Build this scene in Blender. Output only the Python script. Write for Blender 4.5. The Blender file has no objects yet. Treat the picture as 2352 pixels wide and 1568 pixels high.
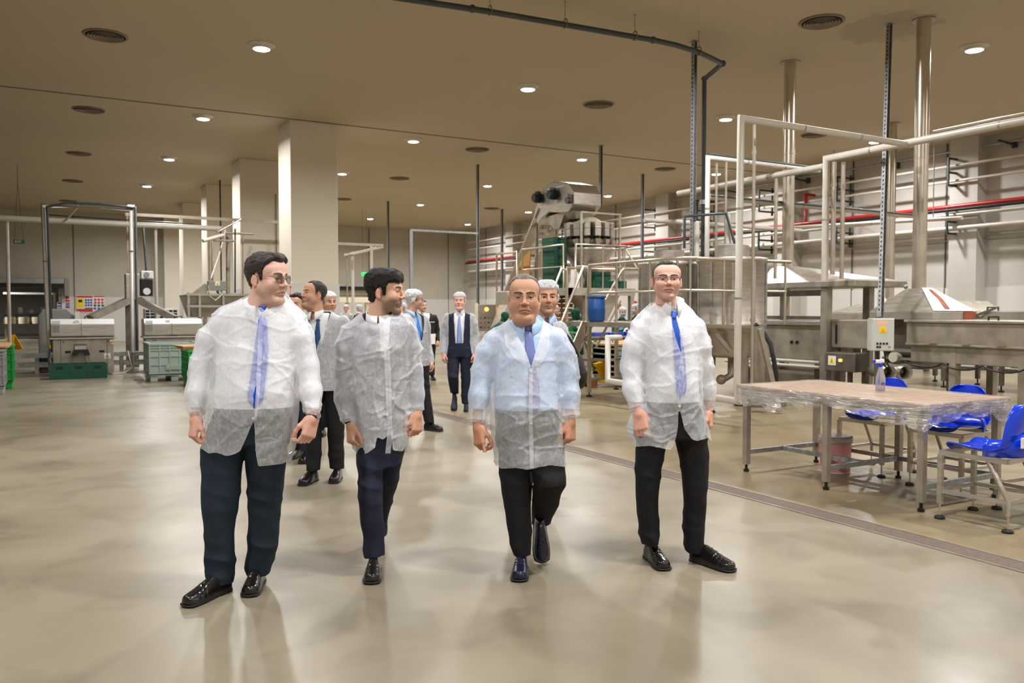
import bpy, math, random
import numpy as np
from mathutils import Vector, Matrix, Euler
random.seed(7); RNG = np.random.default_rng(7)
SC = bpy.context.scene; COL = SC.collection
# ------------------------------------------------------------------ camera
F = 1900.0; H = 1.48; CEIL = 6.0
PSI = math.radians(29.5); PIT = math.atan(72 / F)
cam = bpy.data.cameras.new('camera'); camo = bpy.data.objects.new('camera', cam); COL.objects.link(camo)
cam.sensor_width = 36; cam.lens = 36 * F / 2352; cam.clip_end = 200; cam.clip_start = .05
camo.location = (0, 0, H); camo.rotation_euler = (math.pi / 2 - PIT, 0, -PSI)
cam.dof.use_dof = True; cam.dof.focus_distance = 4.6; cam.dof.aperture_fstop = 4.5
SC.camera = camo
# ------------------------------------------------------------------ world and exposure
w = bpy.data.worlds.new('world'); SC.world = w; w.use_nodes = True
w.node_tree.nodes['Background'].inputs[0].default_value = (1, .97, .92, 1)
w.node_tree.nodes['Background'].inputs[1].default_value = 0.3
SC.view_settings.view_transform = 'Standard'; SC.view_settings.look = 'None'
SC.view_settings.gamma = 1; SC.view_settings.use_curve_mapping = False
SC.view_settings.exposure = 0.47
SC.cycles.use_denoising = True
SC.cycles.max_bounces = 8; SC.cycles.diffuse_bounces = 4; SC.cycles.glossy_bounces = 4
SC.cycles.transparent_max_bounces = 16; SC.cycles.sample_clamp_indirect = 6
SC.cycles.caustics_reflective = False; SC.cycles.caustics_refractive = False
LAMP_W = 150.0
LX = [-2.0, 3.32, 8.6, 13.98, 19.3]; LY = [-3.5, 2.6, 8.6, 14.55, 20.5, 26.5, 32.6, 38.8]
_ld = bpy.data.lights.new('ceiling_lamp_glow', 'AREA'); _ld.shape = 'DISK'; _ld.size = .34
_ld.energy = LAMP_W; _ld.color = (1, .985, .985); _ld.spread = math.radians(162)
for _x in LX:
    for _y in LY:
        if _x < 0 and _y > 10: continue
        _l = bpy.data.objects.new('lamp_light', _ld); COL.objects.link(_l); _l.location = (_x, _y, CEIL - .10)

# ------------------------------------------------------------------ pixel -> place on a real plane
def ray(px, py):
    x = (px - 1176) / F; y = (784 - py) / F
    f = y * math.sin(PIT) + math.cos(PIT); z = y * math.cos(PIT) - math.sin(PIT)
    return Vector((x * math.cos(PSI) + f * math.sin(PSI), -x * math.sin(PSI) + f * math.cos(PSI), z)), f
def P(px, py, z=None, d=None, X=None, Y=None):
    r, f = ray(px, py)
    if z is not None: t = (z - H) / r.z
    elif d is not None: t = d / f
    elif X is not None: t = X / r.x
    else: t = Y / r.y
    return Vector((0, 0, H)) + r * t
def S(c):
    c = c / 255.
    return c / 12.92 if c <= .04045 else ((c + .055) / 1.055) ** 2.4
def rgb(r, g, b): return (S(r), S(g), S(b), 1)

# ------------------------------------------------------------------ materials
MATS = {}
def mat(name, col, rough=.5, metal=0., var=0., vscale=3., bump=0., bscale=40., stretch=(1, 1, 1), spec=.5, trans=0., emit=None, estr=0., alpha=1., sub=0., coat=0.):
    if name in MATS: return MATS[name]
    m = bpy.data.materials.new(name); m.use_nodes = True; nt = m.node_tree; N = nt.nodes; L = nt.links
    b = N['Principled BSDF']
    b.inputs['Base Color'].default_value = col; b.inputs['Roughness'].default_value = rough
    b.inputs['Metallic'].default_value = metal; b.inputs['Specular IOR Level'].default_value = spec
    b.inputs['Transmission Weight'].default_value = trans; b.inputs['Alpha'].default_value = alpha
    b.inputs['Coat Weight'].default_value = coat
    if sub:
        b.inputs['Subsurface Weight'].default_value = sub; b.inputs['Subsurface Radius'].default_value = (.012, .004, .002)
        b.inputs['Subsurface Scale'].default_value = 1
    if emit: b.inputs['Emission Color'].default_value = emit; b.inputs['Emission Strength'].default_value = estr
    if var or bump:
        tc = N.new('ShaderNodeTexCoord'); mp = N.new('ShaderNodeMapping'); L.new(tc.outputs['Object'], mp.inputs[0])
        mp.inputs['Scale'].default_value = stretch
    if var:
        n = N.new('ShaderNodeTexNoise'); n.inputs['Scale'].default_value = vscale; n.inputs['Detail'].default_value = 5
        L.new(mp.outputs[0], n.inputs['Vector'])
        mr = N.new('ShaderNodeMapRange'); L.new(n.outputs[0], mr.inputs[0])
        mr.inputs[1].default_value = .3; mr.inputs[2].default_value = .7
        mr.inputs[3].default_value = 1 - var; mr.inputs[4].default_value = 1 + var
        mx = N.new('ShaderNodeMix'); mx.data_type = 'RGBA'; mx.blend_type = 'MULTIPLY'; mx.inputs[0].default_value = 1
        mx.inputs[6].default_value = col; L.new(mr.outputs[0], mx.inputs[7]); L.new(mx.outputs[2], b.inputs['Base Color'])
        mr2 = N.new('ShaderNodeMapRange'); L.new(n.outputs[0], mr2.inputs[0])
        mr2.inputs[1].default_value = .3; mr2.inputs[2].default_value = .7
        mr2.inputs[3].default_value = max(.02, rough - .5 * var * rough); mr2.inputs[4].default_value = min(1, rough + .5 * var * rough)
        L.new(mr2.outputs[0], b.inputs['Roughness'])
    if bump:
        n2 = N.new('ShaderNodeTexNoise'); n2.inputs['Scale'].default_value = bscale; n2.inputs['Detail'].default_value = 4
        L.new(mp.outputs[0], n2.inputs['Vector'])
        bp = N.new('ShaderNodeBump'); bp.inputs['Strength'].default_value = bump; bp.inputs['Distance'].default_value = .01
        L.new(n2.outputs[0], bp.inputs['Height']); L.new(bp.outputs[0], b.inputs['Normal'])
    MATS[name] = m; return m
mat('steel', rgb(188, 181, 170), .38, .75, .16, 5, .05, 30, (1, 1, 6))
mat('dull_steel', rgb(164, 155, 141), .45, .55, .2, 4)
mat('dark_steel', rgb(112, 105, 96), .45, .5, .2, 5)
mat('pipe_steel', rgb(206, 196, 180), .32, .92, .1, 3)
mat('galvanized', rgb(165, 168, 168), .5, .75, .3, 25)
mat('white_pipe', rgb(204, 198, 186), .42, .1, .05, 6)
mat('dark_pipe', rgb(58, 66, 70), .4, 0, .1, 3)
mat('black_metal', rgb(30, 32, 33), .5, .3)
mat('bracket_paint', rgb(45, 58, 58), .5, 0)
mat('red_pipe', rgb(170, 26, 24), .35, 0, .08, 3)
mat('black_plastic', rgb(22, 22, 24), .35)
mat('rubber', rgb(25, 24, 23), .7)
mat('grey_plastic', rgb(140, 140, 136), .5)
mat('cabinet_paint', rgb(205, 206, 198), .4)
mat('crate_green', rgb(10, 80, 58), .42, 0, .12, 8)
mat('bright_green', rgb(25, 150, 60), .4, 0, .08, 6)
mat('bin_green', rgb(156, 170, 161), .5, 0, .07, 5)
mat('chair_blue', rgb(6, 60, 212), .22, 0, .03, 4, coat=.3)
mat('drum_blue', rgb(22, 82, 150), .4, 0, .12, 6)
mat('table_board', rgb(168, 134, 100), .42, 0, .14, 3, 0, 10, (1, 5, 1))
mat('cardboard', rgb(196, 150, 108), .8, 0, .1, 6)
mat('ochre_board', rgb(176, 128, 60), .6, 0, .08, 4)
mat('yellow', rgb(236, 180, 10), .4)
mat('sticker_white', rgb(232, 230, 226), .5)
mat('sticker_yellow', rgb(245, 220, 20), .5)
mat('red', rgb(205, 50, 40), .45)
mat('sign_blue', rgb(50, 90, 170), .5)
mat('sign_green', rgb(20, 95, 70), .5)
mat('orange', rgb(240, 100, 20), .4)
mat('bucket_pink', rgb(242, 168, 168), .4, 0, .05, 5)
mat('bucket_white', rgb(215, 208, 202), .35)
mat('hose_blue', rgb(40, 120, 200), .4)
mat('cream_paint', rgb(226, 218, 190), .5)
mat('brown_paint', rgb(120, 92, 74), .6, 0, .2, 5)
mat('exit_glow', rgb(20, 220, 90), .5, emit=rgb(20, 230, 80), estr=1.1)
mat('red_led', rgb(255, 90, 30), .5, emit=rgb(255, 90, 20), estr=2.0)
mat('amber_lamp', rgb(255, 190, 90), .5, emit=rgb(255, 170, 70), estr=3.0)
mat('lamp_opal', rgb(255, 250, 240), .4, emit=(1, .97, .93, 1), estr=40.0)
mat('lamp_ring', rgb(215, 210, 200), .5)
mat('vent_paint', rgb(128, 112, 98), .6)
mat('vent_dark', rgb(45, 36, 32), .8)
mat('water', (1, 1, 1, 1), .05, trans=1.)
mat('clear_plastic', rgb(225, 228, 235), .15, trans=.75, alpha=.6)
mat('dusty_red', rgb(166, 92, 66), .8, .2, .3, 10)
mat('white_panel', rgb(225, 224, 222), .35, 0, .03, 1)

def floor_material():
    m = bpy.data.materials.new('polished_concrete'); m.use_nodes = True; N = m.node_tree.nodes; L = m.node_tree.links
    b = N['Principled BSDF']; tc = N.new('ShaderNodeTexCoord')
    def noise(sc, det=6, dist=0., src=None):
        n = N.new('ShaderNodeTexNoise'); n.inputs['Scale'].default_value = sc; n.inputs['Detail'].default_value = det
        n.inputs['Distortion'].default_value = dist; L.new(src or tc.outputs['Object'], n.inputs['Vector']); return n
    def ramp(src, stops):
        r = N.new('ShaderNodeValToRGB'); L.new(src, r.inputs[0]); e = r.color_ramp.elements
        while len(e) < len(stops): e.new(.5)
        for k, (p, c) in enumerate(stops): e[k].position = p; e[k].color = c
        return r
    n1 = noise(.45, 8, .8); r1 = ramp(n1.outputs[0], [(.3, rgb(118, 109, 91)), (.5, rgb(138, 129, 110)), (.72, rgb(152, 144, 126))])
    n2 = noise(1.6, 7, .8); r2 = ramp(n2.outputs[0], [(.33, (.74, .73, .71, 1)), (.5, (1, 1, 1, 1)), (.8, (1.0, .98, .95, 1))])
    mx = N.new('ShaderNodeMix'); mx.data_type = 'RGBA'; mx.blend_type = 'MULTIPLY'; mx.inputs[0].default_value = .75
    L.new(r1.outputs[0], mx.inputs[6]); L.new(r2.outputs[0], mx.inputs[7])
    # yellowish band of floor past the drain, where the machines stand
    sep = N.new('ShaderNodeSeparateXYZ'); L.new(tc.outputs['Object'], sep.inputs[0])
    mr = N.new('ShaderNodeMapRange'); L.new(sep.outputs[0], mr.inputs[0]); mr.inputs[1].default_value = 4.85; mr.inputs[2].default_value = 4.95
    mx2 = N.new('ShaderNodeMix'); mx2.data_type = 'RGBA'; mx2.blend_type = 'MULTIPLY'
    L.new(mr.outputs[0], mx2.inputs[0]); L.new(mx.outputs[2], mx2.inputs[6]); mx2.inputs[7].default_value = (.95, .87, .70, 1)
    # dark scuffs
    n3 = noise(.9, 6, 1.6); r3 = ramp(n3.outputs[0], [(.60, (1, 1, 1, 1)), (.68, (.80, .77, .72, 1)), (.74, (1, 1, 1, 1))])
    mx3 = N.new('ShaderNodeMix'); mx3.data_type = 'RGBA'; mx3.blend_type = 'MULTIPLY'; mx3.inputs[0].default_value = .5
    L.new(mx2.outputs[2], mx3.inputs[6]); L.new(r3.outputs[0], mx3.inputs[7])
    L.new(mx3.outputs[2], b.inputs['Base Color'])
    nr = noise(1.3, 2); rr = N.new('ShaderNodeMapRange'); L.new(nr.outputs[0], rr.inputs[0]); rr.inputs[1].default_value = .3; rr.inputs[2].default_value = .7
    rr.inputs[3].default_value = .26; rr.inputs[4].default_value = .38; L.new(rr.outputs[0], b.inputs['Roughness'])
    b.inputs['Specular IOR Level'].default_value = .45
    n4 = noise(2.6, 3); bp = N.new('ShaderNodeBump'); bp.inputs['Strength'].default_value = .10; bp.inputs['Distance'].default_value = .02
    L.new(n4.outputs[0], bp.inputs['Height']); L.new(bp.outputs[0], b.inputs['Normal'])
    return m
MATS['floor'] = floor_material()
mat('ceiling', rgb(188, 175, 151), .75, 0, .035, .35)
mat('wall_paint', rgb(186, 180, 166), .7, 0, .06, 1.2)
mat('wall_white', rgb(194, 189, 181), .6, 0, .06, 1.2)
mat('pillar_paint', rgb(222, 214, 197), .6, 0, .02, .6)
mat('dado', rgb(214, 211, 205), .35, 0, .02, 1)
mat('joint', rgb(110, 102, 90), .8)
mat('drain_grit', rgb(98, 84, 74), .75, 0, .3, 60, .4, 90)
mat('stain', rgb(170, 152, 122), .8, 0, .1, 9)

# ------------------------------------------------------------------ mesh builder
class MB:
    def __init__(s): s.v = []; s.f = []; s.s = []
    def add(s, vs, fs, smooth=False):
        o = len(s.v); s.v += [tuple(v) for v in vs]; s.f += [tuple(i + o for i in f) for f in fs]
        s.s += [smooth] * len(fs); return s
    def box(s, a, b, rz=0., M=None):
        (x0, y0, z0), (x1, y1, z1) = a, b
        vs = [Vector((x, y, z)) for x in (x0, x1) for y in (y0, y1) for z in (z0, z1)]
        if rz:
            c = Vector(((x0 + x1) / 2, (y0 + y1) / 2, 0)); R = Matrix.Rotation(rz, 3, 'Z'); vs = [R @ (v - c) + c for v in vs]
        if M: vs = [M @ v for v in vs]
        return s.add(vs, [(0, 1, 3, 2), (4, 6, 7, 5), (0, 4, 5, 1), (2, 3, 7, 6), (0, 2, 6, 4), (1, 5, 7, 3)])
    def bar(s, a, b, w, h, up=(0, 0, 1)):
        a, b = Vector(a), Vector(b); d = (b - a).normalized(); u = Vector(up)
        if abs(d.dot(u)) > .98: u = Vector((0, 1, 0))
        x = d.cross(u).normalized(); y = x.cross(d)
        vs = [p + x * sx * w / 2 + y * sy * h / 2 for p in (a, b) for sx, sy in ((-1, -1), (1, -1), (1, 1), (-1, 1))]
        return s.add(vs, [(3, 2, 1, 0), (4, 5, 6, 7), (0, 1, 5, 4), (1, 2, 6, 5), (2, 3, 7, 6), (3, 0, 4, 7)])
    def cyl(s, a, b, r, r2=None, n=16, cap=True):
        return s.tube([a, b], [r, r if r2 is None else r2], n, cap)
    def tube(s, pts, r, n=10, cap=True):
        pts = [Vector(p) for p in pts]; rs = r if isinstance(r, (list, tuple)) else [r] * len(pts)
        rings = []; ref = None
        for i, p in enumerate(pts):
            d1 = (p - pts[i - 1]).normalized() if i else (pts[1] - p).normalized()
            d2 = (pts[i + 1] - p).normalized() if i < len(pts) - 1 else d1
            t = (d1 + d2)
            t = t.normalized() if t.length > 1e-6 else d1
            if ref is None:
                ref = Vector((0, 0, 1)) if abs(t.z) < .9 else Vector((1, 0, 0))
            x = ref - t * ref.dot(t)
            if x.length < 1e-5: x = Vector((0, 1, 0)) - t * t.y
            x.normalize(); ref = x; y = t.cross(x)
            k = 1 / max(.35, math.sqrt(max(0, (1 + d1.dot(d2)) / 2)))
            bend = (d2 - d1); bn = bend.normalized() if bend.length > 1e-4 else None
            ring = []
            for j in range(n):
                a = 2 * math.pi * j / n; o = (x * math.cos(a) + y * math.sin(a)) * rs[i]
                if bn is not None: o = o + bn * o.dot(bn) * (k - 1)
                ring.append(p + o)
            rings.append(ring)
        vs = [v for rg in rings for v in rg]; fs = []
        for i in range(len(rings) - 1):
            for j in range(n):
                a = i * n + j; b = i * n + (j + 1) % n; fs.append((a, b, b + n, a + n))
        s.add(vs, fs, True)
        if cap:
            s.add(rings[0], [tuple(range(n - 1, -1, -1))]); s.add(rings[-1], [tuple(range(n))])
        return s
    def lathe(s, prof, c, n=24, smooth=True):
        vs = []; fs = []
        for r, z in prof:
            for j in range(n):
                a = 2 * math.pi * j / n; vs.append((c[0] + r * math.cos(a), c[1] + r * math.sin(a), c[2] + z))
        for i in range(len(prof) - 1):
            for j in range(n):
                a = i * n + j; b = i * n + (j + 1) % n; fs.append((a, b, b + n, a + n))
        return s.add(vs, fs, smooth)
    def prism(s, poly, ax, a, b):
        """poly in the two other axes, extruded along ax from a to b"""
        def mk(p, t):
            return (t, p[0], p[1]) if ax == 0 else (p[0], t, p[1]) if ax == 1 else (p[0], p[1], t)
        n = len(poly); vs = [mk(p, a) for p in poly] + [mk(p, b) for p in poly]
        area = sum(poly[i][0] * poly[(i + 1) % n][1] - poly[(i + 1) % n][0] * poly[i][1] for i in range(n))
        fs = [tuple(range(n)), tuple(range(2 * n - 1, n - 1, -1))] + [(i, i + n, (i + 1) % n + n, (i + 1) % n) for i in range(n)]
        flip = (area > 0) ^ (ax == 1) ^ (b < a)
        if flip: fs = [tuple(reversed(f)) for f in fs]
        return s.add(vs, fs)
    def frustum(s, a0, a1, z0, b0, b1, z1, cap=True):
        """rectangular frustum: bottom rect a0-a1 at z0, top rect b0-b1 at z1"""
        vs = [(a0[0], a0[1], z0), (a1[0], a0[1], z0), (a1[0], a1[1], z0), (a0[0], a1[1], z0),
              (b0[0], b0[1], z1), (b1[0], b0[1], z1), (b1[0], b1[1], z1), (b0[0], b1[1], z1)]
        fs = [(0, 1, 5, 4), (1, 2, 6, 5), (2, 3, 7, 6), (3, 0, 4, 7)]
        if cap: fs += [(3, 2, 1, 0), (4, 5, 6, 7)]
        return s.add(vs, fs)
    def ball(s, c, r, n=12, m=8, sc=(1, 1, 1)):
        prof = [(max(1e-4, math.sin(math.pi * i / m)), -math.cos(math.pi * i / m)) for i in range(m + 1)]
        vs = []; fs = []
        for rr, z in prof:
            for j in range(n):
                a = 2 * math.pi * j / n
                vs.append((c[0] + rr * r * sc[0] * math.cos(a), c[1] + rr * r * sc[1] * math.sin(a), c[2] + z * r * sc[2]))
        for i in range(m):
            for j in range(n):
                a = i * n + j; b = i * n + (j + 1) % n; fs.append((a, b, b + n, a + n))
        return s.add(vs, fs, True)
    def build(s, name, m, parent=None, bevel=0., world=True, solid=0., kind=None):
        me = bpy.data.meshes.new(name)
        vs = s.v
        if parent is not None and world:
            M = root_matrix(parent).inverted(); vs = [M @ Vector(v) for v in vs]
        me.from_pydata([tuple(v) for v in vs], [], s.f); me.polygons.foreach_set('use_smooth', s.s); me.update()
        me.materials.append(MATS[m] if isinstance(m, str) else m)
        o = bpy.data.objects.new(name, me); COL.objects.link(o)
        if parent is not None: o.parent = parent
        if bevel:
            b = o.modifiers.new('bevel', 'BEVEL'); b.width = bevel; b.segments = 2; b.limit_method = 'ANGLE'; b.angle_limit = .6
        if solid:
            b = o.modifiers.new('solid', 'SOLIDIFY'); b.thickness = solid; b.offset = 0
        if kind: o['kind'] = kind
        return o
def root_matrix(o):
    M = Matrix.Identity(4)
    while o is not None:
        M = (Matrix.Translation(o.location) @ o.rotation_euler.to_matrix().to_4x4() @ Matrix.Diagonal((*o.scale, 1))) @ M; o = o.parent
    return M
def tag(o, label, cat, group=None, kind=None):
    o['label'] = label; o['category'] = cat
    if group: o['group'] = group
    if kind: o['kind'] = kind
    return o
def thing(name, label, cat, loc=(0, 0, 0), rz=0., group=None):
    o = bpy.data.objects.new(name, None); COL.objects.link(o); o.empty_display_size = .1
    o.location = loc; o.rotation_euler = (0, 0, rz); return tag(o, label, cat, group)
def struct(o):
    o['kind'] = 'structure'; return o
def copy_tree(o, parent=None):
    c = o.copy(); COL.objects.link(c)
    if parent is not None: c.parent = parent
    for ch in list(o.children): copy_tree(ch, c)
    return c
def dup(o, loc, rz=None, label=None):
    c = copy_tree(o); c.location = loc
    if rz is not None: c.rotation_euler = (0, 0, rz)
    if label: c['label'] = label
    return c
def text(body, size, loc, rot, m, parent=None, name='lettering', world=True, ext=.001):
    cu = bpy.data.curves.new(name, 'FONT'); cu.body = body; cu.size = size; cu.extrude = ext
    cu.align_x = 'CENTER'; cu.align_y = 'CENTER'; cu.materials.append(MATS[m])
    t = bpy.data.objects.new(name, cu); 
    M = Matrix.Translation(loc) @ rot.to_matrix().to_4x4()
    dg = bpy.context.evaluated_depsgraph_get(); COL.objects.link(t); dg.update()
    me = bpy.data.meshes.new_from_object(t.evaluated_get(dg)); bpy.data.objects.remove(t); bpy.data.curves.remove(cu)
    if parent is not None and world: M = root_matrix(parent).inverted() @ M
    me.transform(M)
    o = bpy.data.objects.new(name, me); COL.objects.link(o)
    if parent is not None: o.parent = parent
    return o
# ================================================================== the hall
WY, WX, LXW, NY = 43.7, 21.5, -8.0, -7.0
def slab(name, a, b, m, par=None, **k): return MB().box(a, b).build(name, m, par, **k)
fl = struct(slab('floor', (LXW, NY, -.2), (WX + .3, 62, 0), 'floor'))
# ceiling with a damp patch around the two near ducts
cm = MATS['ceiling']; N_ = cm.node_tree.nodes; L_ = cm.node_tree.links; bs_ = N_['Principled BSDF']
src_ = bs_.inputs['Base Color'].links[0].from_socket
tc_ = N_.new('ShaderNodeTexCoord'); n_ = N_.new('ShaderNodeTexNoise'); n_.inputs['Scale'].default_value = 2.5; n_.inputs['Detail'].default_value = 8
L_.new(tc_.outputs['Object'], n_.inputs['Vector'])
vm_ = N_.new('ShaderNodeVectorMath'); vm_.operation = 'DISTANCE'; L_.new(tc_.outputs['Object'], vm_.inputs[0]); vm_.inputs[1].default_value = (11.85, 8.75, 6)
ma_ = N_.new('ShaderNodeMath'); ma_.operation = 'MULTIPLY_ADD'; L_.new(n_.outputs[0], ma_.inputs[0]); ma_.inputs[1].default_value = 1.1; L_.new(vm_.outputs['Value'], ma_.inputs[2])
r_ = N_.new('ShaderNodeValToRGB'); L_.new(ma_.outputs[0], r_.inputs[0]); e_ = r_.color_ramp.elements
mrr_ = N_.new('ShaderNodeMapRange'); L_.new(ma_.outputs[0], mrr_.inputs[0]); mrr_.inputs[1].default_value = .6; mrr_.inputs[2].default_value = 2.2
L_.new(mrr_.outputs[0], r_.inputs[0]); e_[0].position = .40; e_[0].color = (.80, .79, .78, 1); e_[1].position = .47; e_[1].color = (1, 1, 1, 1)
mx_ = N_.new('ShaderNodeMix'); mx_.data_type = 'RGBA'; mx_.blend_type = 'MULTIPLY'; mx_.inputs[0].default_value = 1
L_.new(src_, mx_.inputs[6]); L_.new(r_.outputs[0], mx_.inputs[7]); L_.new(mx_.outputs[2], bs_.inputs['Base Color'])
struct(slab('ceiling', (LXW, NY, CEIL), (WX + .3, WY + .3, CEIL + .2), 'ceiling'))
struct(slab('trim_1', (LXW, 19.74, CEIL - .012), (WX, 19.78, CEIL + .01), 'joint'))
# walls: back (with a roller-door opening), right, left, near
DX0, DX1, DH = -4.2, .62, 2.55
wb = struct(MB().box((LXW, WY, 0), (DX0, WY + .3, CEIL)).box((DX1, WY, 0), (WX + .3, WY + .3, CEIL)).box((DX0, WY, DH), (DX1, WY + .3, CEIL)).build('wall_back', 'wall_paint'))
MB().box((DX1, WY - .03, 0), (WX, WY + .01, 2.1)).build('dado_cladding', 'dado', wb)
for i in range(9):
    x = 1.25 + i * 2.4
    if x < WX: MB().box((x, WY - .035, 0), (x + .035, WY, CEIL)).build('panel_joint', 'joint', wb)
wr = struct(slab('wall_right', (WX, NY, 0), (WX + .3, WY + .3, CEIL), 'wall_white'))
MB().box((WX - .03, NY, 0), (WX + .01, WY, 2.08)).build('dado_cladding', 'dado', wr)
for i in range(14):
    y = 4.9 + i * 3.0
    if y < WY - 1: MB().box((WX - .036, y, 0), (WX, y + .03, CEIL)).build('panel_joint', 'joint', wr)
for y in (7.1, 13.2, 19.3, 25.4, 31.5, 37.6):
    MB().box((WX - .4, y - .38, 0), (WX, y + .38, CEIL)).build('pilaster', 'wall_white', wr)
struct(slab('wall_left', (LXW - .3, NY, 0), (LXW, 62, CEIL), 'wall_white'))
struct(slab('wall_near', (LXW, NY - .3, 0), (WX, NY, CEIL), 'wall_white'))
# annexe seen through the roller door
struct(slab('wall_annexe', (LXW, 60, 0), (8, 60.3, CEIL), 'dado'))
struct(slab('ceiling_annexe', (LXW, WY + .3, 4.2), (8, 60, 4.4), 'wall_white'))
struct(slab('wall_annexe_side', (7.9, WY + .3, 0), (8.1, 60, 4.2), 'wall_white'))
for y in (49,):
    l = bpy.data.objects.new('annexe_light', _ld); COL.objects.link(l); l.location = (-2.5, y, 4.05)
# pillars
PL = ['nearest square concrete pillar with a white clad foot', 'second square pillar behind the nearest one', 'third square pillar from the front', 'farthest free-standing square pillar']
for i, y in enumerate((19.8, 25.6, 31.4, 37.2)):
    p = MB().box((5.16, y, 0), (6.31, y + 1.15, CEIL)).build('pillar_%d' % (i + 1), 'pillar_paint', bevel=.01); struct(p)
    MB().box((5.14, y - .02, 0), (6.33, y + 1.17, 2.13)).build('dado_cladding', 'dado', p)
    MB().box((6.20, y - .06, .2), (6.23, y - .025, 5.0)).build('conduit', 'grey_plastic', p) if i == 1 else None
p = MB().box((5.1, WY - .7, 0), (6.0, WY, CEIL)).build('pillar_5', 'pillar_paint'); struct(p)
# floor drain strip
dr = MB().box((4.79, -4, -.05), (4.97, 43, .004)).build('trim_2', 'drain_grit'); struct(dr)
MB().box((4.775, -4, -.05), (4.79, 43, .007)).box((4.97, -4, -.05), (4.985, 43, .007)).build('drain_edge', 'dull_steel', dr)

# ------------------------------------------------------------------ lamps and vents on the ceiling
rown = {3.32: 'leftmost lamp row', 8.6: 'second lamp row from the left', 13.98: 'third lamp row from the left', 19.3: 'rightmost lamp row by the pipe wall'}
ordn = ['nearest', 'second', 'third', 'fourth', 'fifth', 'sixth']
lamp0 = None
for x, ys in ((3.32, LY[3:]), (8.6, LY[3:6]), (13.98, LY[2:]), (19.3, LY[3:])):
    for k, y in enumerate(ys):
        lab = 'round glowing ceiling downlight, %s of the %s' % (ordn[k], rown[x])
        if lamp0 is None:
            lamp0 = thing('ceiling_lamp', lab, 'lamp', (x, y, CEIL), 0, 'round downlights on the hall ceiling')
            MB().lathe([(.05, 0), (.235, 0), (.235, -.012), (.15, -.03), (.15, -.075), (.14, -.075), (.14, -.02), (.05, -.02)], (0, 0, 0), 28).build('housing', 'lamp_ring', lamp0, world=False)
            MB().lathe([(.0001, -.088), (.08, -.087), (.125, -.08), (.137, -.066), (.137, -.03)], (0, 0, 0), 28).build('diffuser', 'lamp_opal', lamp0, world=False)
        else: dup(lamp0, (x, y, CEIL), None, lab)
vent0 = None
vn = {.97: 'leftmost vent row', 10.7: 'middle vent row', 17.4: 'right vent row'}
for x, ys in ((.97, (15.3, 21.1, 27.1, 32.9, 39)), (10.7, (9.05, 15.05, 20.9, 26.75, 32.85)), (17.4, (14.9, 20.8, 26.7, 32.6))):
    for k, y in enumerate(ys):
        lab = 'round slotted ceiling air vent, %s of the %s' % (ordn[k], vn[x])
        if vent0 is None:
            vent0 = thing('ceiling_vent', lab, 'vent', (x, y, CEIL), 0, 'round air diffusers on the ceiling')
            MB().lathe([(.30, .0), (.345, .0), (.345, -.012), (.32, -.028), (.30, -.02)], (0, 0, 0), 36).build('frame', 'vent_paint', vent0, world=False)
            MB().lathe([(.0001, -.002), (.30, -.002)], (0, 0, 0), 30).build('back_plate', 'vent_dark', vent0, world=False)
            for r in (.27, .225, .18, .135, .09):
                MB().lathe([(r - .03, -.008), (r, -.038), (r + .006, -.036), (r - .022, -.006)], (0, 0, 0), 32).build('cone_ring', 'vent_paint', vent0, world=False)
        else: dup(vent0, (x, y, CEIL), None, lab)

# ------------------------------------------------------------------ posters, signs
def wallrect(px0, py0, px1, py1, Y, m, par, name, dy=.01):
    a = P(px0, py0, Y=Y); b = P(px1, py1, Y=Y)
    return MB().box((a.x, Y - dy, b.z), (b.x, Y, a.z)).build(name, m, par)
YB = WY - .04
po = thing('safety_poster', 'wide red, yellow and white safety rules poster on the far left wall', 'poster', P(207, 717, Y=YB))
wallrect(175, 678, 240, 717, YB, 'sticker_white', po, 'board', .01)
for r in ((176, 679, 213, 683.5), (176, 709, 213, 716), (215, 679, 240, 682)): wallrect(*r, YB - .01, 'red', po, 'red_band', .004)
wallrect(176, 685, 193, 706, YB - .01, 'sticker_yellow', po, 'yellow_panel', .004)
wallrect(180, 688, 189, 694, YB - .014, 'black_plastic', po, 'head_picture', .003)
wallrect(195, 706.5, 213, 709, YB - .01, 'sign_blue', po, 'blue_band', .004)
for i in range(3):
    for j in range(3): 
        c = P(197.5 + i * 6, 689 + j * 6, Y=YB - .012); MB().cyl(c, c + Vector((0, -.006, 0)), .048, n=12).build('blue_symbol', 'sign_blue', po)
for i in range(3):
    for j in range(2): 
        c = P(219 + i * 8, 688 + j * 7, Y=YB - .012); MB().cyl(c, c + Vector((0, -.006, 0)), .055, n=12).build('red_symbol', 'red', po)
    for j in range(2): wallrect(215 + i * 9, 699 + j * 7, 221 + i * 9, 704 + j * 7, YB - .01, 'sign_green' if j == 0 else 'sign_blue', po, 'small_symbol', .004)
po = thing('notice_board_sheet', 'narrow poster with red circle and blue lines beside the wide poster', 'poster', P(155, 707, Y=YB))
wallrect(149.5, 678, 160.5, 707, YB, 'sticker_white', po, 'board')
c = P(155, 682.5, Y=YB - .012); MB().cyl(c, c + Vector((0, -.006, 0)), .085, n=14).build('red_circle', 'red', po)
wallrect(150, 688, 160, 693, YB - .01, 'red', po, 'red_band', .004)
for k in range(3): wallrect(150, 694.5 + k * 4, 160, 697.5 + k * 4, YB - .01, 'sign_blue', po, 'blue_line', .004)
wallrect(150, 705, 160, 707, YB - .01, 'red', po, 'red_band', .004)
po = thing('small_notice', 'small notice with dark blue lines left of the posters', 'notice', P(136, 710, Y=YB))
wallrect(131, 694, 141, 712, YB, 'sticker_white', po, 'board')
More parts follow.
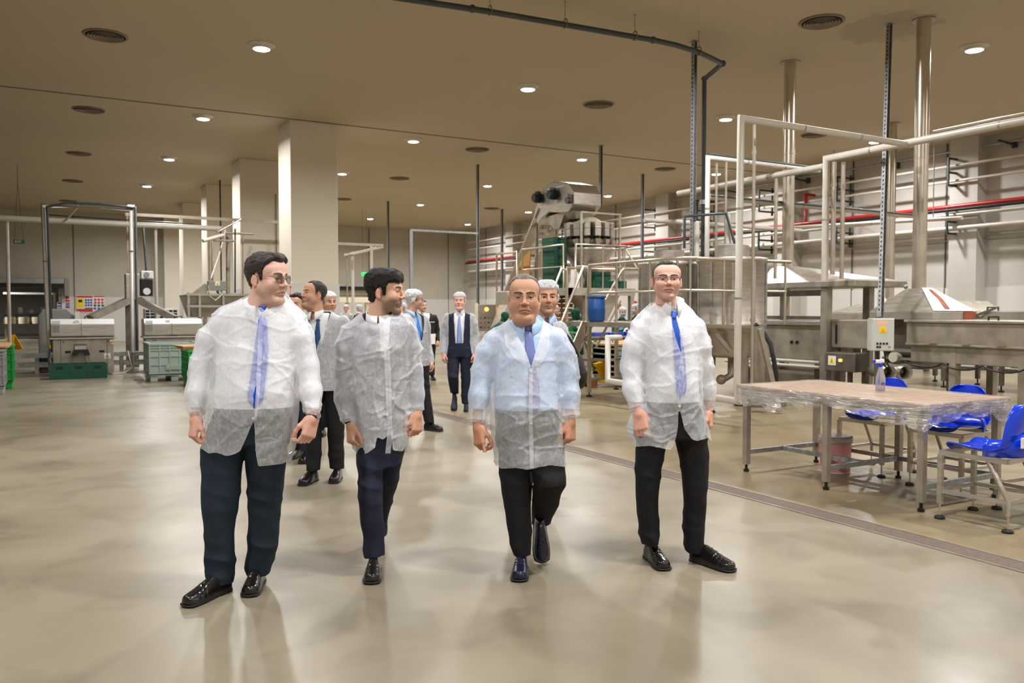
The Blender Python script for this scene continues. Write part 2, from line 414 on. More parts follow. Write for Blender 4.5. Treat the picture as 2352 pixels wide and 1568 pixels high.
for k in range(3): wallrect(132, 695 + k * 6, 140, 698.5 + k * 6, YB - .01, 'sign_blue', po, 'blue_line', .004)
# notice on the nearest pillar, red framed
po = thing('pillar_notice', 'small red and white notice on the nearest pillar foot', 'notice', P(667, 668, Y=19.78))
wallrect(663.5, 656, 670.5, 677, 19.775, 'sticker_white', po, 'board', .008); wallrect(664, 656.5, 670, 661.5, 19.767, 'orange', po, 'red_band', .004)
wallrect(664, 674, 670, 676.5, 19.767, 'red', po, 'red_band', .004)
for k in range(3): wallrect(665, 663 + k * 3.4, 669, 664.4 + k * 3.4, 19.767, 'red', po, 'text_line', .003)
# hanging exit signs
g = P(43.5, 555, Y=30); ex = thing('hanging_exit_sign', 'small dark green exit sign hanging on two wires at the left', 'sign', g)
MB().box((g.x - .15, 29.98, g.z - .06), (g.x + .15, 30.02, g.z + .06)).build('plate', 'sign_green', ex)
text('EXIT', .09, g + Vector((-.02, -.025, 0)), Euler((math.pi / 2, 0, 0)), 'sticker_white', ex)
MB().tube([(g.x - .12, 30, g.z + .06), (g.x, 30, CEIL - .6), (g.x, 30, CEIL)], .006, 5).tube([(g.x + .12, 30, g.z + .06), (g.x, 30, CEIL - .6)], .006, 5).build('wire', 'black_metal', ex)
g = P(838, 629.5, Y=36); ex = thing('lit_exit_sign', 'bright green lit exit sign hanging before the far wall', 'sign', g)
MB().box((g.x - .15, 35.97, g.z - .08), (g.x + .15, 36.03, g.z + .08)).build('lamp_box', 'exit_glow', ex, bevel=.01)
for s in (-.1, .1): MB().tube([(g.x + s, 36, g.z + .08), (g.x + s, 36, CEIL)], .005, 5).build('wire', 'black_metal', ex)
# roller doors
def roller(px0, px1, py0, py1, name_label, Y=WY):
    a = P(px0, py0, Y=Y - .5); b = P(px1, py1, Y=Y - .5)
    t = thing('roller_door_housing', name_label, 'roller door', ((a.x + b.x) / 2, Y - .3, b.z))
    MB().box((a.x, Y - .55, b.z + .06), (b.x, Y - .04, a.z)).build('housing', 'galvanized', t, bevel=.03)
    MB().box((a.x, Y - .45, b.z - .12), (b.x, Y - .08, b.z + .06)).build('curtain_roll', 'black_plastic', t)
    return t, a, b
t, a, b = roller(-40, 147, 637, 655, 'long grey roller door housing over the opening in the far left wall')
MB().box((b.x, WY - .5, b.z - .5), (b.x + .22, WY - .1, a.z + .02)).build('motor', 'grey_plastic', t, bevel=.03)
MB().box((b.x - .1, WY - .12, 0), (b.x + .05, WY - .0, b.z)).build('guide_rail', 'white_panel', t)
roller(760, 880, 652, 662, 'grey roller door housing on the far wall behind the young man')
wallrect(700, 664, 935, 679, WY - .035, 'cream_paint', wb, 'door_leaf', .02)
# ================================================================== equipment
def tri(name, c, s, par, m='sticker_yellow', face=(0, -1, 0), back='sticker_white'):
    """a warning sticker: backing plate, triangle and bolt, on a face looking towards -Y or -X"""
    if face[1]:
        MB().box((c.x - s, c.y - .004, c.z - s), (c.x + s, c.y, c.z + s)).build(name, back, par)
        MB().prism([(c.x - s * .75, c.z - s * .6), (c.x + s * .75, c.z - s * .6), (c.x, c.z + s * .75)], 1, c.y - .007, c.y - .003).build('triangle', m, par)
        MB().prism([(c.x - s * .1, c.z - s * .4), (c.x + s * .12, c.z - s * .4), (c.x, c.z + s * .4)], 1, c.y - .009, c.y - .006).build('bolt_mark', 'black_plastic', par)
    else:
        MB().box((c.x - .004, c.y - s, c.z - s), (c.x, c.y + s, c.z + s)).build(name, back, par)
        MB().prism([(c.y - s * .75, c.z - s * .6), (c.y + s * .75, c.z - s * .6), (c.y, c.z + s * .75)], 0, c.x - .007, c.x - .003).build('triangle', m, par)
        MB().prism([(c.y - s * .1, c.z - s * .4), (c.y + s * .12, c.z - s * .4), (c.y, c.z + s * .4)], 0, c.x - .009, c.x - .006).build('bolt_mark', 'black_plastic', par)

# ---- slotted steel rods hanging from the ceiling
def slotted(px, py, Y=None, X=None, z0=2.2, label='', wdt=.05, z1=CEIL, holes=True, m='galvanized', base=None):
    c = base if base is not None else P(px, py, z=CEIL)
    t = thing('hanging_rod', label, 'rod', (c.x, c.y, z1))
    h = wdt / 2
    b = MB().box((c.x - h, c.y - h, z0), (c.x - h + .006, c.y + h, z1)).box((c.x + h - .006, c.y - h, z0), (c.x + h, c.y + h, z1)).box((c.x - h + .006, c.y + h - .006, z0), (c.x + h - .006, c.y + h, z1))
    b.build('channel', m, t)
    if holes:
        q = MB(); z = z1 - .06
        while z > z0 + .06:
            q.box((c.x - h * .3, c.y + h - .009, z - .016), (c.x + h * .3, c.y + h - .0055, z + .016))
            q.box((c.x - h - .001, c.y - h * .3, z - .016), (c.x - h + .001, c.y + h * .3, z + .016)); z -= .07
        q.build('slot_row', 'black_metal', t, kind='stuff')
    MB().box((c.x - h * 1.8, c.y - h * 1.8, z1 - .008), (c.x + h * 1.8, c.y + h * 1.8, z1)).build('ceiling_plate', m, t)
    return t
slotted(505, 414, z0=2.1, label='dark slotted rod from ceiling in front of the third pillar', m='dark_steel')
slotted(891, 462, z0=2.0, label='slotted rod from ceiling right of the nearest pillar', wdt=.085)
slotted(1097, 378, z0=1.2, label='slotted rod joined to the hanging square rail', wdt=.075)
slotted(1153, 480, z0=1.4, label='thin far slotted rod between the rail and the weigher', wdt=.09)
slotted(1380, 334, z0=4.3, label='short slotted rod above the weigher head', wdt=.075)
slotted(1476, 400, z0=3.0, label='thin far slotted rod right of the weigher', wdt=.08)
slotted(1595, 95, z0=2.4, label='slotted rod beside the bend of the dark ceiling pipe', wdt=.07)
slotted(1590, 368, z0=3.4, label='far slotted rod behind the dark vertical pipe', wdt=.08)
_q = P(2043, 55, z=CEIL); _e = P(2022, 728, d=12.15); _len = (_q - _e).length
t = slotted(2043, 55, z0=CEIL - _len, label='slotted rod left of the large flue carrying the grey cabinet', wdt=.065)
t.rotation_euler = (Vector((0, 0, -1)).rotation_difference((_e - _q).normalized())).to_euler()
# hanging square rail between rod and free leg
c0 = P(1097, 378, z=CEIL); zc = 3.87; t = thing('hanging_rail', 'thin square slotted rail with one drop leg before the far wall', 'rail', (9.6, c0.y, zc))
MB().bar((9.58, c0.y, zc), (c0.x, c0.y, zc), .06, .06).build('cross_rail', 'galvanized', t); MB().bar((9.6, c0.y, zc), (9.6, c0.y, 1.5), .075, .075).build('drop_leg', 'galvanized', t)

# ---- dark ceiling pipe with hangers
pts = [P(px, py, z=5.66) for px, py in ((860, -13), (1125, 27), (1298, 57), (1458, 85), (1500, 92), (1550, 103), (1605, 120), (1660, 146), (1618, 181))]
pts.append(Vector((pts[-1].x, pts[-1].y, 2.35)))
t = thing('ceiling_water_pipe', 'dark grey plastic pipe hung below the ceiling with a vertical drop', 'pipe', pts[-1])
MB().tube(pts, .042, 12).build('pipe', 'dark_pipe', t)
for p in (pts[1] + (pts[2] - pts[1]) * -.22, pts[4], pts[7], pts[8]):
    MB().ball(p, .056).build('coupling', 'dark_pipe', t)
q = pts[-1].copy(); MB().cyl(q + Vector((0, 0, 1.05)), q + Vector((0, 0, 1.13)), .07).build('clamp', 'galvanized', t)
for i, ((px, py), (rx, ry)) in enumerate((((1125, 27), (1125, -8)), ((1298, 57), (1298, 5)), ((1458, 85), (1458, 38)), ((1605, 120), (1605, 68)))):
    p = P(px, py, z=5.66); h = thing('pipe_hanger', 'ring hanger with thin rod, %s along the dark ceiling pipe' % ['first from the left', 'second from the left', 'third from the left', 'last one at the bend'][i], 'hanger', (p.x, p.y, CEIL), 0, 'ring hangers on the dark ceiling pipe')
    d = (pts[3] - pts[2]).normalized(); nn = d.cross(Vector((0, 0, 1)))
    ring = [p + Vector((0, 0, .02)) + nn * .062 * math.cos(a) + Vector((0, 0, .062)) * math.sin(a) for a in [2 * math.pi * k / 20 for k in range(21)]]
    b = MB()
    for k in range(20): b.bar(ring[k], ring[k + 1], .028, .004, up=d)
    b.build('ring', 'dull_steel', h)
    MB().cyl(p + Vector((0, 0, .08)), (p.x, p.y, CEIL), .006, n=6).build('rod', 'dull_steel', h)
    MB().cyl((p.x, p.y, CEIL - .012), (p.x, p.y, CEIL), .02, n=10).build('anchor', 'dull_steel', h)

# ---- flues
def flue(px, py, z0, r, label, X=None, Y=None, flange=True):
    c = P(px, py, z=CEIL) if X is None else Vector((X, Y, CEIL))
    t = thing('exhaust_flue', label, 'flue', (c.x, c.y, z0))
    MB().tube([(c.x, c.y, z0), (c.x, c.y, CEIL)], r, 24).build('duct', 'pipe_steel', t)
    z = z0 + .9
    while z < CEIL - .3: MB().cyl((c.x, c.y, z), (c.x, c.y, z + .025), r + .006, n=24).build('seam_band', 'pipe_steel', t); z += 1.15
    if flange: MB().cyl((c.x, c.y, CEIL - .02), (c.x, c.y, CEIL), r + .07, n=24).build('ceiling_flange', 'dull_steel', t)
    return c
fA = flue(2122, 45, 1.80, .105, 'thickest steel flue at the right, ending on the oven dome')
fB = flue(1815, 143, 2.28, .105, 'steel flue rising from the wide hood in the middle of the machinery')
fC = flue(2050, 283, 1.78, .105, 'farther steel flue behind the slotted rod near the grey cabinet')

# ---- white insulated pipe frames at the right
def pipe(pts, r, label, m='white_pipe', name='insulated_pipe', cat='pipe', n=14, bands=True, extra=None):
    t = thing(name, label, cat, pts[0])
    MB().tube(pts, r, n).build('pipe', m, t)
    if bands:
        for k in range(len(pts) - 1):
            a, b = Vector(pts[k]), Vector(pts[k + 1]); d = b - a; nseg = int(d.length / 1.3)
            for j in range(1, nseg + 1):
                c = a + d * j / (nseg + 1); e = d.normalized() * .012; MB().cyl(c - e, c + e, r + .003, n=n).build('seam_band', 'galvanized', t)
    return t
W0 = P(1702, 272, d=10.5); W1 = Vector((W0.x, W0.y, .32)); W2 = P(2093, 334, Y=W0.y); W2.z = W0.z
w3 = P(1396, 868, X=W0.x - .05)
t = pipe([W2, W0, Vector((W0.x - .02, W0.y, .5)), W1, Vector((W0.x - .05, w3.y, .38)), Vector((W0.x - .05, w3.y, 1.05)), Vector((W0.x + .2, w3.y, 1.05))], .045, 'tall white insulated pipe bending over in front of the kettle')
m2 = P(2116, 322, z=W0.z + .02)
E0 = P(1900, 366, X=m2.x + .02); E0.z = W0.z + .03
t = pipe([Vector((m2.x, 3.0, W0.z + .02)), Vector((m2.x, m2.y, W0.z + .02)), Vector((m2.x, E0.y, W0.z + .02)), Vector((m2.x, E0.y, 1.95))], .055, 'white insulated pipe running past the thick flue to the right edge')
t2 = pipe([Vector((m2.x, 3.0, W0.z + .11)), Vector((m2.x - .02, m2.y - .2, W0.z + .11))], .018, 'thin bare pipe lying on the white overhead pipe', 'pipe_steel', 'thin_pipe', bands=False)
# second overhead frame further back
A_ = P(1558, 444, d=16.5); B_ = P(1893, 375, X=A_.x); B_.z = A_.z
t = pipe([A_, B_, P(1893, 480, d=11.4)][:2], .055, 'long white overhead pipe rising toward the camera behind the kettle')
a = P(1626, 362, d=13.5); b = P(1882, 384, Y=a.y); b.z = a.z
t = pipe([Vector((a.x, a.y, 2.3)), a, b], .04, 'white pipe with dark hose on top between dark pipe and hood flue')
MB().tube([a + Vector((0, -.0, .055)), b + Vector((0, 0, .055))], .022, 8).build('dark_hose', 'dark_pipe', t)
a = P(1628, 452, d=14.5); b = P(2110, 490, Y=a.y); b.z = a.z - .02
c = P(2220, 497, X=18.5)
t = pipe([a, b], .05, 'lower white pipe crossing behind both flues'); MB().tube([a + Vector((0, -.06, .02)), b + Vector((0, -.06, .02))], .018, 8).build('dark_hose', 'dark_pipe', t)
a = P(1480, 505, d=15.0); b = P(1840, 548, Y=a.y); b.z = a.z
t = pipe([a, b], .04, 'thin pale pipe crossing above the kettles', bands=False)
for f in (.93,): q = a + (b - a) * f; MB().cyl(q, (q.x, q.y, CEIL), .012, n=6).build('hanger_rod', 'dull_steel', t)
a = P(1640, 540, d=15.2); b = P(2190, 482, X=18.8)
a, b = P(1690, 530, X=19.5), P(2210, 500, X=19.5); t = pipe([a, b], .05, 'pale pipe running along the wall behind the flues')
for f in (.1, .5, .9): q = a + (b - a) * f; MB().cyl(q, (q.x, q.y, CEIL), .012, n=6).build('hanger_rod', 'dull_steel', t)
# small loop with black hose above the right kettle
a = P(1655, 560, d=13.0); b = P(1650, 495, d=13.0); c = P(1683, 490, d=13.0); d = P(1688, 565, d=13.0); e = P(1572, 497, d=13.0); g = P(1572, 570, d=13.0)
t = thing('hose_loop', 'dark hose looping over posts above the right kettle', 'hose', g)
MB().tube([g, e, b + Vector((0, 0, .03)), P(1668, 490, d=13.0), P(1688, 560, d=13.0)], .022, 8).build('hose', 'dark_pipe', t)
MB().tube([P(1672, 492, d=13.1), P(1673, 560, d=13.1)], .045, 10).build('post', 'white_pipe', t); MB().tube([P(1600, 590, d=13.2), P(1600, 510, d=13.2)], .045, 10).build('post', 'white_pipe', t)
for px, y0, y1, dd, r, lb in ((1733, 285, 905, 11.2, .022, 'thin bright pole just right of the tall white pipe'), (1646, 375, 600, 13.4, .02, 'left thin bright pole above the kettle'), (1668, 372, 560, 13.5, .02, 'right thin bright pole above the kettle'),
                              (1783, 410, 640, 14.2, .03, 'thin bright pole left of the hood flue'), (1916, 372, 640, 14.0, .04, 'plain pole right of the white drop pipe'), (1937, 372, 640, 13.2, .035, 'brownish pole second right of the white drop pipe')):
    a = P(px, y0, d=dd); b = P(px, y1, d=dd); t = thing('support_pole', lb, 'pole', (a.x, a.y, b.z))
    MB().tube([(a.x, a.y, a.z), (a.x, a.y, b.z)], r, 10).build('pole', 'pipe_steel', t)
    z = a.z - .4
    while z > b.z + .3: MB().cyl((a.x, a.y, z), (a.x, a.y, z + .05), r + .008, n=10).build('joint_collar', 'pipe_steel', t); z -= .75
    if dd == 11.2: MB().bar(a + Vector((-.12, 0, .03)), a + Vector((.15, 0, .03)), .03, .02).build('top_clamp', 'pipe_steel', t)

# ---- right wall: brackets and pipe runs
def yrun(X, z, r, m, label, y0=2.0, y1=42, name='wall_pipe', sag=0):
    t = thing(name, label, 'pipe', (X, y0, z)); MB().tube([(X, y0, z), (X, y1, z - sag)], r, 12).build('pipe', m, t)
    y = 5.2
    while y < y1 - 1: MB().cyl((X, y, z), (X, y + .05, z), r + .012, n=12).build('coupling', m, t); y += 6.1
    return t
yrun(20.95, 5.28, .035, 'white_pipe', 'upper pale pipe through the top wall brackets')
yrun(20.95, 4.88, .035, 'white_pipe', 'second pale pipe through the top wall brackets')
yrun(21.25, 5.72, .03, 'galvanized', 'thin grey pipe highest on the right wall')
yrun(20.9, 4.20, .06, 'red_pipe', 'red fire main running along the right wall')
yrun(20.75, 4.10, .045, 'black_metal', 'black pipe just under the red fire main')
yrun(20.95, 3.98, .045, 'white_pipe', 'pale pipe under the red fire main')
yrun(20.95, 3.64, .055, 'white_pipe', 'lowest thick pale pipe on the wall brackets')
yrun(21.4, 3.35, .015, 'galvanized', 'thin conduit below the wall brackets')
t = thing('red_riser', 'short red riser pipe branching from the red fire main', 'pipe', (20.9, 18.2, 4.2)); MB().tube([(20.9, 18.2, 4.2), (20.9, 18.2, 5.1), (21.3, 18.2, 5.1)], .05, 10).build('pipe', 'red_pipe', t)
t = thing('red_drop', 'red pipe elbow dropping to the floor far along the wall', 'pipe', (20.9, 28.0, 4.2)); MB().tube([(20.7, 29.0, 4.2), (20.7, 28.4, 4.2), (20.7, 28.4, 2.6)], .05, 10).build('pipe', 'red_pipe', t)
brk = None
onw = ['at the right edge of the picture', 'second from the right edge', 'third from the right edge', 'fourth from the right edge', 'fifth from the right edge', 'sixth from the right edge']
for lvl, z0, z1, mid in (('upper', 4.76, 5.46, True), ('lower', 3.50, 4.14, True)):
    brk = None
    for i, y in enumerate((13.4, 16.9, 20.0, 23.0, 26.1, 32.0)):
        lab = '%s dark square wall bracket, %s' % (lvl, onw[i])
        if brk is None:
            brk = thing('wall_bracket', lab, 'bracket', (21.1, y, z0), 0, '%s row of dark wall brackets' % lvl)
            h = z1 - z0
            MB().bar((-.36, 0, 0), (-.36, 0, h), .05, .05).build('front_post', 'bracket_paint', brk, world=False)
            MB().bar((.25, 0, -.12), (.25, 0, h + .1), .05, .05).build('back_post', 'bracket_paint', brk, world=False)
            for z in (0, h * .48, h): MB().bar((-.38, 0, z), (.38, 0, z), .05, .05, up=(0, 1, 0)).build('arm', 'bracket_paint', brk, world=False)
        else: dup(brk, (21.1, y, z0), None, lab)
for i, (y, z) in enumerate(((9.2, 5.66), (12.1, 5.7), (15.4, 5.66), (18.6, 5.66), (21.6, 5.66))):
    t = thing('ceiling_bracket', 'short dark bracket near the ceiling, %s along the pipe wall' % ordn[i], 'bracket', (21.4, y, z), 0, 'short dark brackets near the ceiling')
    MB().bar((20.75, y, z), (21.45, y, z - .05), .05, .04).build('arm', 'bracket_paint', t); MB().box((21.42, y - .06, z - .12), (21.48, y + .06, z + .06)).build('foot', 'bracket_paint', t)

# ---- kettles with railing platform
def kettle(cx, cy, r, zt, zb, label, zc=.74):
    t = thing('steam_kettle', label, 'kettle', (cx, cy, 0))
    MB().lathe([(.0001, zt - .02), (r - .03, zt - .02), (r - .03, zt + .02), (r + .02, zt + .02), (r + .02, zt - .03), (r, zt - .05), (r, zb + .03), (r + .015, zb), (r - .02, zb - .05), (r * .75, zb - .1), (r * .66, zc + .08), (r * .6, zc), (.0001, zc - .02)], (cx, cy, 0), 36).build('vessel', 'steel', t)
    for k in range(10):
        a = 2 * math.pi * k / 10 + .2; x, y = cx + math.cos(a) * (r + .012), cy + math.sin(a) * (r + .012)
        MB().bar((x, y, zb + .05), (x, y, zt - .06), .035, .02, up=(math.cos(a), math.sin(a), 0)).build('rib', 'steel', t)
    for k in range(3):
        a = 2 * math.pi * k / 3 - 1.9; x, y = cx + math.cos(a) * r * .62, cy + math.sin(a) * r * .62
        MB().prism([(x - .09, zc + .25), (x + .09, zc + .25), (x + .055, .04), (x - .055, .04)], 1, y - .05, y + .05).build('leg', 'dull_steel', t)
        MB().cyl((x, y, 0), (x, y, .05), .09, n=14).build('foot', 'black_metal', t)
    MB().tube([(cx, cy, zc), (cx, cy, .45), (cx - .3, cy - .1, .38)], .05, 10).build('outlet', 'dull_steel', t)
    MB().ball((cx - .3, cy - .1, .40), .08).build('valve', 'dull_steel', t)
    MB().bar((cx - r * .9, cy - r * .3, zb - .12), (cx - r * .5, cy - r * .5, zc + .1), .06, .06).build('brace', 'dull_steel', t)
    MB().cyl((cx, cy, zt), (cx, cy, zt + .03), r * .9, n=30).cyl((cx - .0, cy, zt + .03), (cx, cy, zt + .22), r * .5, n=26).build('lid', 'steel', t)
    return t
K1 = P(1680, 712, d=13.1); K2 = P(1536, 712, d=13.9)
k1 = kettle(K1.x, K1.y, .53, 2.27, 1.24, 'large steel kettle right of the man in the blue tie, hose at its side')
k2 = kettle(K2.x, K2.y, .50, 2.25, 1.2, 'steel kettle behind the man with rimless dark glasses')
a = P(1755, 765, d=12.6); b = P(1778, 830, d=12.4); c = P(1782, 880, d=12.4)
t = thing('suction_hose', 'thick black hose curving down beside the right kettle', 'hose', c)
MB().tube([P(1735, 745, d=12.5), a, P(1770, 790, d=12.4), b, P(1783, 860, d=12.4), Vector((c.x, c.y, .12)), Vector((c.x + .1, c.y, .036)), Vector((c.x + .3, c.y + .1, .036))], .035, 10).build('hose', 'rubber', t)
t = thing('kettle_drain_post', 'greenish steel post and slanted brace under the right kettle', 'frame', P(1738, 935, d=12.0))
MB().bar(P(1742, 750, d=12.0), P(1742, 930, d=12.0), .14, .1).build('post', 'dull_steel', t); MB().bar(P(1745, 755, d=11.8), P(1790, 945, d=11.8), .09, .06).build('brace', 'dull_steel', t)
MB().cyl(P(1742, 926, d=12.0), P(1742, 934, d=12.0), .12, n=12).build('base', 'dark_steel', t)
# railing round the kettles
RX, RY, ZR, ZD = 8.08, 9.25, 2.24, 1.28
t = thing('kettle_railing', 'pale tubular railing around the two kettles', 'railing', (RX, RY, ZD))
RYB = 11.6; RXE = 10.3
MB().tube([(RX, RYB, 1.75), (RX, RYB, ZR), (RX, RY + .12, ZR), (RX + .12, RY, ZR), (RXE, RY, ZR)], .026, 10).build('top_rail', 'pipe_steel', t)
for z in (1.77,): MB().tube([(RX, RYB, z), (RX, RY, z), (RXE - .1, RY, z)], .02, 8).build('mid_rail', 'pipe_steel', t)
for x, y in ((RX, RYB), (RX, RYB - .75), (RX, RYB - 1.6), (RX, RY + .12), (RX + .14, RY), (RX + .8, RY), (RX + 1.4, RY), (RXE - .12, RY)):
    MB().cyl((x, y, ZD - .02), (x, y, ZR), .02, n=8).build('post', 'pipe_steel', t)
# stair platform
t = thing('step_platform', 'steel step platform with steep stair and legs left of the kettles', 'platform', (RX, RYB, 0))
MB().box((RX, RY + .1, ZD - .08), (RX + .45, 11.4, ZD)).build('deck', 'dull_steel', t); MB().box((RX, 11.4, ZD - .08), (RX + 1.3, RYB + .9, ZD)).build('deck', 'dull_steel', t)
for x, y in ((RX + .03, RYB + .05), (RX + .03, RYB + .85), (RX + 1.2, RYB + .85), (RX + 1.2, RYB + .05)):
    l = MB().bar((x, y, .07), (x, y, ZD - .08), .055, .055).build('leg', 'pipe_steel', t); MB().cyl((x, y, 0), (x, y, .025), .05, n=12).cyl((x, y, .02), (x, y, .1), .012, n=8).build('foot', 'black_metal', l).location = (0, 0, 0)
for z in (.3, .62, .98): MB().bar((RX + .03, RYB + .05, z), (RX + .03, RYB + .85, z), .04, .04).bar((RX + .03, RYB + .05, z), (RX + 1.2, RYB + .05, z), .04, .04).build('cross_bar', 'dull_steel', t)
for y in (RYB + .12, RYB + .8):
    MB().bar((RX, y, ZD - .02), (RX - .62, y, .02), .16, .035, up=(0, 1, 0)).build('stringer', 'pipe_steel', t)
    MB().tube([(RX + .05, y, ZD), (RX + .05, y, ZR - .05), (RX - .05, y, ZR - .02), (RX - .62, y, 1.0), (RX - .62, y, .1)], .022, 8).build('handrail', 'pipe_steel', t)
for k in range(5):
    z = .22 + k * .22; x = RX - .62 * (1 - z / ZD); MB().box((x - .09, RYB + .14, z - .02), (x + .09, RYB + .78, z)).build('tread', 'dull_steel', t)
MB().tube([(RX + 1.2, RYB + .85, ZD), (RX + 1.2, RYB + .85, ZR), (RX + .1, RYB + .85, ZR), (RX + .1, RYB + .85, ZD)], .022, 8).build('guard_rail', 'pipe_steel', t)
MB().tube([P(1500, 617, d=14.3), P(1436, 617, d=14.3), P(1428, 622, d=14.3), P(1362, 742, d=14.3), P(1300, 868, d=14.3)], .024, 8).build('second_handrail', 'pipe_steel', t)
MB().tube([P(1425, 690, d=14.3), P(1368, 800, d=14.3)], .02, 8).build('second_mid_rail', 'pipe_steel', t)
dr_ = P(1370, 712, d=14.1); t = thing('blue_drum', 'blue plastic drum standing on the step platform', 'drum', (dr_.x, dr_.y, ZD))
MB().lathe([(.0001, 0), (.12, 0), (.145, .03), (.15, .2), (.155, .22), (.15, .24), (.145, .40), (.12, .44), (.0001, .44)], (dr_.x, dr_.y, ZD), 24).build('body', 'drum_blue', t)
MB().lathe([(.15, .40), (.165, .41), (.165, .44), (.0001, .455)], (dr_.x, dr_.y, ZD), 24).build('lid', 'drum_blue', t)

# ---- hood line
hx0, hx1, hy0, hy1 = 11.2, 12.5, 8.75, 11.75
t = thing('extraction_hood', 'wide steel extraction hood with shallow sloping top on posts', 'hood', (fB.x, fB.y, 0))
MB().box((hx0, hy0, 1.86), (hx1, hy1, 1.96)).build('rim', 'dull_steel', t, bevel=.01)
MB().frustum((hx0 + .02, hy0 + .02), (hx1 - .02, hy1 - .02), 1.96, (fB.x - .14, fB.y - .14), (fB.x + .14, fB.y + .14), 2.28).build('sloped_cover', 'steel', t)
for x, y in ((hx0 + .12, hy0 + .65), (hx0 + .12, hy1 - .5), (hx1 - .12, hy0 + .65), (hx1 - .12, hy1 - .5)): MB().bar((x, y, 0), (x, y, 1.86), .13, .13).build('post', 'dull_steel', t)
MB().box((hx0 + .1, hy0 + .7, 1.72), (hx0 + .16, hy1 - .4, 1.82)).build('dark_rail', 'dark_steel', t); MB().box((hx0 + .1, hy0 + .7, 1.32), (hx0 + .16, hy1 - .4, 1.38)).build('dark_rail', 'dark_steel', t)
MB().cyl((hx0 + .09, hy1 - .45, 1.77), (hx0 + .11, hy1 - .45, 1.77), .05, n=14).build('yellow_mark', 'sticker_yellow', t)
t = thing('fryer_tank', 'boxy steel fryer tank under the wide hood', 'fryer', (11.7, 10.4, 0))
MB().box((11.35, 9.5, .62), (12.35, 11.7, 1.26)).build('tank', 'dull_steel', t, bevel=.015)
MB().box((11.3, 9.45, 1.22), (12.4, 11.75, 1.30)).build('lip', 'steel', t, bevel=.01); MB().box((11.45, 9.7, .1), (12.2, 11.4, .42)).build('base_box', 'dull_steel', t)
for y in (9.62, 11.5): MB().bar((11.42, y, 0), (11.42, y, .62), .1, .1).build('leg', 'dark_steel', t)
for z in (.52, .6): MB().tube([(11.3, 9.5, z), (11.3, 11.7, z)], .03, 8).build('side_pipe', 'white_pipe', t)
MB().box((11.33, 10.0, .9), (11.36, 10.05, .95)).box((11.33, 10.12, .9), (11.36, 10.17, .95)).build('button', 'black_plastic', t)
t = thing('drive_cabinet', 'brown-grey steel drive cabinet with dark slot left of the grey cabinet', 'machine', (11.7, 9.0, 0))
MB().box((11.35, 8.62, .86), (12.2, 9.32, 1.33)).build('body', 'dull_steel', t, bevel=.02); MB().box((11.335, 9.2, .93), (11.36, 9.23, 1.24)).build('slot', 'black_metal', t)
for y in (8.7, 9.25): MB().bar((11.42, y, 0), (11.42, y, .86), .07, .07).build('leg', 'dark_steel', t)
t = thing('junction_box', 'steel junction box with yellow warning triangle below the drive cabinet', 'box', (11.2, 8.95, .5))
MB().box((11.05, 8.62, .50), (11.4, 9.2, .80)).build('body', 'dark_steel', t, bevel=.015); tri('warning_sticker', Vector((11.05, 9.05, .67)), .075, t, face=(-1, 0, 0))
MB().box((11.03, 8.86, .66), (11.05, 8.91, .70)).build('lit_button', 'amber_lamp', t); MB().bar((11.3, 8.9, 0), (11.3, 8.9, .5), .06, .06).build('leg', 'dark_steel', t)
t = thing('conveyor_housing', 'low steel housing with sloped top between drive cabinet and oven', 'machine', (12.0, 8.3, 0))
MB().prism([(8.62, .55), (8.04, .55), (8.04, 1.48), (8.2, 1.52), (8.62, 1.34)], 0, 11.9, 12.9).build('housing', 'dull_steel', t, bevel=.02)
MB().cyl((11.88, 8.1, 1.1), (11.92, 8.1, 1.1), .06, n=16).build('port', 'black_metal', t)
MB().bar((11.7, 8.6, .85), (11.7, 7.6, .85), .05, .05).bar((11.7, 8.6, .72), (11.7, 7.6, .72), .04, .04).bar((11.7, 8.6, .62), (11.7, 7.6, .62), .05, .05).build('side_rail', 'steel', t)
MB().cyl((11.6, 8.35, .74), (11.72, 8.35, .74), .08, n=18).build('pulley', 'cream_paint', t)
MB().bar((11.75, 8.55, 0), (11.75, 8.55, .9), .07, .07).bar((11.75, 7.5, 0), (11.75, 7.5, .9), .07, .07).build('leg', 'dark_steel', t)

# ---- the long oven
t = thing('tunnel_oven', 'long steel tunnel oven at the right edge with handles on top', 'oven', (11.9, 6, 0))
oy1 = 8.0; oy0 = 1.5
MB().box((11.42, oy0, .98), (12.55, oy1, 1.30)).build('upper_body', 'dull_steel', t, bevel=.012)
MB().box((11.38, oy0, 1.295), (12.6, oy1 + .02, 1.335)).build('top_lip', 'steel', t, bevel=.008)
MB().box((11.40, oy0, .955), (12.58, oy1, .985)).build('seam_ledge', 'steel', t, bevel=.004)
MB().box((11.46, oy0, .70), (12.5, oy1 - .05, .96)).build('lower_body', 'dull_steel', t, bevel=.012)
for y in (7.55, 7.05, 6.55, 6.05): MB().box((11.36, y - .06, .985), (11.41, y + .06, 1.0)).build('latch', 'pipe_steel', t)
for y in (7.28, 6.3, 5.2, 3.6):
    for x in (11.52, 12.45): MB().bar((x, y, .05), (x, y, .98 if x < 12 else .7), .13, .1).build('leg', 'dull_steel', t); MB().cyl((x, y, 0), (x, y, .05), .07, n=12).build('foot', 'black_metal', t)
MB().tube([(11.4, 8.0 - .1 * k, .70 - .075 * abs(math.sin(math.pi * k / 6)) ** .7) for k in range(40)], .012, 6).build('cable', 'black_plastic', t)
for i, (y, x) in enumerate(((6.75, 11.55), (5.75, 12.2), (5.4, 11.55), (5.35, 12.45))):
    MB().tube([(x, y - .07, 1.335), (x, y - .07, 1.385), (x, y + .07, 1.385), (x, y + .07, 1.335)], .012, 6).build('handle', 'black_plastic', t)
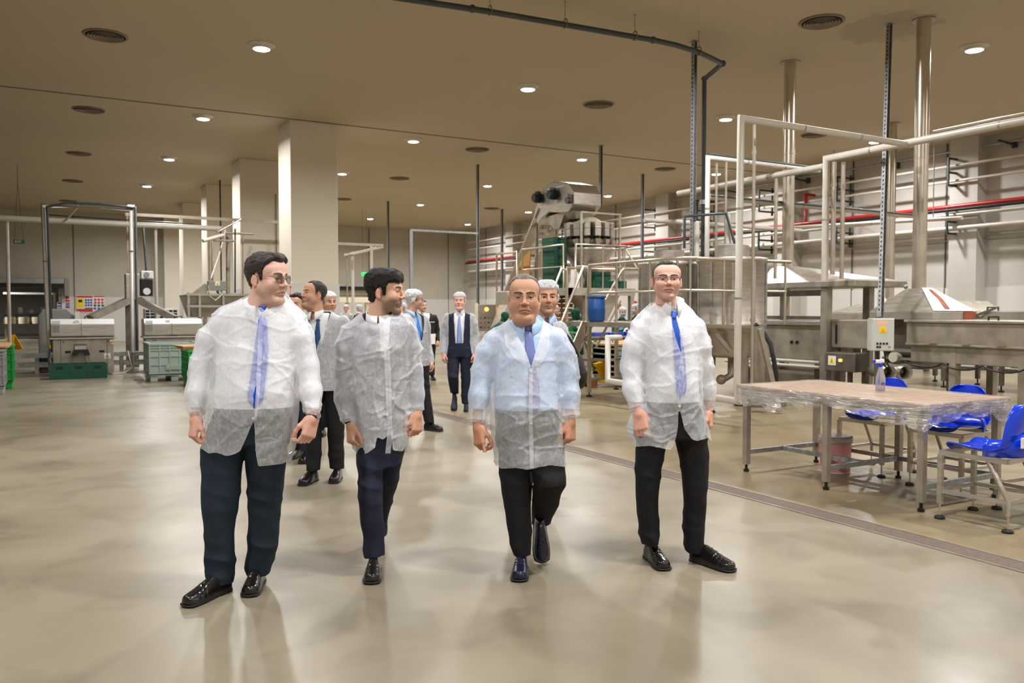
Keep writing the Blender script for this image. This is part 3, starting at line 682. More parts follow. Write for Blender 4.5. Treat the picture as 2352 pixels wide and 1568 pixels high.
t = thing('oven_dome', 'near steel oven dome with rusty white sloped side', 'hood', (fA.x, fA.y, 1.335))
x0, x1, y0, y1 = 11.45, 12.5, fA.y - .62, fA.y + .45
MB().box((x0, y0, 1.335), (x1, y1, 1.46)).build('base', 'steel', t, bevel=.008)
MB().frustum((x0, y0), (x1, y1), 1.46, (fA.x - .13, fA.y - .13), (fA.x + .13, fA.y + .13), 1.82).build('pyramid', 'steel', t)
p0, p1, p2, p3 = Vector((x0, y0, 1.462)), Vector((x1, y0, 1.462)), Vector((fA.x + .13, fA.y - .13, 1.822)), Vector((fA.x - .13, fA.y - .13, 1.822)); e = Vector((0, -.006, .008))
MB().add([p0 + e, p1 + e, p2 + e, p3 + e], [(0, 1, 2, 3)]).build('pale_side_panel', 'white_panel', t, solid=.003)
q = lambda u, v: (p0 * (1 - u) + p1 * u) * (1 - v) + (p3 * (1 - u) + p2 * u) * v + e * 2
MB().add([q(.3, .08), q(.42, .06), q(.55, .5), q(.62, .88), q(.45, .92), q(.4, .5)], [(0, 1, 2, 3, 4, 5)]).build('rust_stain', 'dusty_red', t, solid=.002)
MB().box((x0 + .75, y0 - .008, 1.335), (x1, y0, 1.46)).build('rust_edge', 'dusty_red', t)
MB().ball((fA.x - .1, fA.y + .16, 1.85), .035).build('dome_knob', 'dull_steel', t)
t = thing('far_oven_dome', 'farther steel dome under the flue behind the grey cabinet', 'hood', (fC.x, fC.y, 0))
MB().box((fC.x - .75, fC.y - .8, .75), (fC.x + .75, fC.y + 1.2, 1.42)).build('body', 'dull_steel', t, bevel=.02)
MB().frustum((fC.x - .75, fC.y - .75), (fC.x + .75, fC.y + 1.2), 1.42, (fC.x - .13, fC.y - .13), (fC.x + .13, fC.y + .13), 1.78).build('pyramid', 'steel', t)
for dx in (-.6, .6):
    for dy in (-.6, 1.0): MB().bar((fC.x + dx, fC.y + dy, 0), (fC.x + dx, fC.y + dy, .75), .1, .1).build('leg', 'dark_steel', t)
t = thing('inclined_feeder', 'steel feeder with sloping end behind the oven at the right', 'machine', (15.5, 9.4, 0))
MB().prism([(11.2, .9), (5.0, .9), (5.0, 1.45), (9.3, 1.47), (9.6, 1.66), (10.0, 1.66)], 0, 14.9, 16.2).build('body', 'dull_steel', t, bevel=.02)
c = P(2252, 712, X=14.88); MB().cyl((14.86, c.y, 1.42), (14.9, c.y, 1.42), .06, n=14).build('pale_cap', 'cream_paint', t); MB().bar((14.86, c.y + .3, 1.30), (14.86, c.y - .3, 1.52), .03, .04).build('slide_bar', 'dark_steel', t)
for y in (8.9, 6.2): MB().tube([(15.2, y - .1, 1.46), (15.2, y - .1, 1.53), (15.2, y + .1, 1.53), (15.2, y + .1, 1.46)], .015, 6).build('handle', 'black_plastic', t)
for y in (10.6, 9.7, 8.6, 7.4):
    for x in (15.0, 16.1):
        l = MB().bar((x, y, .12), (x, y, .95), .07, .07).build('leg', 'dark_steel', t); MB().cyl((x, y, 0), (x, y, .03), .05, n=10).cyl((x, y, .02), (x, y, .14), .014, n=8).build('foot', 'black_metal', t)
MB().bar((15.0, 10.6, .4), (15.0, 7.4, .4), .05, .05).build('stretcher', 'dark_steel', t)
MB().box((14.8, 7.9, .46), (15.3, 8.35, .92)).build('hanging_box', 'dull_steel', t, bevel=.02)
# duct stubs under the oven
for i, (px, m) in enumerate(((2044, 'brown_paint'), (2081, 'black_metal'))):
    c = P(px, 856, d=12.3); t = thing('duct_stub', ['open duct end with brown inner disc below the grey cabinet', 'dark open duct end under the oven start'][i], 'duct', c)
    MB().cyl(c, c + Vector((.3, .5, 0)), .1, n=20, cap=False).build('tube', 'steel', t, solid=.006); MB().cyl(c + Vector((.2, .36, 0)), c + Vector((.21, .37, 0)), .095, n=20).build('inner_disc', m, t)  # plain coloured disc set inside each open tube
    MB().bar(c + Vector((.15, .25, -.1)), (c.x + .15, c.y + .25, 0), .04, .04).build('support', 'dark_steel', t)

# ---- grey electric cabinet on its rod
R0 = P(2043, 55, z=CEIL)
t = thing('electric_cabinet', 'light grey electric cabinet with orange display and small buttons', 'cabinet', (R0.x, R0.y, 1.0))
ex_ = P(2005, 770, d=12.0); ey_ = P(2052, 770, d=12.0)
fx = (ex_ + ey_) / 2; yaw = math.radians(-34)
t.location = (fx.x, fx.y, 0); t.rotation_euler = (0, 0, yaw)
z0 = 1.48 - (806 - 712) * 12.0 / F; z1 = 1.48 - (731 - 712) * 12.0 / F; hw = .157
MB().box((-hw, 0, z0), (hw, .2, z1)).build('body', 'cabinet_paint', t, world=False, bevel=.008)
MB().box((-hw + .008, -.012, z0 + .008), (hw - .008, 0, z1 - .008)).build('door', 'cabinet_paint', t, world=False, bevel=.005)
text('5 0 9', .062, Vector((-.02, -.015, z1 - .07)), Euler((math.pi / 2, 0, 0)), 'red_led', t, 'display_digits', world=False)
MB().box((-.055, -.016, z1 - .21), (.035, -.011, z1 - .12)).build('warning_sticker', 'sticker_yellow', t, world=False)
MB().prism([(-.045, z1 - .20), (.025, z1 - .20), (-.01, z1 - .135)], 1, -.018, -.0155).build('triangle', 'yellow', t, world=False)
for k in range(5): 
    x, z = (-.085 + .045 * (k % 4), z0 + (.11 if k < 4 else .06)); MB().box((x - .012, -.024, z - .014), (x + .012, -.01, z + .014)).build('button', 'black_plastic', t, world=False)
MB().box((-.06, -.024, z0 + .046), (-.036, -.01, z0 + .074)).build('button', 'black_plastic', t, world=False)
MB().box((.07, -.018, z0 + .05), (.1, -.01, z0 + .07)).build('label_plate', 'grey_plastic', t, world=False)
MB().cyl((hw, .1, z0 + .12), (hw + .03, .1, z0 + .12), .025, n=14).build('red_switch', 'orange', t, world=False)
MB().box((-.03, .2, z0 + .1), (.03, .26, z1 + .02)).build('mounting_post', 'galvanized', t, world=False); MB().bar((0, .23, z0 + .1), (0, .23, 0), .06, .06).build('lower_post', 'dark_steel', t, world=False)
MB().tube([(-.05, .1, z0), (-.04, .1, z0 - .1), (.05, .12, z0 - .2), (.15, .3, z0 - .25)], .012, 6).tube([(.05, .1, z0), (.08, .1, z0 - .15), (.2, .2, z0 - .3)], .01, 6).build('cable', 'black_plastic', t, world=False)
# ================================================================== weigher tower
DX, DY, DZ = 11.6, 17.55, 2.03
t = thing('weigher_platform', 'high steel platform with pale railings under the round weigher', 'platform', (DX, DY, 0))
MB().box((DX, DY, DZ - .17), (DX + 2.1, DY + .12, DZ + .02)).box((DX, DY, DZ - .17), (DX + .12, DY + 2.5, DZ + .02)).box((DX + .1, DY + .1, DZ - .03), (DX + 2.1, DY + 2.5, DZ)).build('deck', 'steel', t)
for x, y in ((DX + .55, DY + .06), (DX + .2, DY + 2.3), (DX + 2.0, DY + .06), (DX + 2.0, DY + 2.3)): MB().bar((x, y, 0), (x, y, DZ - .1), .12, .12).build('leg', 'dull_steel', t)
MB().tube([(DX + .02, DY + .3, DZ), (DX + .02, DY + .3, 3.16), (DX + .02, DY + 2.4, 3.16), (DX + .02, DY + 2.4, DZ)], .026, 8).build('left_rail', 'pipe_steel', t)
MB().tube([(DX + .02, DY + .3, 2.6), (DX + .02, DY + 2.4, 2.6)], .02, 8).build('left_mid_rail', 'pipe_steel', t)
MB().tube([(DX + .2, DY + .02, DZ), (DX + .2, DY + .02, 3.16), (DX + 2.0, DY + .02, 3.16), (DX + 2.05, DY + .5, 3.14), (DX + 2.05, DY + 2.3, 3.14)], .026, 8).build('front_rail', 'pipe_steel', t)
MB().tube([(DX + .2, DY + .02, 2.6), (DX + 2.0, DY + .02, 2.6)], .02, 8).build('front_mid_rail', 'pipe_steel', t)
for x, y in ((DX + .02, DY + 1.35), (DX + 1.05, DY + .02), (DX + 1.75, DY + .02), (DX + 2.05, DY + .5), (DX + 2.05, DY + 1.4)): MB().cyl((x, y, DZ), (x, y, 3.15), .02, n=8).build('rail_post', 'pipe_steel', t)
MB().tube([(DX + 2.05, DY + .4, 3.14), (DX + 2.3, DY + .1, 2.5), (DX + 2.25, DY + .0, 1.2)], .025, 8).build('cable_guide', 'white_pipe', t)
# second railing further left with bright horizontal
MB().tube([(DX + .02, DY + 3.9, 1.8), (DX + .02, DY + 3.9, 3.12), (DX + .02, DY + 2.7, 3.12), (DX + .02, DY + 2.7, 1.8)], .03, 8).build('back_rail', 'pipe_steel', t)
MB().frustum((DX + 1.12 - .12, DY + .2), (DX + 1.12 + .12, DY + .44), 1.05, (DX + .52, DY + .12), (DX + 1.7, DY + 1.0), DZ - .12).build('under_funnel', 'steel', t)
wx, wy = 12.95, 18.65
t = thing('multihead_weigher', 'round steel multihead weigher with ring of hoppers over a cone', 'weigher', (wx, wy, DZ))
MB().lathe([(.70, 1.12), (.74, 1.12), (.72, 1.04), (.16, .30), (.16, .05), (.0001, .05)], (wx, wy, DZ), 36).build('discharge_cone', 'steel', t)
MB().lathe([(.0001, 1.15), (.55, 1.15), (.6, 1.2), (.6, 1.32), (.45, 1.36), (.42, 1.75), (.0001, 1.86)], (wx, wy, DZ), 30).build('core', 'dark_steel', t)
for k in range(14):
    a = 2 * math.pi * k / 14; M = Matrix.Translation((wx, wy, DZ)) @ Matrix.Rotation(a, 4, 'Z')
    MB().box((.50, -.085, 1.42), (.67, .085, 1.80), M=M).box((.52, -.09, 1.62), (.685, .09, 1.66), M=M).build('feed_hopper', 'steel', t, bevel=.01)
    MB().frustum((.56, -.05), (.66, .05), 1.16, (.5, -.08), (.70, .08), 1.34).build('weigh_bucket', 'pipe_steel', t, world=False).matrix_local = root_matrix(t).inverted() @ M
    MB().box((.46, -.05, 1.34), (.6, .05, 1.42), M=M).build('gate', 'black_metal', t)
MB().lathe([(.0001, 1.98), (.18, 1.96), (.34, 1.86), (.42, 1.78)], (wx, wy, DZ), 24).build('top_cone', 'cream_paint', t)
MB().box((wx - .75, wy - .75, 1.98 + DZ), (wx + .55, wy - .72, 2.02 + DZ)).build('frame_rail', 'pipe_steel', t)
for x, y in ((wx - .72, wy - .7), (wx + .52, wy - .7)): MB().bar((x, y, DZ), (x, y, DZ + 2.0), .05, .05).build('frame_post', 'pipe_steel', t)
t = thing('bucket_elevator', 'inclined steel elevator with boxy head and two motors above the weigher', 'elevator', (12.4, 21, 0))
# side outline in the Y-Z plane, head box reaching toward -Y over the weigher
X0, X1 = 12.35, 13.05
def yz(px, py, X=12.35):
    p = P(px, py, X=X); return (p.y, p.z)
head = [(20.15, 4.55), (19.9, 4.92), (19.3, 5.02), (18.6, 4.86), (18.35, 4.6), (18.35, 4.28), (18.6, 4.1), (19.0, 4.12), (19.6, 4.2), (20.0, 4.05), (20.2, 3.9), (20.35, 4.3)]
MB().prism(head, 0, X0 - .1, X1 + .1).build('head_box', 'steel', t, bevel=.02)
MB().box((X0 - .12, 18.75, 4.80), (X1 + .12, 19.6, 4.84)).build('lid_strip', 'white_panel', t)
MB().prism([(19.9, 4.1), (18.9, 4.15), (19.2, 3.72), (19.5, 3.72)], 0, X0, X1).build('drop_chute', 'dull_steel', t)
MB().frustum((12.5, 18.6), (12.95, 19.0), 3.95, (12.3, 18.4), (13.1, 19.2), 4.12).build('outlet_spout', 'steel', t)
for x in (X0, X1):
    MB().bar((x, 20.1, 4.35), (x, 23.3, .55), .06, .3, up=(1, 0, 0)).build('side_beam', 'steel', t)
    MB().bar((x - .04, 20.3, 4.25), (x - .04, 23.4, .6), .03, .1, up=(1, 0, 0)).build('inner_slot', 'black_metal', t)
for k in range(24):
    f = k / 24; MB().box((X0, 20.2 + 3.1 * f, 4.2 - 3.68 * f), (X1, 20.25 + 3.1 * f, 4.3 - 3.68 * f)).build('flight', 'pipe_steel', t)
for y, z, s in ((19.95, 4.62, 1), (19.15, 4.62, 1), (18.45, 4.38, .6)):
    q = MB().cyl((X0 - .12, y, z), (X0 - .38 * s, y, z), .11 * s, n=16)
    for k in range(4): q.cyl((X0 - .15 - .05 * k * s, y, z), (X0 - .165 - .05 * k * s, y, z), .14 * s, n=16)
    q.build('motor', 'bracket_paint' if s == 1 else 'dark_steel', t); MB().box((X0 - .3 * s, y - .06, z + .08), (X0 - .16, y + .06, z + .18)).build('terminal_box', 'dark_steel', t)
MB().bar((X0, 20.4, DZ), (X0, 20.4, 4.1), .07, .07).bar((X1, 20.4, DZ), (X1, 20.4, 4.1), .07, .07).build('support_post', 'dull_steel', t)
MB().bar((X0 - .1, 23.3, .0), (X0 - .1, 23.3, .8), .08, .08).bar((X1 + .1, 23.3, .0), (X1 + .1, 23.3, .8), .08, .08).build('foot_frame', 'dull_steel', t)
t = thing('ochre_chute', 'ochre board chute leaning beside the inclined elevator', 'chute', (12.0, 20.6, 0))
MB().add([(12.1, 20.3, 3.2), (12.1, 20.9, 2.9), (12.1, 21.9, 1.0), (12.1, 20.9, .9), (12.1, 20.4, 2.1)], [(0, 1, 2, 3, 4)]).build('board', 'ochre_board', t, solid=.02)
MB().bar((12.12, 20.95, 0), (12.12, 20.95, 1.2), .06, .06).bar((12.12, 21.7, 0), (12.12, 21.7, 1.2), .06, .06).build('board_leg', 'dull_steel', t)
# crates
def crate_mesh(name, lab, loc, w_, d_, h_, m, group, rz=0):
    t = thing(name, lab, 'crate', loc, rz, group); b = MB(); tk = .012
    b.box((-w_ / 2, -d_ / 2, 0), (w_ / 2, d_ / 2, .015))
    for sx in (-1, 1): b.box((sx * w_ / 2 - tk * (sx > 0), -d_ / 2, 0), (sx * w_ / 2 + tk * (sx < 0), d_ / 2, h_))
    for sy in (-1, 1): b.box((-w_ / 2, sy * d_ / 2 - tk * (sy > 0), 0), (w_ / 2, sy * d_ / 2 + tk * (sy < 0), h_))
    b.build('shell', m, t, world=False)
    r = MB(); 
    for sy in (-1, 1):
        for z in (h_ * .93, h_ * .5, h_ * .06): r.box((-w_ / 2 - .008, sy * (d_ / 2 + .004) - .006, z - .012), (w_ / 2 + .008, sy * (d_ / 2 + .004) + .006, z + .012))
        n = max(4, int(w_ / .05))
        for k in range(n + 1):
            x = -w_ / 2 + w_ * k / n; r.box((x - .004, sy * (d_ / 2 + .003) - .004, 0), (x + .004, sy * (d_ / 2 + .003) + .004, h_))
    for sx in (-1, 1):
        for z in (h_ * .93, h_ * .5, h_ * .06): r.box((sx * (w_ / 2 + .004) - .006, -d_ / 2 - .008, z - .012), (sx * (w_ / 2 + .004) + .006, d_ / 2 + .008, z + .012))
    r.build('rib_grid', m, t, world=False, kind='stuff')
    g = MB()
    for sy in (-1, 1): g.box((-.06, sy * (d_ / 2 + .004) - .005, h_ * .68), (.06, sy * (d_ / 2 + .004) + .005, h_ * .84))
    g.build('hand_slot', 'black_metal', t, world=False, kind='stuff'); return t
cr = None
for k in range(6):
    lab = 'dark green vented crate on the weigher platform, %s of the tall stack' % ['bottom one', 'second from the bottom', 'third from the bottom', 'third from the top', 'second from the top', 'topmost'][k]
    if cr is None: cr = crate_mesh('plastic_crate', lab, (11.98, 18.85, DZ), .40, .58, .225, 'crate_green', 'tall green crate stack by the weigher')
    else: dup(cr, (11.98 + random.uniform(-.012, .012), 18.85, DZ + .232 * k), random.uniform(-.02, .02), lab)
cr2 = None
for k, (x, z) in enumerate(((12.75, 0), (13.3, 0), (12.78, .232))):
    lab = ['left lower green crate under the weigher cone', 'right green crate under the weigher cone', 'green crate on top of the left one under the cone'][k]
    if cr2 is None: cr2 = crate_mesh('plastic_crate', lab, (x, 17.95, DZ), .52, .36, .225, 'crate_green', 'green crates under the weigher cone')
    else: dup(cr2, (x, 17.95, DZ + z), None, lab)
for k in range(3):
    lab = 'dark green crate on the floor under the %s outlet of the first slicer' % ['left side of the', 'middle of the', 'right side of the'][k]
    lab = ['left of the three dark green crates catching water at the slicer', 'middle of the three dark green crates below the slicer outlet', 'right of the three dark green crates before the slicer'][k]
    if k == 0: c3 = crate_mesh('plastic_crate', lab, (.27, 20.35, 0), .355, .56, .32, 'crate_green', 'three green crates before the slicer')
    else: dup(c3, (.27 + .365 * k, 20.35, 0), None, lab)
# cardboard stack below platform
st = P(1284, 712, Y=19.0); 
for k in range(7):
    z = 1.05 + k * .13; nm = ['lowest', 'second', 'third', 'middle', 'fifth', 'sixth', 'topmost'][k]
    if k == 0:
        cb = thing('cardboard_layer', 'brown cardboard sheet pile on a rack, %s layer' % nm, 'cardboard', (st.x, 19.0, z), 0, 'brown cardboard layers on the rack'); MB().box((-.25, -.3, 0), (.25, .3, .085)).build('sheet_pile', 'cardboard', cb, world=False, bevel=.008)
    else: dup(cb, (st.x + random.uniform(-.02, .02), 19.0, z), random.uniform(-.03, .03), 'brown cardboard sheet pile on a rack, %s layer' % nm)
t = thing('cardboard_rack', 'dark rack holding the brown cardboard layers', 'rack', (st.x, 19.0, 0))
for x in (-.3, .3):
    for y in (-.33, .33): MB().bar((st.x + x, 19 + y, 0), (st.x + x, 19 + y, 1.98), .04, .04).build('post', 'dark_steel', t)
for k in range(7): MB().box((st.x - .3, 18.67, 1.03 + k * .13), (st.x + .3, 19.33, 1.045 + k * .13)).build('shelf', 'dark_steel', t)

# ---- sorting table, pallet jack and bin behind the men
c = P(1400, 775, d=16.9)
t = thing('packing_table', 'steel packing table with blue tray edges behind the step platform', 'table', (c.x, c.y, 0))
MB().box((c.x - .42, c.y - .1, .90), (c.x + 1.1, c.y + .6, .95)).build('top', 'steel', t); MB().box((c.x - .36, c.y, .3), (c.x + 1.05, c.y + .5, .33)).build('shelf', 'dull_steel', t)
for x in (-.38, 1.05):
    for y in (-.05, .55): MB().bar((c.x + x, c.y + y, 0), (c.x + x, c.y + y, .9), .05, .05).build('leg', 'dull_steel', t)
for k, x in enumerate((-.2, .2, .6)):
    b = thing('blue_tray', ['left blue tray on the packing table', 'middle blue tray on the packing table', 'right blue tray on the packing table'][k], 'tray', (c.x + x, c.y + .2, .95), 0, 'blue trays on the packing table')
    MB().frustum((c.x + x - .17, c.y + .03), (c.x + x + .17, c.y + .4), .95, (c.x + x - .19, c.y), (c.x + x + .19, c.y + .42), 1.02).build('tray_body', 'chair_blue', b)
b = thing('steel_fitting_pile', 'cluster of steel fittings on the table behind the men', 'fitting', (c.x + .75, c.y - .3, .95))
for k in range(9):
    a = k * .7; p = Vector((c.x + .62 + .12 * math.cos(a), c.y + .12 + .1 * math.sin(a), .98 + .04 * (k % 3))); MB().cyl(p, p + Vector((.05 * math.cos(a * 2), .03, .07)), .03, .02, n=10).build('fitting', 'pipe_steel', b)
c = P(1442, 855, d=15.0)
t = thing('pallet_jack', 'yellow hand pallet jack with dark twin wheels', 'pallet jack', (c.x, c.y, 0))
g = P(1405, 888, z=0); 
MB().bar((g.x - .25, g.y, .11), (g.x + 1.0, g.y - .1, .11), .16, .05).bar((g.x - .25, g.y + .45, .11), (g.x + 1.0, g.y + .35, .11), .16, .05).build('fork', 'yellow', t)
MB().bar((g.x - .02, g.y + .15, .12), (g.x - .22, g.y + .15, .46), .17, .05, up=(0, 1, 0)).bar((g.x - .3, g.y + .15, .42), (g.x - .12, g.y + .15, .45), .16, .06).build('mast_plate', 'yellow', t)
MB().bar((g.x - .3, g.y + .15, .3), (g.x - .6, g.y + .15, 1.05), .03, .03).build('tow_bar', 'dark_steel', t)
for k in range(2): MB().cyl((g.x - .42 - .0, g.y + .05 + .13 * k, .09), (g.x - .42, g.y + .12 + .13 * k, .09), .09, n=20).build('steer_wheel', 'dusty_red' if k == 0 else 'rubber', t)
t = thing('vented_bin', 'pale green vented bin with orange cardboard on top on the jack', 'bin', (c.x, c.y, 0.14))
bx, by = g.x + .42, g.y + .2
MB().box((bx - .45, by - .4, .2), (bx + .5, by + .4, .8)).build('shell', 'bin_green', t, bevel=.02)
for k in range(5): MB().box((bx - .465, by - .42, .28 + k * .11), (bx + .515, by + .42, .31 + k * .11)).build('rib', 'bin_green', t)
for k in range(8): MB().box((bx - .45 + k * .13, by - .415, .2), (bx - .43 + k * .13, by + .415, .8)).build('upright_rib', 'bin_green', t)
for x in (-.35, .4): MB().box((bx + x - .08, by - .38, .135), (bx + x + .08, by + .38, .2)).build('runner', 'bin_green', t)
t = thing('orange_cardboard', 'orange-brown cardboard sheet heaped on the pale green bin', 'cardboard', (bx, by, .8))
MB().box((bx - .5, by - .42, .80), (bx + .5, by + .42, .83)).add([(bx - .48, by - .4, .83), (bx + .3, by - .42, .83), (bx + .2, by, .93), (bx - .3, by, .93)], [(0, 1, 2, 3)]).build('sheet', 'cardboard', t)

# ================================================================== table, chairs, bucket, bottle
TX0, TX1, TY0, TY1, TZ = 5.53, 6.58, 3.70, 5.58, .80
t = thing('work_table', 'steel framed work table with brown board top at the right', 'table', ((TX0 + TX1) / 2, (TY0 + TY1) / 2, 0))
MB().box((TX0, TY0, TZ - .03), (TX1, TY1, TZ - .004)).build('top', 'table_board', t, bevel=.004)
MB().box((TX0 + .03, TY0 + .03, TZ - .09), (TX1 - .03, TY0 + .07, TZ - .03)).box((TX0 + .03, TY1 - .07, TZ - .09), (TX1 - .03, TY1 - .03, TZ - .03)).box((TX0 + .03, TY0 + .03, TZ - .09), (TX0 + .07, TY1 - .03, TZ - .03)).box((TX1 - .07, TY0 + .03, TZ - .09), (TX1 - .03, TY1 - .03, TZ - .03)).build('apron_frame', 'dull_steel', t)
for x in (TX0 + .06, TX1 - .06):
    for y in (TY0 + .07, 4.62, TY1 - .07):
        l = MB().box((x - .025, y - .025, .07), (x + .025, y + .025, TZ - .03)).build('leg', 'dull_steel', t)
        MB().cyl((x, y, .0), (x, y, .025), .025, n=12).cyl((x, y, .02), (x, y, .075), .013, n=8).build('levelling_foot', 'black_plastic', l)
for y in (TY0 + .07, 4.62, TY1 - .07):
    MB().box((TX0 + .06, y - .015, .16), (TX1 - .06, y + .015, .20)).build('stretcher', 'galvanized', t)
MB().box((TX1 - .075, TY0 + .07, .16), (TX1 - .045, TY1 - .07, .20)).build('long_stretcher', 'galvanized', t)
MB().box(((TX0 + TX1) / 2 - .015, 4.62, .16), ((TX0 + TX1) / 2 + .015, TY1 - .07, .2)).build('long_stretcher', 'galvanized', t)
# cling film
def film_material():
    m = bpy.data.materials.new('cling_film'); m.use_nodes = True; N = m.node_tree.nodes; L = m.node_tree.links; N.remove(N['Principled BSDF']); out = N['Material Output']
    tc = N.new('ShaderNodeTexCoord'); mp = N.new('ShaderNodeMapping'); mp.inputs['Scale'].default_value = (3, 1.2, 9); L.new(tc.outputs['Object'], mp.inputs[0])
    n = N.new('ShaderNodeTexNoise'); n.inputs['Scale'].default_value = 6; n.inputs['Detail'].default_value = 6; n.inputs['Distortion'].default_value = 1.2; L.new(mp.outputs[0], n.inputs['Vector'])
    bp = N.new('ShaderNodeBump'); bp.inputs['Strength'].default_value = .9; bp.inputs['Distance'].default_value = .03; L.new(n.outputs[0], bp.inputs['Height'])
    g = N.new('ShaderNodeBsdfGlossy'); g.inputs['Roughness'].default_value = .12; g.inputs[0].default_value = (1, 1, 1, 1); L.new(bp.outputs[0], g.inputs['Normal'])
    d = N.new('ShaderNodeBsdfDiffuse'); d.inputs[0].default_value = rgb(215, 212, 206); L.new(bp.outputs[0], d.inputs['Normal'])
    tr = N.new('ShaderNodeBsdfTransparent')
    m1 = N.new('ShaderNodeMixShader'); m1.inputs[0].default_value = .45; L.new(d.outputs[0], m1.inputs[1]); L.new(g.outputs[0], m1.inputs[2])
    mr = N.new('ShaderNodeMapRange'); mr.inputs[1].default_value = .35; mr.inputs[2].default_value = .65; mr.inputs[3].default_value = .26; mr.inputs[4].default_value = .66; L.new(n.outputs[0], mr.inputs[0])
    m2 = N.new('ShaderNodeMixShader'); L.new(mr.outputs[0], m2.inputs[0]); L.new(tr.outputs[0], m2.inputs[1]); L.new(m1.outputs[0], m2.inputs[2]); L.new(m2.outputs[0], out.inputs[0])
    return m
MATS['film'] = film_material()
fw = thing('cling_film_wrap', 'crinkled clear plastic film wrapped over the brown table top', 'plastic film', ((TX0 + TX1) / 2, (TY0 + TY1) / 2, TZ))
peri = []; n1, n2 = 40, 24
for k in range(n1): peri.append((TX0, TY1 - (TY1 - TY0) * k / n1, -1, 0))
for k in range(n2): peri.append((TX0 + (TX1 - TX0) * k / n2, TY0, 0, -1))
for k in range(n1): peri.append((TX1, TY0 + (TY1 - TY0) * k / n1, 1, 0))
for k in range(n2): peri.append((TX1 - (TX1 - TX0) * k / n2, TY1, 0, 1))
vs = []; rows = 7; n = len(peri); R_ = random.Random(3)
for r in range(rows):
    for k, (x, y, nx, ny) in enumerate(peri):
        f = r / (rows - 1); drop = .155 + .04 * math.sin(k * .21) + .02 * math.sin(k * .83)
        o = .006 + .012 * math.sin(k * .9 + r * 1.1) * f + .01 * math.sin(k * 2.3 + r * 2.6) * f + .006 * R_.random() * f - .02 * f * f
        vs.append((x + nx * o, y + ny * o, TZ + .002 - drop * f))
fs = [(r * n + k, r * n + (k + 1) % n, (r + 1) * n + (k + 1) % n, (r + 1) * n + k) for r in range(rows - 1) for k in range(n)]
MB().add(vs, fs, True).build('skirt', 'film', fw)
vs = []; fs = []; a_, b_ = 30, 20
for i in range(a_ + 1):
    for j in range(b_ + 1): vs.append((TX0 - .006 + (TX1 - TX0 + .012) * j / b_, TY0 - .006 + (TY1 - TY0 + .012) * i / a_, TZ + .001 + .0025 * R_.random()))
fs = [(i * (b_ + 1) + j, i * (b_ + 1) + j + 1, (i + 1) * (b_ + 1) + j + 1, (i + 1) * (b_ + 1) + j) for i in range(a_) for j in range(b_)]
fm2 = film_material(); fm2.name = 'cling_film_flat'
for nd in fm2.node_tree.nodes:
    if nd.type == 'MAP_RANGE': nd.inputs[3].default_value = .06; nd.inputs[4].default_value = .4
    if nd.type == 'BUMP': nd.inputs['Strength'].default_value = .35
MATS['film_flat'] = fm2; MB().add(vs, fs, True).build('top_sheet', 'film_flat', fw)

def seat_shell(name, par):
    path = [(.205, .490, .17), (.215, .512, .19), (.17, .520, .205), (.08, .508, .215), (-.04, .500, .22), (-.13, .503, .222), (-.19, .53, .222), (-.225, .59, .218), (-.245, .68, .205), (-.255, .77, .18), (-.257, .825, .145), (-.255, .85, .09)]
    nu = 14; vs = []
    for i, (y, z, w_) in enumerate(path):
        back = max(0, min(1, (i - 5) / 3))
        for j in range(nu + 1):
            u = -1 + 2 * j / nu; e = abs(u) ** 3
            vs.append((u * w_, y + back * .055 * e - (1 - back) * .0, z + (1 - back) * (.028 * e - .012 * (1 - u * u) * (.5 + .5 * math.cos(u * 9)))))
    fs = [(i * (nu + 1) + j, i * (nu + 1) + j + 1, (i + 1) * (nu + 1) + j + 1, (i + 1) * (nu + 1) + j) for i in range(len(path) - 1) for j in range(nu)]
    o = MB().add(vs, fs, True).build(name, 'chair_blue', par, world=False)
    m = o.modifiers.new('solid', 'SOLIDIFY'); m.thickness = .014; m.offset = -1
    m = o.modifiers.new('sub', 'SUBSURF'); m.levels = 1; m.render_levels = 2; return o
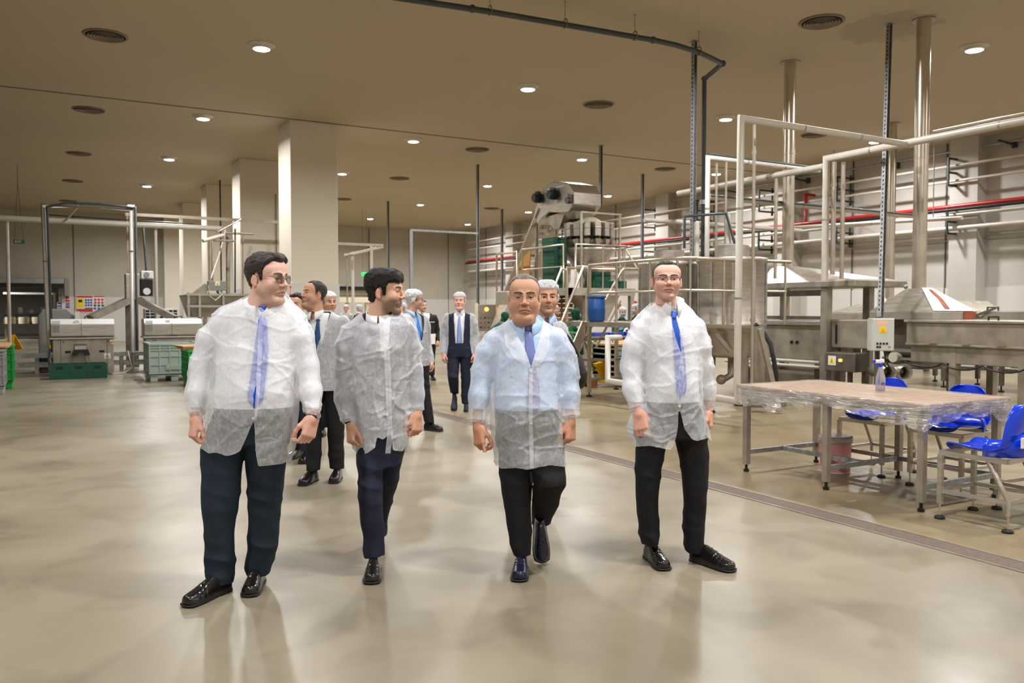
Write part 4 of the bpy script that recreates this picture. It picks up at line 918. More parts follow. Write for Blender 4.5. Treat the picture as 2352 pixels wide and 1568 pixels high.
def blue_chair(lab, loc, rz):
    t = thing('blue_seat_chair', lab, 'chair', loc, rz, 'blue bucket seats on steel frames')
    s = seat_shell('seat_shell', t)
    # closed outer side of the bucket below the seat
    vs = []; nn = 16
    for z, k in ((.487, 1.0), (.56, .99), (.66, .9)):
        for j in range(nn + 1):
            a = math.pi * j / nn; vs.append((math.cos(a) * .222 * (k if z < .6 else k), -.06 - math.sin(a) * (.19 if z < .6 else .19), z - (.03 if z > .6 else 0) * abs(math.cos(a)) * 2))
    fs = [(i * (nn + 1) + j, (i + 1) * (nn + 1) + j, (i + 1) * (nn + 1) + j + 1, i * (nn + 1) + j + 1) for i in range(2) for j in range(nn)]
    MB().add(vs, fs, True).build('outer_skirt', 'chair_blue', t, world=False, solid=.008)
    MB().box((-.135, -.275, .56), (-.06, -.262, .63)).build('white_tag', 'sticker_white', t, world=False)
    f = .225
    MB().box((-f - .015, -f, .455), (-f + .015, f, .487)).box((f - .015, -f, .455), (f + .015, f, .487)).box((-f, f - .015, .455), (f, f + .015, .487)).box((-f, -f - .015, .455), (f, -f + .015, .487)).build('seat_frame', 'steel', t, world=False)
    for sx in (-1, 1):
        x = sx * f
        l = MB().bar((x, f, .11), (x, f, .46), .032, .032).build('leg', 'steel', t, world=False)
        MB().cyl((x, f, .02), (x, f, .12), .007, n=8).build('screw', 'pipe_steel', l, world=False); MB().lathe([(.0001, 0), (.036, 0), (.036, .012), (.03, .02), (.012, .026), (.0001, .027)], (x, f, 0), 16).build('rubber_foot', 'rubber', l, world=False)
        l = MB().tube([(x, -f - .01, .11), (x, -f - .01, .21), (x, -f + .13, .47)], .019, 4).build('leg', 'steel', t, world=False)
        MB().cyl((x, -f - .01, .02), (x, -f - .01, .12), .007, n=8).build('screw', 'pipe_steel', l, world=False); MB().lathe([(.0001, 0), (.036, 0), (.036, .012), (.03, .02), (.012, .026), (.0001, .027)], (x, -f - .01, 0), 16).build('rubber_foot', 'rubber', l, world=False)
        MB().bar((x, f, .2), (x, -f - .01, .2), .026, .026).build('stretcher', 'steel', t, world=False)
    MB().bar((-f, f, .2), (f, f, .2), .026, .026).build('stretcher', 'steel', t, world=False); MB().bar((-f, -f - .01, .2), (f, -f - .01, .2), .026, .026).build('stretcher', 'steel', t, world=False)
    return t
ch = blue_chair('nearest blue bucket chair at the table end, back with white tag', (5.76, 3.37, 0), math.radians(4))
dup(ch, (6.36, 3.30, 0), math.radians(-3), 'blue chair cut by the right picture edge, beside the nearest one')
dup(ch, (6.58, 4.17, 0), math.radians(90), 'blue chair pushed under the far side of the table, nearer one')
dup(ch, (6.66, 4.95, 0), math.radians(90), 'blue chair behind the table by the spray bottle')
bk = P(1918, 1083, z=0)
t = thing('plastic_bucket', 'translucent pink bucket with white lid under the table', 'bucket', bk)
MB().lathe([(.0001, .004), (.125, .004), (.13, .02), (.138, .29)], bk, 28).build('body', 'bucket_pink', t)
MB().lathe([(.138, .275), (.148, .275), (.15, .31), (.146, .335), (.13, .335), (.0001, .328)], bk, 28).build('lid', 'bucket_white', t)
MB().lathe([(.126, 0), (.131, 0), (.132, .014), (.126, .014)], bk, 24).build('base_ring', 'bucket_white', t)
MB().tube([bk + Vector((.148, 0, .29)), bk + Vector((.175, -.03, .25)), bk + Vector((.16, -.05, .21))], .004, 6).build('handle', 'bucket_white', t)
sb = P(2022, 897, z=TZ + .004)
t = thing('spray_bottle', 'clear spray bottle with blue and white trigger on the table', 'bottle', sb)
MB().lathe([(.0001, 0), (.036, 0), (.039, .006), (.039, .10), (.033, .13), (.024, .165), (.017, .195), (.014, .205)], sb, 22).build('body', 'clear_plastic', t)
MB().lathe([(.0001, .003), (.034, .003), (.036, .008), (.036, .05), (.0001, .05)], sb, 20).build('liquid', 'clear_plastic', t)
MB().cyl(sb + Vector((0, 0, .2)), sb + Vector((0, 0, .228)), .016, n=14).build('collar', 'chair_blue', t)
hd = MB(); dv = Vector((math.cos(-PSI), math.sin(-PSI), 0))
hd.bar(sb + Vector((0, 0, .245)) - dv * .05, sb + Vector((0, 0, .25)) + dv * .028, .022, .03); hd.build('trigger_head', 'sticker_white', t, bevel=.006)
MB().bar(sb + Vector((0, 0, .245)) - dv * .064, sb + Vector((0, 0, .247)) - dv * .045, .02, .024).build('nozzle', 'chair_blue', t)
MB().bar(sb + Vector((0, 0, .236)) - dv * .03, sb + Vector((0, 0, .195)) - dv * .042, .012, .008).build('trigger', 'chair_blue', t)
text('W', .034, sb + Vector((-.018, -.0385, .06)), Euler((math.pi / 2, 0, -PSI * .6)), 'black_plastic', t, 'label_print')
MB().cyl(sb + Vector((0, 0, .05)), sb + Vector((0, 0, .2)), .003, n=6).build('dip_tube', 'sticker_white', t)

# ================================================================== left side machines
def slicer(x0, lab, first):
    t = thing('slicing_machine', lab, 'machine', (x0, 21.0, 0), 0, 'two steel slicing machines')
    W_ = 1.27
    MB().prism([(0, .86), (-.06, .90), (-.06, 1.16), (.05, 1.27), (.62, 1.27), (.62, .86)], 0, 0, W_).build('upper_cover', 'steel', t, world=False, bevel=.012)
    MB().prism([(-.066, 1.165), (.045, 1.277), (.4, 1.279), (.4, 1.272), (.05, 1.27), (-.06, 1.16)], 0, 0, W_).build('pale_lid', 'white_panel', t, world=False)
    MB().box((W_ * .47, -.068, .90), (W_ * .475, -.055, 1.27)).build('lid_split', 'dark_steel', t, world=False)
    MB().box((-.03, -.09, .83), (W_ + .03, .6, .865)).build('ledge', 'steel', t, world=False, bevel=.004)
    MB().box((.03, -.03, .05), (W_ - .02, .6, .83)).build('cabinet', 'dull_steel', t, world=False, bevel=.01)
    for x in (.18, W_ - .16): MB().box((x, -.036, .06), (x + .012, -.03, .82)).build('panel_seam', 'dark_steel', t, world=False)
    MB().box((.12, -.04, 0), (.2, .55, .05)).box((W_ - .2, -.04, 0), (W_ - .12, .55, .05)).build('skid', 'dark_steel', t, world=False)
    for x in (.27, W_ - .32): MB().box((x, -.038, .52), (x + .11, -.03, .57)).build('dark_window', 'black_metal', t, world=False)
    # outlet
    MB().box((.45, -.06, .60), (.70, -.02, .72)).build('outlet_box', 'dark_steel', t, world=False); MB().box((.46, -.09, .60), (.69, -.05, .68)).build('outlet_flap', 'steel', t, world=False)
    MB().prism([(.40, .48), (.44, .60), (.72, .60), (.76, .48), (.68, .46), (.58, .56), (.48, .46)], 1, -.2, -.02).build('black_spout', 'black_plastic', t, world=False)
    MB().box((W_ - .22, -.036, .38), (W_ - .09, -.03, .50)).build('warning_sticker', 'sticker_white', t, world=False)
    MB().prism([(W_ - .2, .40), (W_ - .11, .40), (W_ - .155, .48)], 1, -.041, -.036).build('triangle', 'grey_plastic', t, world=False)
    MB().box((W_ - .1, -.07, .70), (W_ - .03, -.03, .81)).build('switch_box', 'cream_paint', t, world=False); MB().cyl((W_ - .065, -.1, .75), (W_ - .065, -.07, .75), .02, n=12).build('switch_knob', 'orange', t, world=False)
    MB().box((.02, -.072, 1.17), (.18, -.06, 1.24)).build('red_plate', 'sticker_white', t, world=False); MB().box((.03, -.068, .98), (.17, -.06, 1.14)).build('info_sticker', 'grey_plastic', t, world=False)
    MB().box((.46, -.05, 1.18), (.56, -.02, 1.25)).build('white_label', 'sticker_white', t, world=False); MB().box((.55, -.08, .885), (.70, -.06, .9)).build('catch', 'dark_steel', t, world=False)
    MB().box((.72, -.07, .85), (.98, -.055, .862)).build('ledge_mark', 'black_plastic', t, world=False); MB().cyl((.74, -.092, .85), (.74, -.085, .85), .015, n=10).build('yellow_dot', 'sticker_yellow', t, world=False)
    MB().tube([(.68, .1, 1.27), (.68, .1, 1.33), (.84, .1, 1.33), (.84, .1, 1.27)], .012, 6).build('handle', 'black_plastic', t, world=False)
    for x in (.2, W_ - .18): MB().cyl((x + .04, -.04, .77), (x + .04, -.03, .77), .014, n=10).build('lock', 'black_plastic', t, world=False)
    if first:
        for x0_, x1_ in ((.47, .44), (.69, .72)): MB().tube([(x0_, -.2, .47), (x1_, -.3, .38), (x1_, -.42, .1)], [.012, .02, .028], 8).build('water_jet', 'water', t, world=False)
    return t
slicer(.13, 'first steel slicing machine with water running into green crates', True)
slicer(2.03, 'second steel slicing machine with white lid behind the pale bin', False)
def dolav(lab, loc, w_, d_, h_, m, name='pallet_bin', rz=0):
    t = thing(name, lab, 'bin', loc, rz)
    b = MB(); 
    for sx in (-1, 1): b.box((sx * w_ / 2 - .03 * (sx > 0), -d_ / 2, .14), (sx * w_ / 2 + .03 * (sx < 0), d_ / 2, h_))
    for sy in (-1, 1): b.box((-w_ / 2 + .03, sy * d_ / 2 - .03 * (sy > 0), .14), (w_ / 2 - .03, sy * d_ / 2 + .03 * (sy < 0), h_))
    b.box((-w_ / 2, -d_ / 2, .12), (w_ / 2, d_ / 2, .15)); b.build('tub', m, t, world=False)
    MB().box((-w_ / 2 - .03, -d_ / 2 - .03, h_ - .05), (w_ / 2 + .03, -d_ / 2, h_)).box((-w_ / 2 - .03, d_ / 2, h_ - .05), (w_ / 2 + .03, d_ / 2 + .03, h_)).box((-w_ / 2 - .03, -d_ / 2, h_ - .05), (-w_ / 2, d_ / 2, h_)).box((w_ / 2, -d_ / 2, h_ - .05), (w_ / 2 + .03, d_ / 2, h_)).build('rim', m, t, world=False, bevel=.006)
    for z in (.16, h_ * .42, h_ * .64, h_ * .8, h_ * .87):
        MB().box((-w_ / 2 - .02, -d_ / 2 - .02, z), (w_ / 2 + .02, d_ / 2 + .02, z + .022)).build('side_rib', m, t, world=False) if False else MB().box((-w_ / 2 - .02, -d_ / 2 - .02, z), (w_ / 2 + .02, -d_ / 2, z + .022)).box((-w_ / 2 - .02, d_ / 2, z), (w_ / 2 + .02, d_ / 2 + .02, z + .022)).box((-w_ / 2 - .02, -d_ / 2, z), (-w_ / 2, d_ / 2, z + .022)).box((w_ / 2, -d_ / 2, z), (w_ / 2 + .02, d_ / 2, z + .022)).build('side_rib', m, t, world=False)
    for k in range(6):
        x = -w_ / 2 + w_ * k / 5
        MB().box((x - .012, -d_ / 2 - .018, .16), (x + .012, -d_ / 2, h_ - .05)).build('upright_rib', m, t, world=False)
    for k in range(6):
        y = -d_ / 2 + d_ * k / 5
        for sx in (-1, 1): MB().box((sx * (w_ / 2 + .009) - .009, y - .012, .16), (sx * (w_ / 2 + .009) + .009, y + .012, h_ - .05)).build('upright_rib', m, t, world=False)
    MB().box((-w_ * .18, -d_ / 2 - .022, h_ * .3), (w_ * .2, -d_ / 2, h_ * .42)).build('name_plate', m, t, world=False)
    for sx in (-1, 0, 1):
        MB().box((sx * (w_ / 2 - .08) - .07, -d_ / 2 + .02, 0), (sx * (w_ / 2 - .08) + .07, d_ / 2 - .02, .13)).build('runner', m, t, world=False, bevel=.01)
    return t
dolav('pale grey-green pallet bin before the second slicer', (2.36, 18.95, 0), .96, 1.0, .80, 'bin_green')
dolav('grey pallet bin cut by the left picture edge', (-1.12, 17.45, 0), .98, .95, .80, 'grey_plastic', 'pallet_bin')
dolav('bright green bin right behind the grey bin at the left edge', (-1.02, 18.6, 0), .98, .9, .82, 'bright_green', 'pallet_bin')
t = thing('cardboard_sheet', 'flat cardboard sheet lying on the left edge bins', 'cardboard', (-1.1, 17.8, .81)); MB().box((-1.65, 17.0, .821), (-.55, 18.9, .85)).build('sheet', 'cardboard', t)
dolav('bright green bin mostly hidden behind the man with sunglasses', (2.85, 17.2, 0), .9, .9, .72, 'bright_green', 'pallet_bin')
t = thing('cardboard_sheet', 'cardboard sheets jutting out behind the arm of the man with sunglasses', 'cardboard', (2.7, 17.2, .72))
for k in range(3): MB().box((2.3 - .03 * k, 16.8, .724 + .025 * k), (3.2, 17.6, .745 + .025 * k), rz=.06 * k).build('sheet', 'cardboard', t)
# pipe frame
t = thing('pipe_portal', 'tall white pipe portal with dark hose over the first slicer', 'pipe frame', (.03, 22.1, 0))
MB().tube([(.10, 22.05, .45), (.03, 22.1, 3.9), (1.9, 22.1, 3.92), (1.87, 22.05, .45)], .05, 14).build('pipe', 'white_pipe', t)
MB().tube([(.16, 21.98, .5), (.11, 22.03, 3.86), (.5, 22.03, 3.98), (1.2, 22.03, 4.0), (1.98, 22.03, 3.96), (1.96, 21.98, .5)], .028, 8).build('dark_hose', 'dark_pipe', t)
for x in (.10, 1.87): MB().cyl((x, 22.05, 0), (x, 22.05, .45), .035, n=10).build('foot_pipe', 'dull_steel', t)
for x, z in ((.07, 1.6), (.09, .95), (1.88, 1.6), (1.88, 2.9), (.06, 2.6)): MB().cyl((x, 22.08, z), (x, 22.08, z + .02), .056, n=14).build('band', 'dark_steel', t)
MB().tube([(.75, 22.1, 3.93), (.55, 24, 3.78)], .03, 4).build('diagonal_strut', 'white_pipe', t)
t = thing('long_supply_pipe', 'long white pipe crossing the left side behind the portal', 'pipe', (0, 24, 3.75))
MB().tube([(-3.5, 24, 3.75), (4.35, 24, 3.73)], .07, 14).build('pipe', 'white_pipe', t); MB().tube([(0, 23.98, 3.88), (1.5, 23.98, 3.85), (3.6, 23.98, 3.83)], .015, 6).build('cable', 'black_plastic', t)
for x in (-.75, 1.05 + 1.6): MB().cyl((x, 24.1, 0), (x, 24.1, 3.72), .04, n=10).build('support_post', 'white_pipe', t)
t = thing('upper_conduit_rail', 'thin pale rail from the portal to the nearest pillar', 'rail', (4, 24.5, 4.05))
MB().bar((1.95, 24.5, 4.05), (7.2, 24.5, 4.05), .06, .08).build('rail', 'pipe_steel', t); MB().bar((6.6, 24.4, 4.05), (6.6, 24.4, 1.0), .05, .05).build('drop_post', 'dull_steel', t); MB().bar((2.0, 24.5, 4.05), (2.0, 24.5, 0), .05, .05).build('drop_post', 'dull_steel', t)
t = thing('cable_gallows', 'cluster of thin posts and slanted arms above the tray hopper', 'frame', (4.1, 22.4, 1.9))
a, b, c = P(355 + 110, 553, d=21.5), P(520, 540, d=22.5), P(548, 505, d=23)
MB().tube([P(466, 553, d=21.5), P(512, 540, d=22.0)], .05, 10).build('slanted_arm', 'white_pipe', t); MB().tube([P(498, 533, d=21.8), P(552, 503, d=23.5)], .03, 8).build('slanted_arm', 'pipe_steel', t)
for px, y0, y1, dd, r, m in ((482, 553, 660, 21.5, .035, 'pipe_steel'), (524, 533, 690, 22.5, .06, 'dull_steel'), (488, 552, 648, 21.7, .025, 'dull_steel'), (540, 525, 672, 22.0, .02, 'black_metal'), (558, 526, 690, 22.6, .02, 'dull_steel')):
    MB().tube([P(px, y0, d=dd), P(px, y1, d=dd)], r, 8).build('post', m, t)
MB().tube([P(518, 527, d=22.1), P(505, 580, d=22), P(484, 640, d=21.5)], .022, 6).build('pale_cable', 'white_pipe', t); MB().tube([P(515, 535, d=22.3), P(582, 537, d=22.3)], .03, 8).build('cross_arm', 'dull_steel', t); MB().tube([P(490, 552, d=21.8), P(540, 553, d=21.8)], .03, 8).build('cross_arm', 'pipe_steel', t)
t = thing('tray_hopper', 'grimy steel tray hopper with electric box on top behind the left man', 'hopper', (3.7, 21.6, 0))
MB().frustum((3.15, 21.3), (4.25, 22.3), 1.31, (3.0, 21.1), (4.5, 22.5), 1.86).build('tray', 'dull_steel', t, bevel=.01)
for x in (3.0, 3.25, 3.8, 4.4): MB().box((x, 21.06, 1.3), (x + .05, 21.12, 1.9)).build('rib', 'steel', t)
for z in (1.55, 1.83): MB().box((2.98, 21.05, z), (4.5, 21.1, z + .05)).build('cross_rib', 'steel', t)
for x in (3.45, 4.2):
    for y in (21.4, 22.2): MB().bar((x, y, 0), (x, y, 1.3), .08, .08).build('leg', 'dull_steel', t)
MB().prism([(3.1, 1.86), (3.45, 1.86), (3.55, 2.1), (3.4, 2.12)], 1, 21.2, 21.6).build('side_bracket', 'dull_steel', t)
eb = P(498, 667, Y=21.2); MB().box((eb.x - .21, 21.1, eb.z), (eb.x + .21, 21.3, eb.z + .23)).build('electric_box', 'grey_plastic', t, bevel=.008)
tri('warning_sticker', Vector((eb.x, 21.1, eb.z + .165)), .055, t)
MB().tube([P(478, 655, Y=21.05), P(482, 680, Y=21.05), P(495, 690, Y=21.05), P(512, 675, Y=21.05)], .012, 6).build('loop_cable', 'white_pipe', t)
MB().bar(P(500, 668, Y=21.3), P(515, 690, Y=21.2), .1, .05).bar(P(480, 672, Y=21.3), P(500, 700, Y=21.2), .1, .05).build('chute', 'dull_steel', t)
t = thing('elevator_tower', 'narrow steel elevator tower on splayed chutes between the slicers', 'machine', (2.1, 23.6, 0))
MB().box((1.86, 23.5, 1.75), (2.18, 24.0, 2.42)).build('tower', 'steel', t, bevel=.01)
MB().box((2.2, 23.5, 1.85), (2.5, 23.8, 2.30)).build('control_box', 'black_plastic', t, bevel=.02); MB().box((2.22, 23.48, 2.30), (2.52, 23.8, 2.5)).build('pale_cap', 'white_panel', t, bevel=.02)
MB().cyl((2.35, 23.46, 2.4), (2.35, 23.48, 2.4), .07, n=18).build('fan', 'grey_plastic', t); MB().cyl((2.35, 23.47, 1.97), (2.35, 23.5, 1.97), .09, n=18).build('gauge', 'white_panel', t)
MB().bar((1.95, 23.6, 1.75), (1.0, 23.2, 1.28), .25, .16).bar((2.15, 23.6, 1.75), (3.0, 23.2, 1.25), .25, .16).build('splayed_chute', 'dull_steel', t)
MB().bar((2.0, 23.7, 0), (2.0, 23.7, 1.75), .3, .12).build('column', 'dark_steel', t); MB().tube([P(329, 520, d=23.4), P(337, 632, d=22.3)], .03, 8).build('feed_cable', 'dark_pipe', t)
MB().box((1.35, 23.2, .0), (1.42, 23.3, 1.1)).box((2.7, 23.2, .0), (2.77, 23.3, 1.1)).build('chute_leg', 'dull_steel', t)
t = thing('rounded_feed_housing', 'tall grey rounded housing left behind the first slicer', 'machine', (.25, 22.6, 0))
MB().prism([(-.12, 0), (-.12, 1.35), (-.02, 1.5), (.5, 1.52), (.64, 1.35), (.7, 0)], 1, 22.5, 23.2).build('housing', 'grey_plastic', t, bevel=.03)
MB().box((.65, 22.4, 1.2), (.75, 22.5, 1.45)).build('pale_bracket', 'white_panel', t)
t = thing('cooling_unit', 'white louvred cooling unit behind the second slicer', 'cooler', (2.7, 24.2, 0))
MB().box((2.35, 24.2, 1.24), (3.2, 24.5, 1.52)).build('body', 'white_panel', t, bevel=.01)
for i in range(7):
    for j in range(3): MB().box((2.39 + i * .115, 24.19, 1.27 + j * .08), (2.48 + i * .115, 24.2, 1.32 + j * .08)).build('louvre', 'black_metal', t)
MB().bar((2.45, 24.35, 0), (2.45, 24.35, 1.24), .05, .05).bar((3.1, 24.35, 0), (3.1, 24.35, 1.24), .05, .05).build('stand', 'dull_steel', t)
t = thing('floor_channel_frame', 'low grey steel channel frame on the floor along the left machines', 'frame', (0, 22.2, 0))
MB().box((-4, 22.25, .36), (3.6, 22.5, .46)).build('upper_channel', 'galvanized', t); MB().box((-4, 22.3, .14), (3.6, 22.45, .26)).build('lower_channel', 'galvanized', t)
for x in (-3, -1.5, -.2, 1.6, 3.3): MB().box((x, 22.28, 0), (x + .08, 22.48, .36)).build('leg', 'dull_steel', t)
for k, x in enumerate((-.15, 1.98)):
    h = thing('water_hose', ['blue hose hanging at the left portal foot', 'blue hose looping at the right portal foot'][k], 'hose', (x + .25, 21.85, 0))
    MB().tube([(x + .25, 21.8, .6), (x + .22, 21.75, .35), (x + .28, 21.7, .12), (x + .42, 21.7, .05), (x + .55, 21.72, .02)], .016, 7).build('hose', 'hose_blue', h); MB().cyl((x + .25, 21.8, .6), (x + .25, 21.8, .68), .025, n=8).build('connector', 'yellow', h)
t = thing('grey_floor_hose', 'thin grey hose lying on the floor between slicers', 'hose', (1.5, 21.3, 0)); MB().tube([(1.75, 21.9, .5), (1.8, 21.5, .1), (1.6, 21.2, .02), (1.35, 21.0, .02)], .012, 6).build('hose', 'white_pipe', t)
# wet floor sign
g = P(26, 802, z=0); t = thing('wet_floor_sign', 'yellow folding floor sign standing far left', 'sign', g)
MB().add([(g.x - .3, g.y - .1, 0), (g.x + .05, g.y - .25, 0), (g.x + .12, g.y - .02, .55), (g.x - .08, g.y + .03, .55)], [(0, 1, 2, 3)]).build('front_leaf', 'yellow', t, solid=.02)
MB().add([(g.x + .1, g.y + .28, 0), (g.x + .38, g.y + .1, 0), (g.x + .13, g.y, .55), (g.x - .07, g.y + .05, .55)], [(0, 1, 2, 3)]).build('rear_leaf', 'yellow', t, solid=.02)
# machine line in the annexe behind the roller door
for k, (x, lab) in enumerate(((-3.2, 'far brown and steel machine line seen through the left opening, left unit'), (-.6, 'far brown and steel machine line seen through the left opening, right unit'))):
    t = thing('annexe_machine', lab, 'machine', (x, 50, 0))
    MB().box((x - 1.2, 49.6, .75), (x + 1.2, 50.6, 1.05)).build('brown_base', 'brown_paint', t)
    for j in range(4): MB().cyl((x - .9 + j * .6, 49.55, .78), (x - .9 + j * .6, 49.55, 1.12), .24, n=14).build('white_drum', 'cream_paint', t)
    MB().box((x - 1.2, 49.7, 1.12), (x + 1.2, 50.5, 1.3)).build('dark_bed', 'black_metal', t)
    for j in range(5): MB().box((x - 1.05 + j * .5, 49.8, 1.3), (x - .85 + j * .5, 50.2, 1.5 + .12 * (j % 2))).build('head_unit', 'dark_steel', t)
    for j in (-1.1, 1.1): MB().bar((x + j, 50, 0), (x + j, 50, 2.4 if j * (k - .5) > 0 else .75), .12, .12).build('post', 'dull_steel', t)
    MB().bar((x - 1.2, 50, 2.35), (x + 1.2, 50, 2.35), .06, .1).build('top_rail', 'white_panel', t)
# far centre: pipe frame and cream conveyor behind the nearest pillar
z = 4.03; YF = 31
f0, f1 = P(770, 562, Y=YF), P(880, 568, Y=YF)
t = thing('far_pipe_frame', 'pale pipe frame with slanted tray behind the nearest pillar', 'frame', (f1.x, YF, 0))
MB().bar((f0.x, YF, z), (f1.x, YF, z), .10, .10).build('top_pipe', 'white_pipe', t); MB().bar((f1.x - .1, YF, z - .08), P(805, 583, Y=YF - 1.5), .25, .06).build('slanted_tray', 'white_pipe', t)
for px in (810, 853): 
    q = P(px, 580, Y=YF - .8); MB().cyl((q.x, q.y, 0), (q.x, q.y, z - .1 if px > 830 else z - .35), .06, n=10).build('post', 'white_pipe', t)
q = P(797, 590, Y=YF - 1.2); MB().cyl((q.x, q.y, .2), (q.x, q.y, z - .45), .03, n=8).build('thin_post', 'dull_steel', t); MB().tube([P(791, 585, Y=YF - 1.3), P(812, 586, Y=YF - 1.3)], .05, 8).build('short_pipe', 'white_pipe', t)
a, b = P(760, 683, Y=34), P(850, 695, Y=34)
t = thing('cream_conveyor', 'cream painted conveyor frame in the far centre', 'conveyor', ((a.x + b.x) / 2, 34, 0))
MB().box((a.x, 34, b.z), (b.x, 34.6, a.z)).build('beam', 'cream_paint', t, bevel=.01)
for f in (.02, .45, .95): x = a.x + (b.x - a.x) * f; MB().box((x - .06, 34.1, 0), (x + .06, 34.3, b.z)).build('leg', 'cream_paint', t)
MB().box((a.x + .3, 34.1, .8), (b.x - .1, 34.6, .95)).build('lower_belt', 'dull_steel', t)
# control panel with amber lamp, and small stair at the far right of the walking man
a = P(1118, 725, d=21)
t = thing('control_panel', 'pale control panel with glowing amber lamp near the green worker', 'panel', (a.x, a.y, 0))
for dx in (-.30, .27): MB().bar((a.x + dx, a.y, .6), (a.x + dx, a.y, 1.66), .07, .07).build('frame_post', 'cream_paint', t)
MB().box((a.x - .26, a.y - .02, .95), (a.x + .24, a.y + .2, 1.62)).build('panel', 'dull_steel', t, bevel=.01); MB().cyl((a.x - .02, a.y - .05, 1.50), (a.x - .02, a.y - .02, 1.50), .05, n=16).build('amber_lamp', 'amber_lamp', t)
for i in range(4):
    for j in range(3): MB().cyl((a.x - .18 + i * .11, a.y - .04, 1.05 + j * .12), (a.x - .18 + i * .11, a.y - .02, 1.05 + j * .12), .02, n=8).build('button', ['black_plastic', 'red', 'bright_green'][(i + j) % 3], t)
MB().box((a.x - .3, a.y, 0), (a.x + .27, a.y + .3, .6)).build('pedestal', 'dull_steel', t)
a = P(1160, 700, d=20.5)
t = thing('feed_ramp', 'sloped steel feed ramp left of the man in the light blue shirt', 'machine', (a.x, a.y, 0))
MB().bar((a.x - .4, a.y, .7), (a.x + .15, a.y + .1, 1.8), .1, .4, up=(0, 1, 0)).build('ramp', 'dull_steel', t); MB().box((a.x, a.y - .1, 1.3), (a.x + .55, a.y + .5, 1.95)).build('box', 'steel', t, bevel=.02)
MB().bar((a.x + .1, a.y + .1, 0), (a.x + .1, a.y + .1, 1.3), .08, .08).bar((a.x + .5, a.y + .4, 0), (a.x + .5, a.y + .4, 1.3), .08, .08).build('stand', 'dull_steel', t)
# rear wall cupboard line seen between the platform posts
a = P(1450, 712, Y=24.0)
t = thing('washdown_partition', 'low white partition wall behind the green workers', 'partition', (a.x, 24.0, 0))
MB().box((a.x - 1.6, 24.0, 0), (a.x + 2.4, 24.1, 2.1)).build('panel', 'dado', t)
for px, py, m in ((1393, 690, 'red'), (1421, 703, 'dusty_red'), (1458, 697, 'red')):
    q = P(px, py, Y=23.98); MB().box((q.x - .1, 23.97, q.z - .09), (q.x + .1, 24.0, q.z + .09)).build('notice', m, t)
